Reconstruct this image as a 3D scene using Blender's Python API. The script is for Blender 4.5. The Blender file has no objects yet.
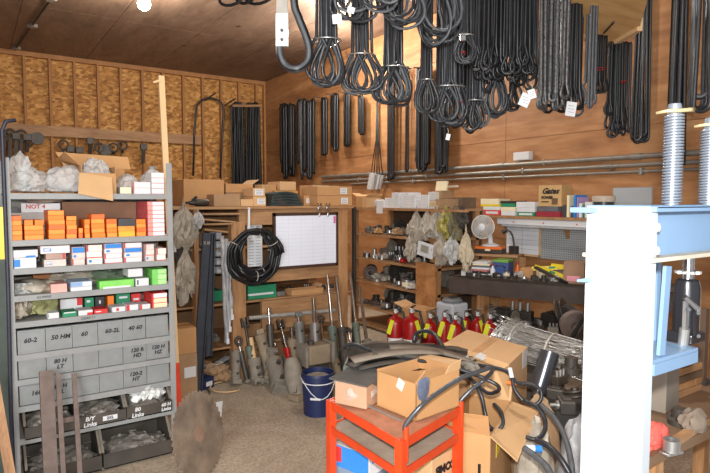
import bpy, bmesh, math, random
from mathutils import Vector, Matrix, Euler, noise
rnd = random.Random(7)
PI = math.pi
COL = bpy.context.scene.collection
# ---------------------------------------------------------------- camera model
FPX, HZ, CAMZ = 568.0, 200.0, 1.7
PITCH = math.atan((236.5 - HZ) / FPX)
TH = math.radians(34)
Fh = Vector((math.sin(TH), math.cos(TH), 0)); Rv = Vector((math.cos(TH), -math.sin(TH), 0))
FWD = Fh * math.cos(PITCH) + Vector((0, 0, -math.sin(PITCH)))
UPV = Fh * math.sin(PITCH) + Vector((0, 0, math.cos(PITCH)))
CAM = Vector((0, 0, CAMZ))
def ray(px, py): return FWD + Rv * ((px - 355) / FPX) + UPV * ((236.5 - py) / FPX)
def onY(px, py, Y): d = ray(px, py); return CAM + d * (Y / d.y)
def onX(px, py, X): d = ray(px, py); return CAM + d * (X / d.x)
def onZ(px, py, Z): d = ray(px, py); return CAM + d * ((Z - CAMZ) / d.z)
def atD(px, py, D): d = ray(px, py); return CAM + d * (D / d.dot(Fh))
def CW(r, d, z=0): v = Rv * r + Fh * d; return Vector((v.x, v.y, z))
CAMYAW = -TH      # rotation about Z that turns local +Y to the view heading
# ---------------------------------------------------------------- materials
_m = {}
def lin(c):
    return tuple(((v / 255) / 12.92 if v / 255 < .04045 else ((v / 255 + .055) / 1.055) ** 2.4) for v in c) + (1,)
def M(name, rgb, rough=.6, metal=0.0, var=.18, scale=9, bump=0.0, alpha=1.0, emit=0, trans=0, dust=0.0, spec=.5, stretch=(1, 1, 1)):
    if name in _m: return _m[name]
    m = bpy.data.materials.new(name); m.use_nodes = True
    nt = m.node_tree; N = nt.nodes; L = nt.links; p = N['Principled BSDF']
    c = lin(rgb)
    p.inputs['Roughness'].default_value = rough; p.inputs['Metallic'].default_value = metal
    p.inputs['Specular IOR Level'].default_value = spec
    p.inputs['Alpha'].default_value = alpha; p.inputs['Transmission Weight'].default_value = trans
    tc = N.new('ShaderNodeTexCoord'); oi = N.new('ShaderNodeObjectInfo')
    mp = N.new('ShaderNodeMapping'); mp.inputs['Scale'].default_value = stretch
    mul = N.new('ShaderNodeMath'); mul.operation = 'MULTIPLY'; mul.inputs[1].default_value = 37
    L.new(oi.outputs['Random'], mul.inputs[0]); L.new(mul.outputs[0], mp.inputs['Location'])
    L.new(tc.outputs['Object'], mp.inputs['Vector'])
    nz = N.new('ShaderNodeTexNoise'); nz.inputs['Scale'].default_value = scale; nz.inputs['Detail'].default_value = 5
    nz.inputs['Roughness'].default_value = .62
    L.new(mp.outputs[0], nz.inputs['Vector'])
    rp = N.new('ShaderNodeValToRGB'); rp.color_ramp.elements[0].position = .3; rp.color_ramp.elements[1].position = .7
    rp.color_ramp.elements[0].color = tuple(x * (1 - var) for x in c[:3]) + (1,)
    rp.color_ramp.elements[1].color = tuple(min(1, x * (1 + var)) for x in c[:3]) + (1,)
    L.new(nz.outputs['Fac'], rp.inputs[0]); out = rp.outputs[0]
    if dust:
        geo = N.new('ShaderNodeNewGeometry'); sx = N.new('ShaderNodeSeparateXYZ'); L.new(geo.outputs['Normal'], sx.inputs[0])
        n2 = N.new('ShaderNodeTexNoise'); n2.inputs['Scale'].default_value = scale * .6; L.new(mp.outputs[0], n2.inputs['Vector'])
        ma = N.new('ShaderNodeMath'); ma.operation = 'MULTIPLY_ADD'; ma.inputs[1].default_value = .45; ma.use_clamp = True
        L.new(sx.outputs['Z'], ma.inputs[0]); L.new(n2.outputs['Fac'], ma.inputs[2])
        m2 = N.new('ShaderNodeMath'); m2.operation = 'MULTIPLY'; m2.inputs[1].default_value = dust; L.new(ma.outputs[0], m2.inputs[0])
        mx = N.new('ShaderNodeMix'); mx.data_type = 'RGBA'; L.new(m2.outputs[0], mx.inputs['Factor'])
        L.new(out, mx.inputs['A']); mx.inputs['B'].default_value = lin((150, 135, 115)); out = mx.outputs['Result']
    L.new(out, p.inputs['Base Color'])
    if bump:
        b = N.new('ShaderNodeBump'); b.inputs['Strength'].default_value = bump; b.inputs['Distance'].default_value = .02
        L.new(nz.outputs['Fac'], b.inputs['Height']); L.new(b.outputs[0], p.inputs['Normal'])
    if emit:
        p.inputs['Emission Color'].default_value = c; p.inputs['Emission Strength'].default_value = emit
    _m[name] = m; return m
def m_osb():
    m = M('osb board', (190, 135, 70), .75, var=.2, scale=30)
    nt = m.node_tree; N = nt.nodes; L = nt.links; p = N['Principled BSDF']
    tc = N.new('ShaderNodeTexCoord'); mp = N.new('ShaderNodeMapping'); mp.inputs['Scale'].default_value = (9, 9, 16); mp.inputs['Rotation'].default_value = (0, .6, 0)
    L.new(tc.outputs['Object'], mp.inputs[0])
    v = N.new('ShaderNodeTexVoronoi'); v.inputs['Scale'].default_value = 1.6; v.inputs['Randomness'].default_value = 1
    nz = N.new('ShaderNodeTexNoise'); nz.inputs['Scale'].default_value = 1.2; nz.inputs['Distortion'].default_value = 1.5
    L.new(mp.outputs[0], nz.inputs[0])
    mxv = N.new('ShaderNodeMix'); mxv.data_type = 'VECTOR'; mxv.inputs['Factor'].default_value = .55
    L.new(mp.outputs[0], mxv.inputs['A']); L.new(nz.outputs['Color'], mxv.inputs['B'])
    L.new(mp.outputs[0], v.inputs[0])
    sp = N.new('ShaderNodeSeparateColor'); L.new(v.outputs['Color'], sp.inputs[0])
    rp = N.new('ShaderNodeValToRGB'); e = rp.color_ramp.elements
    e[0].color = lin((140, 92, 42)); e[1].color = lin((214, 163, 96)); e.new(.45).color = lin((178, 124, 62)); e.new(.8).color = lin((196, 144, 78))
    L.new(sp.outputs[0], rp.inputs[0]); L.new(rp.outputs[0], p.inputs['Base Color']); return m
def m_ply(name, dark, mid, light, axis='Y', sx=1.0):
    m = M(name, mid, .6, scale=6)
    nt = m.node_tree; N = nt.nodes; L = nt.links; p = N['Principled BSDF']
    tc = N.new('ShaderNodeTexCoord'); mp = N.new('ShaderNodeMapping')
    mp.inputs['Scale'].default_value = {'Y': (1.2, .28, 1.5), 'X': (.28, 1.3, 1.5), 'Z': (3, 3, .35)}[axis]
    L.new(tc.outputs['Object'], mp.inputs[0])
    nz = N.new('ShaderNodeTexNoise'); nz.inputs['Scale'].default_value = 1.8 * sx; nz.inputs['Detail'].default_value = 6; nz.inputs['Distortion'].default_value = 1.6
    L.new(mp.outputs[0], nz.inputs[0])
    n3 = N.new('ShaderNodeTexNoise'); n3.inputs['Scale'].default_value = 14 * sx; n3.inputs['Detail'].default_value = 3; L.new(mp.outputs[0], n3.inputs[0])
    mxx = N.new('ShaderNodeMath'); mxx.operation = 'MULTIPLY_ADD'; mxx.inputs[1].default_value = .35; L.new(n3.outputs['Fac'], mxx.inputs[0])
    ms = N.new('ShaderNodeMath'); ms.operation = 'MULTIPLY'; ms.inputs[1].default_value = .65; L.new(nz.outputs['Fac'], ms.inputs[0]); L.new(ms.outputs[0], mxx.inputs[2])
    rp = N.new('ShaderNodeValToRGB'); e = rp.color_ramp.elements
    e[0].position = .3; e[0].color = lin(dark); e[1].position = .72; e[1].color = lin(light); e.new(.5).color = lin(mid)
    L.new(mxx.outputs[0], rp.inputs[0])
    # knots
    v = N.new('ShaderNodeTexVoronoi'); v.inputs['Scale'].default_value = 1.5; L.new(tc.outputs['Object'], v.inputs[0])
    kr = N.new('ShaderNodeValToRGB'); kr.color_ramp.elements[0].position = .03; kr.color_ramp.elements[1].position = .085
    L.new(v.outputs['Distance'], kr.inputs[0])
    mx = N.new('ShaderNodeMix'); mx.data_type = 'RGBA'; L.new(kr.outputs[0], mx.inputs['Factor']); mx.inputs['A'].default_value = lin(tuple(x * .45 for x in mid))
    L.new(rp.outputs[0], mx.inputs['B']); L.new(mx.outputs['Result'], p.inputs['Base Color']); return m
# ---------------------------------------------------------------- mesh builder
class MB:
    def __init__(s): s.bm = bmesh.new(); s.mi = 0
    def _fin(s, vs):
        for f in {f for v in vs for f in v.link_faces}: f.material_index = s.mi
    def box(s, c, size, rot=None, bev=0, taper=None):
        r = bmesh.ops.create_cube(s.bm, size=1)['verts']
        for v in r:
            v.co = Vector((v.co.x * size[0], v.co.y * size[1], v.co.z * size[2]))
            if taper and v.co.z > 0: v.co.x *= taper[0]; v.co.y *= taper[1]
        mt = Matrix.Translation(Vector(c)) @ (Euler(rot).to_matrix().to_4x4() if rot else Matrix())
        s._fin(r)
        if bev:
            es = list({e for v in r for e in v.link_edges})
            o = bmesh.ops.bevel(s.bm, geom=es, offset=bev, segments=2, affect='EDGES', profile=.5)
            vs = list({v for f in o['faces'] for v in f.verts} | {v for v in r if v.is_valid})
            vs = list({v for v0 in vs for f in v0.link_faces for v in f.verts})
            s._fin(vs); r = vs
        bmesh.ops.transform(s.bm, matrix=mt, verts=r); return s
    def bb(s, a, b, bev=0):
        a = Vector(a); b = Vector(b); return s.box((a + b) / 2, (abs(b.x - a.x), abs(b.y - a.y), abs(b.z - a.z)), None, bev)
    def beam(s, a, b, w, h, up=(0, 0, 1), bev=0):
        a = Vector(a); b = Vector(b); d = (b - a); ln = d.length; d.normalize(); u = Vector(up)
        if abs(d.dot(u)) > .98: u = Vector((0, 1, 0))
        x = d.cross(u).normalized(); z = x.cross(d)
        r = bmesh.ops.create_cube(s.bm, size=1)['verts']
        for v in r: v.co = (a + b) / 2 + x * v.co.x * w + d * v.co.y * ln + z * v.co.z * h
        s._fin(r); return s
    def cyl(s, a, b, r0, r1=None, n=16, cap=True):
        a = Vector(a); b = Vector(b); r1 = r0 if r1 is None else r1
        return s.lathe([(r0, 0), (r1, (b - a).length)], n, a, b - a, cap)
    def lathe(s, prof, n=20, org=(0, 0, 0), axis=(0, 0, 1), cap=True):
        q = Vector((0, 0, 1)).rotation_difference(Vector(axis).normalized()); org = Vector(org); rings = []
        for r, z in prof:
            if r < 1e-6: rings.append([s.bm.verts.new(org + q @ Vector((0, 0, z)))])
            else: rings.append([s.bm.verts.new(org + q @ Vector((r * math.cos(2 * PI * k / n), r * math.sin(2 * PI * k / n), z))) for k in range(n)])
        fs = []
        for A, B in zip(rings, rings[1:]):
            for k in range(n):
                a0, a1 = A[k % len(A)], A[(k + 1) % len(A)]; b0, b1 = B[k % len(B)], B[(k + 1) % len(B)]
                q4 = [a0]
                if len(A) > 1: q4.append(a1)
                if len(B) > 1: q4.append(b1)
                q4.append(b0)
                if len(q4) > 2: fs.append(s.bm.faces.new(q4))
        if cap:
            if len(rings[0]) > 1: fs.append(s.bm.faces.new(rings[0][::-1]))
            if len(rings[-1]) > 1: fs.append(s.bm.faces.new(rings[-1]))
        for f in fs: f.material_index = s.mi
        return s
    def ring(s, c, axis, R, r, n=28, m=8):
        q = Vector((0, 0, 1)).rotation_difference(Vector(axis).normalized()); c = Vector(c)
        return s.tube([c + q @ Vector((R * math.cos(2 * PI * k / n), R * math.sin(2 * PI * k / n), 0)) for k in range(n)], r, m, closed=True)
    def tube(s, pts, r, m=6, closed=False, prof=None, cap=True):
        P = [Vector(p) for p in pts]; n = len(P); rings = []; nrm = None
        if prof is None: prof = [(math.cos(2 * PI * k / m), math.sin(2 * PI * k / m)) for k in range(m)]
        m = len(prof)
        T = []
        for i in range(n):
            t = (P[(i + 1) % n] - P[i - 1]) if closed else (P[min(i + 1, n - 1)] - P[max(i - 1, 0)])
            T.append(t.normalized() if t.length > 1e-9 else Vector((0, 0, 1)))
        for i in range(n):
            t = T[i]
            if nrm is None:
                u = Vector((0, 0, 1)) if abs(t.z) < .9 else Vector((1, 0, 0))
                nrm = (u - t * u.dot(t)).normalized()
            else:
                nrm = nrm - t * nrm.dot(t)
                nrm = nrm.normalized() if nrm.length > 1e-6 else t.orthogonal().normalized()
            bn = t.cross(nrm); rr = r[i] if isinstance(r, (list, tuple)) else r
            rings.append([s.bm.verts.new(P[i] + (nrm * a + bn * b) * rr) for a, b in prof])
        fs = []
        for i in range(n if closed else n - 1):
            A, B = rings[i], rings[(i + 1) % n]; off = 0
            if closed and i == n - 1:
                off = min(range(m), key=lambda o: sum((A[k].co - B[(k + o) % m].co).length for k in range(m)))
            for k in range(m): fs.append(s.bm.faces.new((A[k], A[(k + 1) % m], B[(k + 1 + off) % m], B[(k + off) % m])))
        if cap and not closed: fs.append(s.bm.faces.new(rings[0][::-1])); fs.append(s.bm.faces.new(rings[-1]))
        for f in fs: f.material_index = s.mi; f.smooth = True
        return s
    def prism(s, poly, z0, z1):       # polygon in XY extruded along Z
        A = [s.bm.verts.new((x, y, z0)) for x, y in poly]; B = [s.bm.verts.new((x, y, z1)) for x, y in poly]; n = len(poly)
        fs = [s.bm.faces.new(A[::-1]), s.bm.faces.new(B)] + [s.bm.faces.new((A[k], A[(k + 1) % n], B[(k + 1) % n], B[k])) for k in range(n)]
        for f in fs: f.material_index = s.mi
        return s
    def quad(s, pts, th=.003):        # thin sheet with thickness from a planar quad / polygon
        P = [Vector(p) for p in pts]; nn = (P[1] - P[0]).cross(P[2] - P[0]).normalized() * th; n = len(P)
        A = [s.bm.verts.new(p) for p in P]; B = [s.bm.verts.new(p + nn) for p in P]
        fs = [s.bm.faces.new(A[::-1]), s.bm.faces.new(B)] + [s.bm.faces.new((A[k], A[(k + 1) % n], B[(k + 1) % n], B[k])) for k in range(n)]
        for f in fs: f.material_index = s.mi
        return s
    def blob(s, c, size, sub=3, amp=.25, freq=2.2, seed=0, flat=True):
        r = bmesh.ops.create_icosphere(s.bm, subdivisions=sub, radius=1)['verts']; c = Vector(c)
        for v in r:
            o = v.co.copy(); k = 1 + amp * noise.noise(o * freq + Vector((seed * 3.1, seed, 0))) + amp * .9 * (.5 - 2.2 * abs(noise.noise(o * freq * 1.9 + Vector((0, seed * 2.3, seed)))))
            o = o * k
            if flat and o.z < -.55: o.z = -.55 - (o.z + .55) * .02
            v.co = c + Vector((o.x * size[0], o.y * size[1], o.z * size[2]))
        s._fin(r); return s
    def xf(s, loc=(0, 0, 0), rot=(0, 0, 0), scale=1):
        bmesh.ops.transform(s.bm, matrix=Matrix.LocRotScale(Vector(loc), Euler(rot), Vector((scale,) * 3)), verts=s.bm.verts); return s
    def mesh(s, name, smooth=False):
        bmesh.ops.recalc_face_normals(s.bm, faces=s.bm.faces)
        me = bpy.data.meshes.new(name); s.bm.to_mesh(me); s.bm.free()
        if smooth:
            me.polygons.foreach_set('use_smooth', [True] * len(me.polygons))
            try: me.set_sharp_from_angle(angle=math.radians(40))
            except Exception: pass
        return me
    def build(s, name, mats, parent=None, smooth=False, loc=None, rot=None):
        return link(name, s.mesh(name, smooth), mats, parent, loc, rot)
def _inv(t): return Matrix.LocRotScale(t.location, t.rotation_euler, Vector((1, 1, 1))).inverted()
def into(mb, root, name, mats, smooth=False, parent=None):     # world-built mesh becomes a part of root (or a sub-part of parent)
    bmesh.ops.transform(mb.bm, matrix=_inv(root), verts=mb.bm.verts); return mb.build(name, mats, parent or root, smooth)
def solo(mb, name, mats, label, cat, group=None, smooth=False):  # one-mesh thing, origin at its base
    cs = [v.co for v in mb.bm.verts]
    o = Vector(((min(c.x for c in cs) + max(c.x for c in cs)) / 2, (min(c.y for c in cs) + max(c.y for c in cs)) / 2, min(c.z for c in cs)))
    bmesh.ops.translate(mb.bm, vec=-o, verts=mb.bm.verts)
    return tag(mb.build(name, mats, None, smooth, o), label, cat, group)
def link(name, me, mats, parent=None, loc=None, rot=None):
    if mats is not None and not me.materials:
        for m in (mats if isinstance(mats, (list, tuple)) else [mats]): me.materials.append(m)
    o = bpy.data.objects.new(name, me); COL.objects.link(o)
    if parent: o.parent = parent
    if loc is not None: o.location = loc
    if rot is not None: o.rotation_euler = rot
    return o
def tag(o, label, cat, group=None):
    o['label'] = label; o['category'] = cat
    if group: o['group'] = group
    return o
def thing(name, label, cat, loc=(0, 0, 0), rz=0, group=None, rot=None):
    o = bpy.data.objects.new(name, None); COL.objects.link(o); o.empty_display_size = .05
    o.location = loc; o.rotation_euler = rot if rot is not None else (0, 0, rz)
    return tag(o, label, cat, group)
def struct(name, mb, m, smooth=False):
    o = mb.build(name, m, None, smooth); o['kind'] = 'structure'; return o
def base(name):
    return name.split('.')[0]
def dup(o, loc, rot=None, label=None, group=None, parent=None):
    r = o.copy(); COL.objects.link(r)
    if parent is None:
        r.location = loc
        if rot is not None: r.rotation_euler = rot if isinstance(rot, (tuple, Euler)) else (0, 0, rot)
        if label: r['label'] = label
        if group: r['group'] = group
    else: r.parent = parent
    for ch in list(o.children): dup(ch, None, parent=r)
    return r
def grp(o, label, group, **k):
    o['label'] = label; o['group'] = group; return o
ORD = ['first', 'second', 'third', 'fourth', 'fifth', 'sixth', 'seventh', 'eighth', 'ninth', 'tenth', 'eleventh', 'twelfth', 'thirteenth', 'fourteenth', 'fifteenth', 'sixteenth', 'seventeenth', 'eighteenth', 'nineteenth', 'twentieth']
def text(body, size, m, parent, loc, rot, name='lettering', bold=0.0, ext=.0006, align='CENTER', shear=0):
    cu = bpy.data.curves.new('t', 'FONT'); cu.body = body; cu.size = size; cu.extrude = ext; cu.offset = bold
    cu.align_x = align; cu.align_y = 'CENTER'; cu.shear = shear; cu.resolution_u = 2
    t = bpy.data.objects.new('t', cu); COL.objects.link(t); bpy.context.view_layer.update()
    me = bpy.data.meshes.new_from_object(t.evaluated_get(bpy.context.evaluated_depsgraph_get()))
    bpy.data.objects.remove(t)
    me.materials.clear()
    return link(name, me, m, parent, loc, rot)
FRONT = (PI / 2, 0, 0)        # text that reads from -Y
# ---------------------------------------------------------------- palette
OSB = m_osb()
STUD = M('stud lumber', (165, 115, 68), .7, var=.18, scale=7, stretch=(1, 1, .15))
PLYW = m_ply('wall plywood', (130, 86, 52), (166, 115, 72), (192, 146, 100), 'Y')
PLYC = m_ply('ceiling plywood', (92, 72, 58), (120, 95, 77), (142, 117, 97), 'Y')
PLYB = m_ply('shelf plywood', (150, 95, 55), (185, 128, 78), (208, 155, 102), 'X', 1.5)
LUM = m_ply('bench lumber', (130, 94, 62), (162, 121, 82), (186, 146, 104), 'X', 2.0)
LUMV = m_ply('post lumber', (132, 92, 58), (166, 121, 80), (192, 148, 104), 'Z', 2.0)
PALE = M('pale lumber', (214, 178, 132), .65, var=.1, scale=5, stretch=(1, 1, .2))
CARD = M('cardboard', (186, 140, 92), .8, var=.07, scale=5)
CARD2 = M('light cardboard', (205, 164, 118), .8, var=.07, scale=5)
CARD3 = M('dusty cardboard', (168, 130, 92), .85, var=.12, scale=7, dust=.4)
STEEL = M('grey shelf paint', (143, 146, 147), .5, var=.09, scale=10, dust=.25)
BIN = M('grey bin paint', (132, 137, 138), .5, var=.12, scale=14, dust=.25)
RUB = M('black rubber', (25, 26, 28), .42, var=.3, scale=22)
RUB2 = M('worn black rubber', (44, 45, 48), .38, var=.3, scale=30)
RUB3 = M('grey dusty rubber', (76, 78, 81), .5, var=.25, scale=30)
GALV = M('galvanised pipe', (150, 145, 136), .45, .5, var=.15, scale=12)
IRON = M('dark iron', (58, 58, 58), .5, .4, var=.3, scale=14, dust=.25)
GREASE = M('greasy dark steel', (44, 42, 40), .45, .3, var=.35, scale=16, dust=.2)
RUST = M('rusty steel', (112, 96, 88), .7, .25, var=.25, scale=14)
CHROME = M('chrome', (205, 205, 205), .2, 1, var=.08)
SILV = M('bright steel', (180, 180, 178), .35, .8, var=.15, scale=20)
DUSTY = M('dusty grey metal', (132, 124, 112), .8, .1, var=.2, scale=14)
WHITE = M('white card', (214, 215, 216), .6, var=.03)
CREAM = M('cream card', (232, 218, 182), .7, var=.05)
INK = M('black ink', (26, 26, 30), .6, var=.05)
REDINK = M('red ink', (190, 60, 56), .6, var=.05)
ORANGE = M('orange carton', (243, 128, 32), .55, var=.08, scale=20)
RED = M('red enamel', (160, 20, 22), .3, var=.08)
REDC = M('red carton', (205, 50, 48), .6, var=.08)
GREENC = M('green carton', (120, 200, 96), .6, var=.1)
DGREEN = M('dark green carton', (36, 132, 92), .6, var=.08)
BLUEC = M('blue carton', (46, 128, 205), .55, var=.08)
NAVY = M('navy plastic', (28, 40, 80), .45, var=.12)
YELL = M('yellow tag', (226, 232, 58), .5, var=.05)
YELP = M('yellow plastic', (232, 206, 44), .4, var=.08)
POLY = M('clear poly bag', (226, 226, 224), .22, var=.12, scale=26, bump=1, alpha=.5)
POLYD = M('dusty poly bag', (176, 166, 150), .35, var=.22, scale=12, bump=.7, alpha=.86)
PURPLE = M('plum ink', (120, 60, 100), .6)
CONC = M('x', (0, 0, 0)); _m.pop('x')
def m_conc():
    m = M('dusty concrete', (150, 131, 110), .9, var=.12, scale=2.2)
    nt = m.node_tree; N = nt.nodes; L = nt.links; p = N['Principled BSDF']
    tc = N.new('ShaderNodeTexCoord'); a = N.new('ShaderNodeTexNoise'); a.inputs['Scale'].default_value = 1.4; a.inputs['Detail'].default_value = 9; a.inputs['Roughness'].default_value = .7; a.inputs['Distortion'].default_value = .6
    L.new(tc.outputs['Object'], a.inputs[0])
    rp = N.new('ShaderNodeValToRGB'); e = rp.color_ramp.elements; e[0].position = .3; e[0].color = lin((146, 130, 112)); e[1].position = .7; e[1].color = lin((200, 184, 162)); e.new(.5).color = lin((178, 161, 140))
    L.new(a.outputs['Fac'], rp.inputs[0])
    b = N.new('ShaderNodeTexNoise'); b.inputs['Scale'].default_value = 46; b.inputs['Detail'].default_value = 4; L.new(tc.outputs['Object'], b.inputs[0])
    mr = N.new('ShaderNodeValToRGB'); mr.color_ramp.elements[0].position = .35; mr.color_ramp.elements[0].color = (.72, .72, .72, 1); mr.color_ramp.elements[1].position = .62; mr.color_ramp.elements[1].color = (1.08, 1.08, 1.08, 1)
    L.new(b.outputs['Fac'], mr.inputs[0])
    mx = N.new('ShaderNodeMix'); mx.data_type = 'RGBA'; mx.blend_type = 'MULTIPLY'; mx.inputs['Factor'].default_value = 1
    L.new(rp.outputs[0], mx.inputs['A']); L.new(mr.outputs[0], mx.inputs['B']); L.new(mx.outputs['Result'], p.inputs['Base Color'])
    bp = N.new('ShaderNodeBump'); bp.inputs['Strength'].default_value = .25; bp.inputs['Distance'].default_value = .01; L.new(b.outputs['Fac'], bp.inputs['Height']); L.new(bp.outputs[0], p.inputs['Normal'])
    return m
CONC = m_conc()
# ---------------------------------------------------------------- the setting
YB, XR, HC, XL, YF = 11.9, 5.55, 4.34, -3.0, -3.2
struct('floor', MB().bb((XL, YF, -.1), (XR + .1, YB + .1, 0)), CONC)
# ceiling: sheets with narrow seams
mb = MB()
y = YF
while y < YB:
    x = XL; y1 = min(y + 2.44, YB)
    while x < XR:
        x1 = min(x + 1.22, XR); mb.bb((x + .004, y + .004, HC), (x1 - .004, y1 - .004, HC + .02)); x = x1
    y = y1
mb.bb((XL - .1, YF, HC + .021), (XR + .1, YB + .1, HC + .1))
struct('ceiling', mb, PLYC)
struct('wall_back', MB().bb((XL, YB, 0), (XR, YB + .1, HC)), OSB)
mb = MB()
y = YB - .1
seams = [YB, 9.75, 7.31, 4.87, 2.43, 0, -2.4, YF]
for a, b in zip(seams[1:], seams):
    for z0, z1 in ((0, 1.22), (1.22, 2.44), (2.44, 3.66), (3.66, HC)):
        mb.bb((XR, a + .003, z0 + .003), (XR + .02, b - .003, z1 - .003))
mb.bb((XR + .021, YF, 0), (XR + .1, YB + .1, HC))
struct('wall_right', mb, PLYW)
struct('wall_left', MB().bb((XL - .1, YF, 0), (XL, YB + .1, HC)), PLYW)
# studs of the unfinished back wall
k = 1
x = onY(25, 100, YB).x
xs = [x + .406 * i for i in range(-8, 14) if x + .406 * i < XR - .1] + [XR - .02]
for x in xs:
    struct('trim_%d' % k, MB().bb((x - .022, YB - .09, .04), (x + .022, YB, HC - .08)), STUD); k += 1
struct('trim_%d' % k, MB().bb((XL, YB - .09, HC - .08), (XR, YB, HC)), STUD); k += 1
struct('trim_%d' % k, MB().bb((XL, YB - .09, 0), (XR, YB, .04)), STUD); k += 1
struct('trim_%d' % k, MB().bb((XL, YB - .13, 2.86), (4.05, YB - .09, 3.05)), LUM); k += 1
# ---------------------------------------------------------------- camera and light
cam = bpy.data.cameras.new('camera'); co = bpy.data.objects.new('camera', cam); COL.objects.link(co)
cam.sensor_width = 36; cam.lens = 36 * FPX / 710; cam.clip_start = .05
co.location = CAM; co.rotation_euler = Matrix((Rv, UPV, -FWD)).transposed().to_euler()
bpy.context.scene.camera = co
sc = bpy.context.scene
sc.view_settings.view_transform = 'Standard'; sc.view_settings.look = 'None'; sc.view_settings.gamma = 1; sc.view_settings.exposure = .28
w = bpy.data.worlds.new('daylight'); sc.world = w; w.use_nodes = True
w.node_tree.nodes['Background'].inputs[0].default_value = (.86, .93, 1, 1); w.node_tree.nodes['Background'].inputs[1].default_value = .45
def lamp(name, kind, loc, power, color=(1, 1, 1), size=.1, rot=None, sy=None):
    l = bpy.data.lights.new(name, kind); l.energy = power; l.color = color
    if kind == 'AREA':
        l.size = size
        if sy: l.shape = 'RECTANGLE'; l.size_y = sy
    else: l.shadow_soft_size = size
    o = bpy.data.objects.new(name, l); COL.objects.link(o); o.location = loc
    if rot is not None: o.rotation_euler = rot
    return o
# added unseen area light from the left, brightens press column and right wall
lamp('added_side_light', 'AREA', (-2.7, -1.2, 2.0), 400, (.95, .98, 1), 4.0, (math.radians(82), 0, math.radians(-60)), 3.4)
fl = lamp('camera_flash', 'SPOT', CAM + Vector((0, 0, .16)) - Fh * .05, 330, (1, .98, .95), .03, co.rotation_euler)
fl.data.spot_size = math.radians(96); fl.data.spot_blend = .6
# ceiling bulbs
BULB = M('lit bulb', (255, 246, 226), .4, emit=30)
def ceiling_bulb(px, py, label):
    p = onZ(px, py, HC - .17)
    t = thing('ceiling_light', label, 'ceiling light', (p.x, p.y, HC))
    MB().lathe([(.06, 0), (.06, -.03), (.03, -.04), (.028, -.09)], 20).build('lamp_holder', WHITE, t, True)
    MB().lathe([(.025, -.09), (.035, -.11), (.072, -.17), (.08, -.21), (.066, -.255), (.03, -.282), (0, -.288)], 24, cap=False).build('bulb', BULB, t, True)
    lamp('overhead_light', 'POINT', (p.x, p.y, HC - .55), 60 if px > 300 else 90, (1, .95, .88), .1)
ceiling_bulb(144, 1, 'round lit bulb on the dark ceiling above the steel shelf')
ceiling_bulb(333, 40, 'distant lit bulb on the ceiling seen between the hanging belts')
# two unseen point lights added as fill over the aisle and the belts
for (x, y) in ((2.6, 2.6), (4.2, 6.6)):
    lamp('overhead_light', 'POINT', (x, y, HC - .35), 130, (1, .96, .9), .1)
# ================================================================ grey steel shelving on the left
YS = 3.78
def sx(px): return onY(px, 250, YS + .02).x
RX0, RX1 = sx(5), sx(172.5)
SH = [1.739, 1.468, 1.304, 1.146, .993, .80, .652, .494, .30, .012]
rk = thing('steel_shelving', 'tall grey steel shelving unit packed with boxes and bins', 'shelving', ((RX0 + RX1) / 2, YS + .2, 0))
for x, s in ((RX0, 1), (RX1, -1)):
    for y, q in ((YS, 1), (YS + .42, -1)):
        m = MB().bb((x, y, 0), (x + s * .036, y + q * .004, 1.94)).bb((x, y, 0), (x + s * .004, y + q * .036, 1.94))
        into(m, rk, 'post', STEEL)
for i, z in enumerate(SH):
    m = MB().bb((RX0 + .005, YS + .005, z - .004), (RX1 - .005, YS + .415, z)).bb((RX0 + .036, YS - .002, max(.001, z - .034)), (RX1 - .036, YS + .002, z))
    m.bb((RX0 + .036, YS + .413, max(.001, z - .034)), (RX1 - .036, YS + .417, z))
    for x in (.06, .45, .84): m.cyl((RX0 + x, YS - .002, z - .017), (RX0 + x, YS - .005, z - .017), .005, n=8)
    sh = into(m, rk, 'shelf', STEEL)
    if i == 3: text('KUMAR', .022, INK, sh, (sx(42) - rk.location.x, YS - .003 - rk.location.y, z - .017), FRONT, 'handwriting', shear=.2)
    if i == 4: text('GEAR N', .022, INK, sh, (sx(85) - rk.location.x, YS - .003 - rk.location.y, z - .017), FRONT, 'handwriting', shear=.2)
into(MB().bb((RX0 + .004, YS + .418, .05), (RX1 - .004, YS + .421, 1.72)), rk, 'back_panel', M('dusty back panel', (112, 108, 104), .8, var=.15))
for s in (0, 1):
    x = RX0 + .002 if s == 0 else RX1 - .002
    into(MB().beam((x, YS + .03, .1), (x, YS + .4, .9), .003, .02).beam((x, YS + .4, .1), (x, YS + .03, .9), .003, .02), rk, 'side_brace', STEEL)
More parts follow.
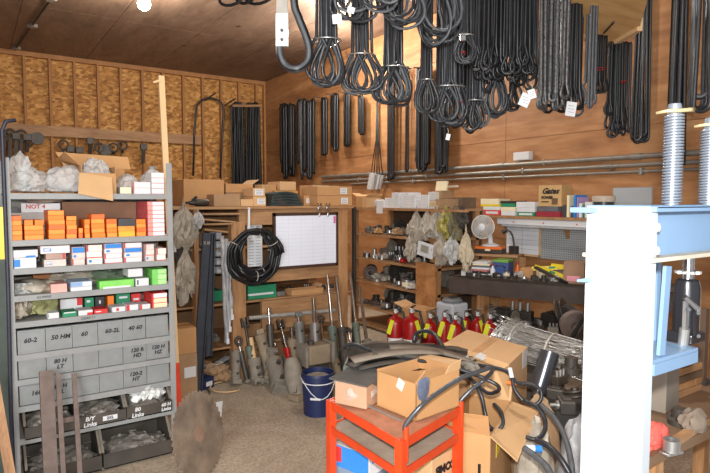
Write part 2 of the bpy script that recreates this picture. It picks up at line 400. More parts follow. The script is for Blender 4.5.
def pbox(px0, px1, z, hpx, d, body, face, label, cat='box', group=None, dy=.0, stripe=None, name='carton', badge=None, tilt=0):
    x0, x1 = sx(px0) + .0015, sx(px1) - .0015; h = hpx * .0061; y = YS + .012 + dy; w = x1 - x0
    m = MB().bb((x0, y, z), (x1, y + d, z + h), .0015); m.mi = 1
    if face is not None: m.bb((x0 + .002, y - .0008, z + .002), (x1 - .002, y + .0005, z + h - .002))
    mats = [body, face or body]
    if stripe:
        m.mi = 2; mats.append(stripe[0]); a, b, c, e = stripe[1:]
        m.bb((x0 + w * a, y - .0014, z + h * c), (x0 + w * b, y - .0006, z + h * e))
    if badge == 'SKF':
        m.mi = len(mats); mats.append(BLUEC); m.bb((x0 + w * .1, y - .0014, z + h * .3), (x0 + w * .36, y - .0006, z + h * .75))
    o = solo(m, name, mats, label, cat, group)
    if tilt: o.rotation_euler = (0, tilt, 0)
    if badge == 'SKF': text('SKF', h * .4, WHITE, o, (-w / 2 + w * .23, -d / 2 - .0022, h * .52), FRONT, 'logo', .002)
    elif face is not None and h > .02:       # a printed line of type on the face
        text(badge or '— ——', h * .22, INK if face != WHITE else REDINK, o, (w * .1, -d / 2 - .0012, h * .4), FRONT, 'printed_text') if badge else None
    return o, z + h
# orange row
z0 = SH[1]
ocol = [(12, 23.5, 5, 4.6), (25, 45, 3, 4.6), (49, 66, 6, 4.6), (67, 78, 5, 4.4), (92, 106, 5, 4.7), (107, 118, 4, 4.6), (119, 136, 2, 5.4), (137, 147, 4, 4.4), (79, 84, 2, 5), (85, 91, 4, 4.6)]
ocol.sort()
for ci, (a, b, n, h) in enumerate(ocol):
    z = z0
    for j in range(n):
        body = M('yellow orange carton', (246, 178, 54), .55, var=.06) if a == 119 else M('deep orange carton', (232, 108, 40), .55, var=.07) if (ci + j) % 3 == 1 else ORANGE
        jx = rnd.uniform(-.3, .3)
        nm = 'yellow orange parts carton' if a == 119 else 'orange parts carton'
        pbox(a + jx, b + jx - .4, z, h, .16 + .04 * (ci % 3), body, M('orange print', (250, 150, 60), .6, var=.12, scale=30) if (j + ci) % 2 else None,
             '%s, %s from the shelf up in the %s stack from left' % (nm, ORD[j], ORD[ci]), 'carton', 'orange cartons on the second shelf', dy=rnd.uniform(0, .012))
        z += h * .0061 + .0003
    if a == 25:
        for q, (c, e) in enumerate(((25, 34.3), (35.3, 45))):
            pbox(c, e, z, 5, .15, ORANGE, None, 'short orange carton on the second stack, %s side' % ('left' if q == 0 else 'right'), 'carton', 'orange cartons on the second shelf')
    if a == 119:
        pbox(a, b, z, 7.4, .2, M('charcoal carton', (92, 90, 90), .6), M('charcoal print', (64, 62, 64), .6), 'charcoal carton on the yellow orange cartons', 'carton')
zt = z0
for j in range(8):
    pbox(148, 165, zt, 4.5, .3, M('pink carton', (214, 92, 96), .6), M('pinkish white print', (246, 228, 226), .6, var=.03), 'white faced pink carton, %s from bottom of the tall right stack' % ORD[j], 'carton', 'pink and white cartons stacked at the right end', stripe=(M('salmon', (240, 150, 140), .6), .0, .3, .05, .95))
    zt += 4.5 * .0061 + .0003
# things behind the orange row
lb, _ = pbox(69, 147, z0, 36, .12, M('old brown carton', (128, 92, 70), .8, var=.14), None, 'long old brown carton behind the orange cartons', 'carton', dy=.27)
o, _ = pbox(13, 68, z0, 25, .1, M('dull grey carton', (170, 166, 160), .7), None, 'grey carton behind the left orange cartons', 'carton', dy=.29)
o, _ = pbox(26, 68, z0 + 25 * .0061 + .001, 9.5, .1, WHITE, WHITE, 'long white carton marked in red letters behind orange stacks', 'carton', dy=.29)
text('NOT 4', .036, REDINK, o, (-.03, -.0525, .036), FRONT, 'lettering', .001)
m = MB().blob((sx(50), YS + .26, z0 + .245), (.12, .06, .03), 3, .3, 3, 5, False)
solo(m, 'plastic_bag', POLYD, 'flattened clear bag lying on the red lettered white carton', 'bag', smooth=True)
pbox(13, 23.5, z0 + 25 * .0061 + .001, 6, .08, M('black carton', (44, 44, 46), .5), None, 'small black carton at the far left behind orange cartons', 'carton', dy=.29)
# third shelf: white cartons
z0 = SH[2]
BLUEW = (BLUEC, 0, .28, .15, .85)
o, z = pbox(13, 36, z0, 10, .25, WHITE, WHITE, 'white carton with a blue arrow end, leftmost on third shelf', 'carton', stripe=BLUEW)
o, z = pbox(12.5, 38, z + .001, 7.5, .22, M('grey carton', (150, 146, 144), .7), WHITE, 'grey white carton lying on the blue arrow carton', 'carton', stripe=(BLUEC, .5, .9, 0, .25))
o, z = pbox(43, 66, z0, 7, .25, M('beige grey carton', (178, 164, 152), .7), M('faded print', (214, 204, 196), .7), 'faded beige carton with blue logo, second from left on third shelf', 'carton', badge='SKF')
o, z = pbox(45, 66, z + .001, 5.5, .22, M('taupe carton', (150, 130, 116), .8), M('taupe print', (178, 150, 138), .8), 'taupe carton between two logo cartons', 'carton', stripe=(REDC, .84, .95, 0, 1))
o, z = pbox(40, 70, z + .001, 7.5, .25, M('rose edge carton', (226, 196, 190), .7), WHITE, 'wide white carton with blue logo topping its stack', 'carton', badge='SKF')
for ci, (a, b, n, h, f) in enumerate(((72, 85, 3, 6, 'faded print'), (86.5, 102, 3, 6.5, 'cream'), (104, 122, 4, 5, 'w'), (124, 142, 4, 5, 'w'), (145, 154, 3, 6, 'faded print'), (156, 166, 2, 6.5, 'cream'))):
    z = z0
    for j in range(n):
        blue = (ci == 2 and j == 3) or (ci == 3 and j == 2) or (ci == 0 and j == 2)
        face = BLUEC if blue else {'faded print': _m['faded print'], 'cream': M('off white print', (236, 222, 212), .7), 'w': WHITE}[f]
        st = None if blue else [(REDC, .0, .08, 0, 1), (BLUEC, .1, .3, .3, .7), (REDC, 0, 1, 0, .12)][(ci + j) % 3]
        pbox(a + rnd.uniform(-.5, .5), b + rnd.uniform(-.6, .3), z, h, .2, M('rose edge carton', (226, 196, 190)), face, ('%s from bottom, stack %s from right end of the third shelf' % (ORD[j], ORD[5 - ci])).join(('blue faced carton, ' if blue else 'white bearing carton, ', '')), 'carton', 'bearing cartons on the third shelf', stripe=st)
        z += h * .0061 + .0004
# fourth shelf
z0 = SH[3]
pbox(13, 33, z0, 11, .18, M('dark grey box', (92, 92, 90), .7), M('black and white print', (150, 150, 146), .7, var=.8, scale=60), 'dark carton with black and white print, leftmost on fourth shelf', 'carton', dy=.05)
pbox(36, 74, z0, 20, .12, M('rust brown carton', (158, 104, 66), .8), None, 'brown carton at the back of the fourth shelf', 'carton', dy=.28)
solo(MB().blob((sx(36), YS + .14, z0 + .026), (.12, .1, .05), 3, .3, 3, 1), 'plastic_bag', POLYD, 'dusty bag slumped in front of the brown carton on fourth shelf', 'bag', smooth=True)
pbox(49, 66, z0, 8.5, .2, M('pink grey carton', (214, 160, 150), .7), M('pink print', (238, 172, 160), .7), 'pale pink carton on the fourth shelf', 'carton')
pbox(69, 91, z0, 4, .2, WHITE, WHITE, 'flat white carton under the pale blue one', 'carton')
pbox(69, 91, z0 + 4 * .0061 + .001, 5, .2, M('pale blue carton', (170, 190, 214), .7), WHITE, 'flat white carton with a pale blue half', 'carton', stripe=(M('pale blue print', (140, 170, 210)), 0, .55, .1, .9))
solo(MB().blob((sx(84), YS + .28, z0 + .05), (.16, .08, .07), 3, .3, 3, 2), 'plastic_bag', POLYD, 'dusty grey bag behind the pale blue carton', 'bag', smooth=True)
pbox(98, 133, z0, 8, .12, GREENC, M('green print', (128, 208, 92), .6), 'long green and white carton on the fourth shelf', 'carton', stripe=(WHITE, .1, .9, 0, .25))
pbox(134.5, 148, z0, 8, .14, WHITE, WHITE, 'small white carton beside the green stack', 'carton', stripe=(INK, .1, .2, .2, .8))
solo(MB().blob((sx(112), YS + .27, z0 + .045), (.14, .08, .07), 3, .35, 3, 3), 'plastic_bag', M('dull green bag', (96, 110, 92), .4, bump=.6, var=.3), 'dull green bag behind the long green carton', 'bag', smooth=True)
z = z0
pbox(127, 142, z0 + .062, 8.5, .16, WHITE, WHITE, 'white carton perched on the green and white cartons', 'carton', dy=.0)
for j in range(3):
    pbox(151, 166, z, 5.5, .2, GREENC, M('green label print', (176, 222, 150), .6), 'green carton, %s from bottom in the right hand stack' % ORD[j], 'carton', 'green cartons stacked on fourth shelf', stripe=(GREENC, 0, .4, 0, 1)); z += 5.5 * .0061 + .0004
# fifth shelf
z0 = SH[4]
solo(MB().blob((sx(19), YS + .16, z0 + .055), (.065, .12, .08), 3, .35, 3, 4), 'plastic_bag', POLYD, 'dusty grey bag at left end of the fifth shelf', 'bag', smooth=True)
solo(MB().blob((sx(43), YS + .2, z0 + .07), (.09, .12, .10), 3, .3, 3, 6), 'plastic_bag', M('olive bag', (150, 150, 104), .35, bump=.6, var=.35, alpha=.92), 'olive tinted bag of parts on the fifth shelf', 'bag', smooth=True)
FV = [(45, 57, 5.5, WHITE, (INK, .05, .1, .2, .8)), (60, 75, 5, DGREEN, (WHITE, .1, .9, .75, .95)), (76, 91, 5, WHITE, (REDC, .6, 1, 0, .5)), (92, 106, 4.5, REDC, (WHITE, .1, .5, .4, .6)), (110, 124, 5, WHITE, (REDC, .3, .5, .2, .8)), (124.5, 137, 6, WHITE, (REDC, 0, .25, 0, 1)), (138, 149, 5, WHITE, (REDC, 0, .2, 0, 1))]
for i, (a, b, h, f, st) in enumerate(FV):
    pbox(a, b, z0, h, .12, f, f, '%s carton, %s from left in the front row of the fifth shelf' % ({WHITE: 'white', DGREEN: 'dark green', REDC: 'red'}[f], ORD[i]), 'carton', stripe=st)
BV = [(62, 86, 13, M('rose carton', (214, 170, 160), .7), 'pinkish', (REDC, .75, 1, .4, 1)), (88, 98, 12, DGREEN, 'green', (WHITE, .2, .6, .6, .8)), (99, 109, 12, M('black carton', (44, 44, 46), .5), 'black', (WHITE, .4, .6, .4, .7)), (112, 119, 12, ORANGE, 'orange', None), (121, 136, 15, DGREEN, 'dark green', (WHITE, .2, .8, .55, .7)), (137, 147, 12, REDC, 'red and white', (WHITE, .2, .8, .4, .6))]
for i, (a, b, h, f, nm, st) in enumerate(BV):
    pbox(a, b, z0, h, .1, f, None if f != _m['rose carton'] else WHITE, '%s carton, %s from left in the back row of the fifth shelf' % (nm, ORD[i]), 'carton', stripe=st, dy=.2)
z = z0
for j in range(3):
    pbox(150, 166, z, 5.2, .22, REDC, CREAM if j < 2 else M('pinkish white print', (246, 228, 226)), 'red sided cream carton, %s from bottom at right end of fifth shelf' % ORD[j], 'carton', 'red and cream cartons at right end', stripe=(REDC, 0, .12, 0, 1)); z += 5.2 * .0061 + .0004
# top shelf
z0 = SH[0]
def bag(px, wpx, hpx, y, seed, label, mat=POLY, z=z0):
    c = onY(px, 190, y); h = hpx * .0062
    m = MB().blob((c.x, y, z + h * .42), (wpx * .0031, .11, h * .62), 4, .17, 1.5, seed)
    t = thing('plastic_bag', label, 'bag', (c.x, y, z)); into(m, t, 'bag_skin', mat, True)
    m = MB()
    for k in range(14):
        a = rnd.uniform(0, 2 * PI); r = rnd.uniform(0, .7)
        m.cyl((c.x + math.cos(a) * r * wpx * .0022, y + math.sin(a) * r * .07, z + .012), (c.x + math.cos(a) * r * wpx * .0022 + rnd.uniform(-.02, .02), y + math.sin(a) * r * .07, z + .012 + rnd.uniform(.01, h * .4)), rnd.uniform(.006, .014), n=8)
    into(m, t, 'contents', M('bagged part', (165, 160, 154), .6, .2))
    return t
t = bag(28, 34, 24, YS + .16, 11, 'tall clear bag of parts leaning at left end of top shelf')
c = onY(19, 160, YS + .13)
into(MB().blob((c.x + .01, YS + .15, z0 + .15), (.055, .06, .09), 3, .3, 2.5, 3, False), t, 'bag_neck', POLY, True)
bag(66, 38, 27, YS + .15, 12, 'clear bag of small parts left of the open cardboard carton')
bag(127, 22, 20, YS + .2, 14, 'clear bag of parts between open carton and white boxes')
bag(152, 26, 25, YS + .31, 15, 'clear bag behind the white boxes at right end')
# open cardboard carton with a bag inside
cx0, cx1 = sx(84), sx(118); t = thing('open_carton', 'open cardboard carton with flap hanging over the top shelf lip', 'carton', ((cx0 + cx1) / 2, YS + .2, z0))
yb = YS + .04; H = .17
m = MB().bb((cx0, yb, z0), (cx1, yb + .004, z0 + H * .75)).bb((cx0, yb + .3, z0), (cx1 + .12, yb + .304, z0 + H)).bb((cx0, yb, z0), (cx0 + .004, yb + .3, z0 + H)).bb((cx1, yb, z0), (cx1 + .004, yb + .3, z0 + H)).bb((cx0, yb, z0), (cx1, yb + .3, z0 + .004))
into(m, t, 'body', CARD)
into(MB().quad([(cx0 - .01, yb - .002, z0 + H * .75), (cx1 - .02, yb - .002, z0 + H * .6), (cx1 - .03, yb - .07, z0 - .045), (cx0 - .03, yb - .07, z0 + .0)]), t, 'flap', CARD2)
into(MB().quad([(cx0, yb + .01, z0 + H), (cx0, yb + .29, z0 + H), (cx0 - .1, yb + .27, z0 + H + .05), (cx0 - .085, yb + .02, z0 + H + .08)]), t, 'flap', CARD)
into(MB().quad([(cx0 - .05, yb + .3, z0 + H), (cx1 + .16, yb + .3, z0 + H), (cx1 + .15, yb + .33, z0 + H + .085), (cx0 - .1, yb + .33, z0 + H + .1)]), t, 'flap', CARD)
into(MB().quad([(cx1 + .06, yb + .322, z0 + H + .012), (cx1 + .14, yb + .322, z0 + H + .012), (cx1 + .137, yb + .331, z0 + H + .075), (cx1 + .057, yb + .331, z0 + H + .075)], -.001), t, 'sticker', WHITE)
m = MB().blob(((cx0 + cx1) / 2, yb + .15, z0 + .115), ((cx1 - cx0) * .46, .13, .1), 4, .22, 1.8, 21)
solo(m, 'plastic_bag', POLY, 'clear bag puffing out of the open cardboard carton', 'bag', smooth=True)
zz = z0
pbox(121, 133, z0, 7, .1, M('grey carton', (150, 146, 144)), CREAM, 'small cream faced carton in front of the clear bag', 'carton')
for j in range(2):
    pbox(134.5, 152, zz, 6.2, .15, M('rose edge carton', (226, 196, 190)), WHITE, 'white carton with red edge, %s of the short pair on top shelf' % ('lower' if j == 0 else 'upper'), 'carton', stripe=(REDC, 0, .04, 0, 1)); zz += 6.2 * .0061 + .0004
zz = z0
for j in range(4):
    pbox(152.5, 165.5, zz, 5.6, .15, WHITE, WHITE, 'white carton, %s from bottom in the right stack on top shelf' % ORD[j], 'carton', 'white cartons stacked on the top shelf', stripe=(REDC, 0, 1, 0, .06)); zz += 5.6 * .0061 + .0004
# ---- drawer bins with handwriting
marks = [['60-2', '50 HM', '60', '60-2L', '40 60', ''], ['', '80 H\nLT', '', '', '120 R\nHD', '120 H\nHZ'], ['160', '80 H\nVL', '', '', '120-2\nHT', '']]
bw = (RX1 - RX0 - .084) / 6
for r in range(3):
    zb = SH[5 + r] + .0008; hh = [.140, .112, .118][r]
    for c in range(6):
        x0 = RX0 + .042 + c * bw + .0015; x1 = x0 + bw - .003; y = YS + .008 + rnd.uniform(0, .008)
        t = thing('drawer_bin', 'grey metal drawer bin%s, %s from left in the %s bin row' % (' marked ' + marks[r][c].replace('\n', ' ').replace('-', ' ') if marks[r][c] else ' without writing', ORD[c], ['upper', 'middle', 'lower'][r]), 'bin', ((x0 + x1) / 2, y, zb), group='grey drawer bins')
        m = MB().bb((x0, y, zb), (x1, y + .003, zb + hh)).bb((x0, y + .003, zb), (x0 + .002, y + .34, zb + hh * .9)).bb((x1 - .002, y + .003, zb), (x1, y + .34, zb + hh * .9)).bb((x0, y, zb), (x1, y + .34, zb + .002)).bb((x0, y + .338, zb), (x1, y + .34, zb + hh * .9))
        into(m, t, 'body', BIN)
        m = MB().bb((x0 + .004, y - .004, zb + hh - .008), (x1 - .004, y, zb + hh)).bb((x0 + .012, y - .0012, zb + .012), (x0 + .015, y, zb + hh - .018)).bb((x1 - .015, y - .0012, zb + .012), (x1 - .012, y, zb + hh - .018)).bb((x0 + .012, y - .0012, zb + .012), (x1 - .012, y, zb + .015))
        into(m, t, 'front_rim', BIN)
        if marks[r][c]: text(marks[r][c], .034 if '\n' in marks[r][c] else .037, INK, t, (rnd.uniform(-.01, .015), -.002, hh * .55), FRONT, 'handwriting', .0012, shear=.18)
# ---- black hopper bins full of chain links
HOP = M('black plastic bin', (40, 40, 41), .5, var=.25, dust=.3)
def hopper(x0, x1, zb, h, tagtxt, sticker, label, seed, wrap=False, right=None):
    y = YS - .03; d = .38
    t = thing('hopper_bin', label, 'bin', ((x0 + x1) / 2, y, zb), group=None)
    m = MB()
    for x in (x0, x1 - .006):      # side cheeks with a sloping front edge
        pr = [(y + .0, zb), (y + d, zb), (y + d, zb + h), (y + .16, zb + h), (y + .03, zb + h * .42), (y, zb + h * .42)]
        a = [m.bm.verts.new((x, p, q)) for p, q in pr]; b = [m.bm.verts.new((x + .006, p, q)) for p, q in pr]; n = len(pr)
        m.bm.faces.new(a[::-1]); m.bm.faces.new(b)
        for k in range(n): m.bm.faces.new((a[k], a[(k + 1) % n], b[(k + 1) % n], b[k]))
    m.bb((x0 + .006, y, zb), (x1 - .006, y + .006, zb + h * .42)).bb((x0 + .006, y, zb), (x1 - .006, y + d, zb + .006)).bb((x0 + .006, y + d - .006, zb), (x1 - .006, y + d, zb + h))
    into(m, t, 'body', HOP)
    m = MB()
    for x in (x0 - .002, x1 - .008): m.beam((x + .005, y + .16, zb + h), (x + .005, y + d, zb + h), .014, .008).beam((x + .005, y + .03, zb + h * .43), (x + .005, y + .16, zb + h), .014, .008)
    into(m, t, 'rolled_rim', DUSTY)
    if tagtxt: text(tagtxt, .036, WHITE, t, (-(x1 - x0) * .27, -.001, h * .2), FRONT, 'handwriting', .0012, shear=.15)
    if right: text(right, .03, WHITE, t, ((x1 - x0) * .36, -.001, h * .2), FRONT, 'handwriting', .0012, shear=.15)
    if sticker:
        s = MB().bb(((x0 + x1) / 2 + .0, y - .0015, zb + h * .13), ((x0 + x1) / 2 + .085, y, zb + h * .3)); s = into(s, t, 'sticker', WHITE)
        text(sticker, .024, INK, s, (.0425, -.003, h * .215), FRONT, 'lettering', .001)
    m = MB()
    for k in range(70):
        a = Vector((rnd.uniform(x0 + .03, x1 - .03), rnd.uniform(y + .04, y + .3), 0)); a.z = zb + .03 + rnd.uniform(0, h * .5) * (.4 + 1.3 * (a.y - y)); dr = Vector((rnd.uniform(-1, 1), rnd.uniform(-1, 1), rnd.uniform(-.5, .5))).normalized() * rnd.uniform(.012, .03)
        if k % 3 == 0: m.beam(a - dr, a + dr, .022, .006)
        else: m.cyl(a - dr * .5, a + dr * .5, rnd.uniform(.008, .02), n=8)
    m.blob(((x0 + x1) / 2, y + .17, zb + .05), ((x1 - x0) * .42, .13, h * .3), 3, .3, 3, seed)
    o = solo(m, 'chain_links', M('dusty chain links', (138, 132, 124), .6, .3, var=.35, scale=30), 'dusty heap of loose chain parts in %s' % label.split(' hopper')[0].replace('dusty black', 'the') + ' hopper bin', 'chain links'); o['kind'] = 'stuff'
    if wrap:
        solo(MB().blob(((x0 + x1) / 2 + .02, y + .18, zb + h * .75), ((x1 - x0) * .4, .14, .075), 4, .45, 2.6, 9, False), 'plastic_wrap', M('white poly wrap', (232, 232, 230), .3, bump=.5, var=.1), 'crumpled white plastic wrapping heaped in the right hopper bin', 'wrapping', smooth=True)
hx = [RX0 + .04, RX0 + .345, RX0 + .625, RX1 - .038]
hopper(hx[0] + .02, hx[1] - .005, SH[8] + .001, .17, None, None, 'dusty black hopper bin at left behind the rusty bars', 1)
hopper(hx[1], hx[2] - .005, SH[8] + .001, .17, 'B/Y\nLinks', '2XL', 'dusty black middle hopper bin with a white sticker', 2)
hopper(hx[2], hx[3], SH[8] + .001, .17, '80\nLinks', None, 'dusty black right hopper bin marked links', 3, True, '60 H\nLinks')
hopper(hx[0] + .02, hx[0] + .43, SH[9] + .001, .22, None, None, 'dusty black bottom left hopper bin', 4)
hopper(hx[0] + .44, hx[3], SH[9] + .001, .22, None, None, 'dusty black bottom right hopper bin', 5)
# ---- long stock leaning on the front of the shelving
def lean_from(top, dx, foot_gap): return Vector((top.x + dx, top.y - foot_gap, 0))
top = onY(46, 371, YS - .045); ft = lean_from(top, -.015, .24)
solo(MB().beam(ft + Vector((0, 0, .01)), top, .072, .045, (0, 1, 0)), 'square_tube', RUST, 'wide rusty square steel tube leaning on the left shelving', 'steel bar')
t = thing('ladder_bracket', 'rusty two railed steel bracket leaning beside the wide rusty tube', 'bracket', onZ(70, 500, 0))
for px in (58, 74):
    top = onY(px, 373, YS - .05); ft = lean_from(top, -.012, .22)
    into(MB().beam(ft + Vector((0, 0, .008)), top, .026, .022, (0, 1, 0)), t, 'rail', RUST)
a = onY(59, 421, YS - .1); b = onY(75, 418, YS - .1)
into(MB().beam(a, b, .02, .03), t, 'crosspiece', RUST)
top = onY(-6, 380, YS - .1); ft = onY(17, 520, YS - .3); ft.z = .0
solo(MB().beam(ft + Vector((0, 0, .02)), top, .05, .03, (0, 1, 0)), 'wooden_board', LUMV, 'narrow brown board leaning at the far left of the shelving', 'board')
# dark hooked bar and a yellow card at the extreme left edge
t = thing('crowbar', 'long dark hooked bar standing at the left edge beside the shelving', 'bar', onY(1, 300, YS - .02))
t.location.z = 0
a = onY(2, 130, YS - .02); b = onY(3, 308, YS - .02)
into(MB().tube([Vector((a.x - .01, a.y, 0.0)), Vector((a.x - .01, a.y, .5)), Vector((a.x, a.y, 1.2)), a, a + Vector((.02, 0, .05)), a + Vector((.07, 0, .06))], .011, 8), t, 'shaft', M('blue black steel', (44, 47, 60), .5))
bx = onY(3, 200, YS + .05).x
t = thing('wall_board', 'dark board with a yellow card at the extreme left edge behind the hooked bar', 'board', (bx - .12, YS + .07, 0))
into(MB().bb((bx - .25, YS + .05, 0), (bx, YS + .07, 1.66)), t, 'board', M('dark green board', (64, 74, 66), .6))
into(MB().bb((bx - .2, YS + .046, 1.36), (bx - .002, YS + .0495, 1.66)), t, 'yellow_card', YELP)
# ---- long stick with a painted lower end beside the unit
ft = Vector((1.172, 3.97, 0)); top = onY(161, 76, 4.15); d = top - ft
t = thing('wooden_stick', 'long pale wooden stick with a painted orange red lower end beside the shelving', 'stick', ft)
into(MB().beam(ft + d * .212, top, .040, .028, (0, 1, 0)), t, 'stick', PALE)
into(MB().beam(ft + Vector((0, 0, .006)), ft + d * .212, .042, .03, (0, 1, 0)), t, 'painted_end', M('orange red paint', (214, 66, 36), .5))
into(MB().beam(top + Vector((-.0, -.02, -.03)), top + Vector((-.06, -.02, -.055)), .014, .014), t, 'side_peg', PALE)
# ---- saw blade leaning in front
Rb = .262
c = atD(199, 437, 3.43)
nrm = (Fh * -.28 + Rv * .85 + Vector((0, 0, .22))).normalized()
low = Rb * math.sqrt(1 - nrm.z ** 2)
c.z = low + .002
t = thing('saw_blade', 'large worn circular saw blade leaning beside the shelving', 'saw blade', (c.x, c.y, 0))
m = MB(); q = Vector((0, 0, 1)).rotation_difference(nrm); n = 44
pts = []
for k in range(n):
    a = 2 * PI * k / n; w = 2 * PI / n
    pts += [(Rb * .945 * math.cos(a), Rb * .945 * math.sin(a)), (Rb * .955 * math.cos(a + w * .45), Rb * .955 * math.sin(a + w * .45)), (Rb * math.cos(a + w * .62), Rb * math.sin(a + w * .62)), (Rb * .99 * math.cos(a + w * .95), Rb * .99 * math.sin(a + w * .95))]
m.prism(pts, -.0025, .0025)
for v in m.bm.verts: v.co = c + q @ v.co
into(m, t, 'blade', M('worn saw steel', (142, 126, 110), .6, .2, var=.38, scale=7))
m = MB().lathe([(.0, -.0035), (.048, -.0035), (.048, .0035), (.0, .0035)], 32, cap=False)
for v in m.bm.verts: v.co = c + q @ v.co
into(m, t, 'hub', M('rust brown hub', (150, 122, 104), .7))
# ================================================================ things on the unfinished back wall
GR = 'tools hung along the rail of the unfinished wall'
def on_rail(px, py): return onY(px, py, YB - .15)
def pulley_tool(px, yt, yb, kind, label):
    a = on_rail(px, yt); b = on_rail(px, yb); L = a.z - b.z
    t = thing('hanging_tool', label, 'tool', (a.x, YB - .13, a.z), group=GR)
    m = MB()
    if kind == 0: m.ring(a + Vector((0, -.04, -.07)), (0, 1, 0), .08, .018, 18, 6); into(m, t, 'ring_head', IRON); m = MB(); m.beam(a + Vector((0, -.04, -.15)), b, .05, .025)
    elif kind == 1: m.lathe([(.0, 0), (.11, 0), (.11, .05), (0, .05)], 18, a + Vector((0, 0, -.08)), (0, -1, 0)); into(m, t, 'wheel', IRON); m = MB(); m.beam(a + Vector((-.02, -.03, -.1)), b + Vector((-.12, 0, 0)), .045, .02)
    else: m.box(a + Vector((0, -.04, -.06)), (.13, .06, .12), None, .01); into(m, t, 'jaw', IRON); m = MB(); m.beam(a + Vector((0, -.04, -.12)), b, .06, .03)
    m.cyl(a + Vector((0, .04, -.05)), a + Vector((0, -.06, -.05)), .012, n=8)
    into(m, t, 'handle', GREASE)
for i, (px, a, b, k) in enumerate(((4, 132, 158, 0), (10, 130, 160, 0), (16, 133, 156, 2), (21, 131, 154, 0), (27, 134, 152, 2), (37, 134, 147, 1), (63, 141, 161, 0), (70, 146, 162, 2), (79, 147, 160, 2), (90, 138, 154, 2), (99, 144, 152, 0), (105, 146, 153, 1), (113, 144, 154, 0), (122, 142, 153, 0), (143, 144, 163, 2))):
    pulley_tool(px, a, b, k, 'dark hand tool on the wall rail, %s from left of the row' % ORD[i])
# thin hose arch hung on two nails
L = [on_rail(193, 176), on_rail(194.5, 130), on_rail(196, 112)] + [on_rail(210 - 13.5 * math.cos(a), 109 - 11 * math.sin(a)) for a in [PI * k / 10 for k in range(1, 10)]] + [on_rail(224, 112), on_rail(222, 140), on_rail(220, 178)]
t = thing('hung_hose', 'thin black hose arched over nails on the unfinished wall', 'hose', L[0])
into(MB().tube(L, .022, 6), t, 'hose', RUB2)
for a, b in ((206, 97), (226, 102)):
    p = on_rail(a, b + 2); into(MB().beam(p + Vector((0, .06, -.02)), p + Vector((.12, -.25, .1)), .02, .02), t, 'nail', IRON)
# ---- belts on the back wall
def hang_belt(m, top, drop, gap, yaw, w, th, bottom_w=None, lean=0, n=15):
    """one long belt loop draped over a nail: an oval hung from top"""
    c, s = math.cos(yaw), math.sin(yaw); bw = bottom_w or gap; pts = []
    for k in range(n): a = PI * k / (n - 1); pts.append((-gap / 2 * math.cos(a), .0 - gap * .5 * (1 - math.sin(a))))
    for k in range(1, n): f = k / n; g = gap + (bw - gap) * f ** 1.6; pts.append((g / 2, -gap * .5 - (drop - gap * .5 - bw * .5) * f))
    for k in range(n): a = PI * k / (n - 1); pts.append((bw / 2 * math.cos(a), -(drop - bw * .5) - bw * .5 * math.sin(a)))
    for k in range(1, n): f = 1 - k / n; g = gap + (bw - gap) * f ** 1.6; pts.append((-g / 2, -gap * .5 - (drop - gap * .5 - bw * .5) * f))
    P = [top + Vector((x * c, x * s, z)) + Vector((c, s, 0)) * lean * z for x, z in pts]
    prof = [(-w, -th), (w, -th), (w * .75, th), (-w * .75, th)]
    return m.tube(P, 1, closed=True, prof=prof)
def belt_bundle(name, label, group, tops, drops, gap, yaw, w, th, mat, bw=None, jit=.03):
    for i, (tp, dr) in enumerate(zip(tops, drops)):
        m = MB(); hang_belt(m, Vector((0, 0, 0)), dr, gap * rnd.uniform(.8, 1.3), yaw + rnd.uniform(-jit, jit) * 8, w, th, (bw or gap) * rnd.uniform(.8, 1.3), rnd.uniform(-jit, jit))
        o = m.build(name, mat); o.location = tp; tag(o, label, 'belt', group)
a = on_rail(243, 103)
for q, (x0, lab) in enumerate(((236, 'left'), (251, 'right'))):
    tp = []; dr = []
    for k in range(13):
        p = on_rail(x0 + rnd.uniform(-5, 4.5), 104 + rnd.uniform(-1, 2)); tp.append(p + Vector((0, -.02 - .035 * (k % 5), 0))); dr.append(rnd.uniform(1.65, 1.95))
    belt_bundle('drive_belt', 'long black belt in the thick bunch on the unfinished wall, %s half' % lab, 'belts bunched on the unfinished wall, %s' % lab, tp, dr, .14, 0, .016, .02, RUB)
p = on_rail(243, 100)
t = thing('belt_peg', 'wooden peg beam carrying the thick belt bunch on the unfinished wall', 'peg', (p.x, YB - .09, p.z - .1))
into(MB().beam(on_rail(229, 107) + Vector((0, -.09, 0)), on_rail(258, 107) + Vector((0, -.09, 0)), .22, .05), t, 'rod', LUM)
# ================================================================ middle lumber shelf unit with the whiteboard
YU = 5.0
def ux(px, y=250): return onY(px, y, YU).x
def uz(px, py): return onY(px, py, YU).z
UX0, UX1, UT = ux(172), ux(352), uz(300, 206)
un = thing('lumber_shelf', 'big lumber shelf unit carrying the whiteboard and cardboard boxes', 'shelf unit', ((UX0 + UX1) / 2, YU + .4, 0))
def ubox(a, b, y0=YU, y1=None, name='rail', mat=LUM):      # board given by pixel corners on the unit's front plane
    xm = (a[0] + b[0]) / 2; A = onY(a[0], a[1], YU); B = onY(b[0], b[1], YU); A.z = uz(xm, a[1]); B.z = uz(xm, b[1]); y1 = y1 or y0 + .04
    return into(MB().bb((A.x, y0, A.z), (B.x, y1, B.z)), un, name, mat)
into(MB().bb((UX0, YU - .03, UT - .025), (UX1 + .03, YU + .85, UT)), un, 'top_shelf', LUM)
ubox((239, 209), (346, 224), YU, name='header')
ubox((262, 266.5), (346, 279), YU, name='rail')
ubox((262, 297), (346, 325), YU, name='rail')
ubox((246, 325), (350, 396), YU + .3, name='lower_panel', mat=LUM)
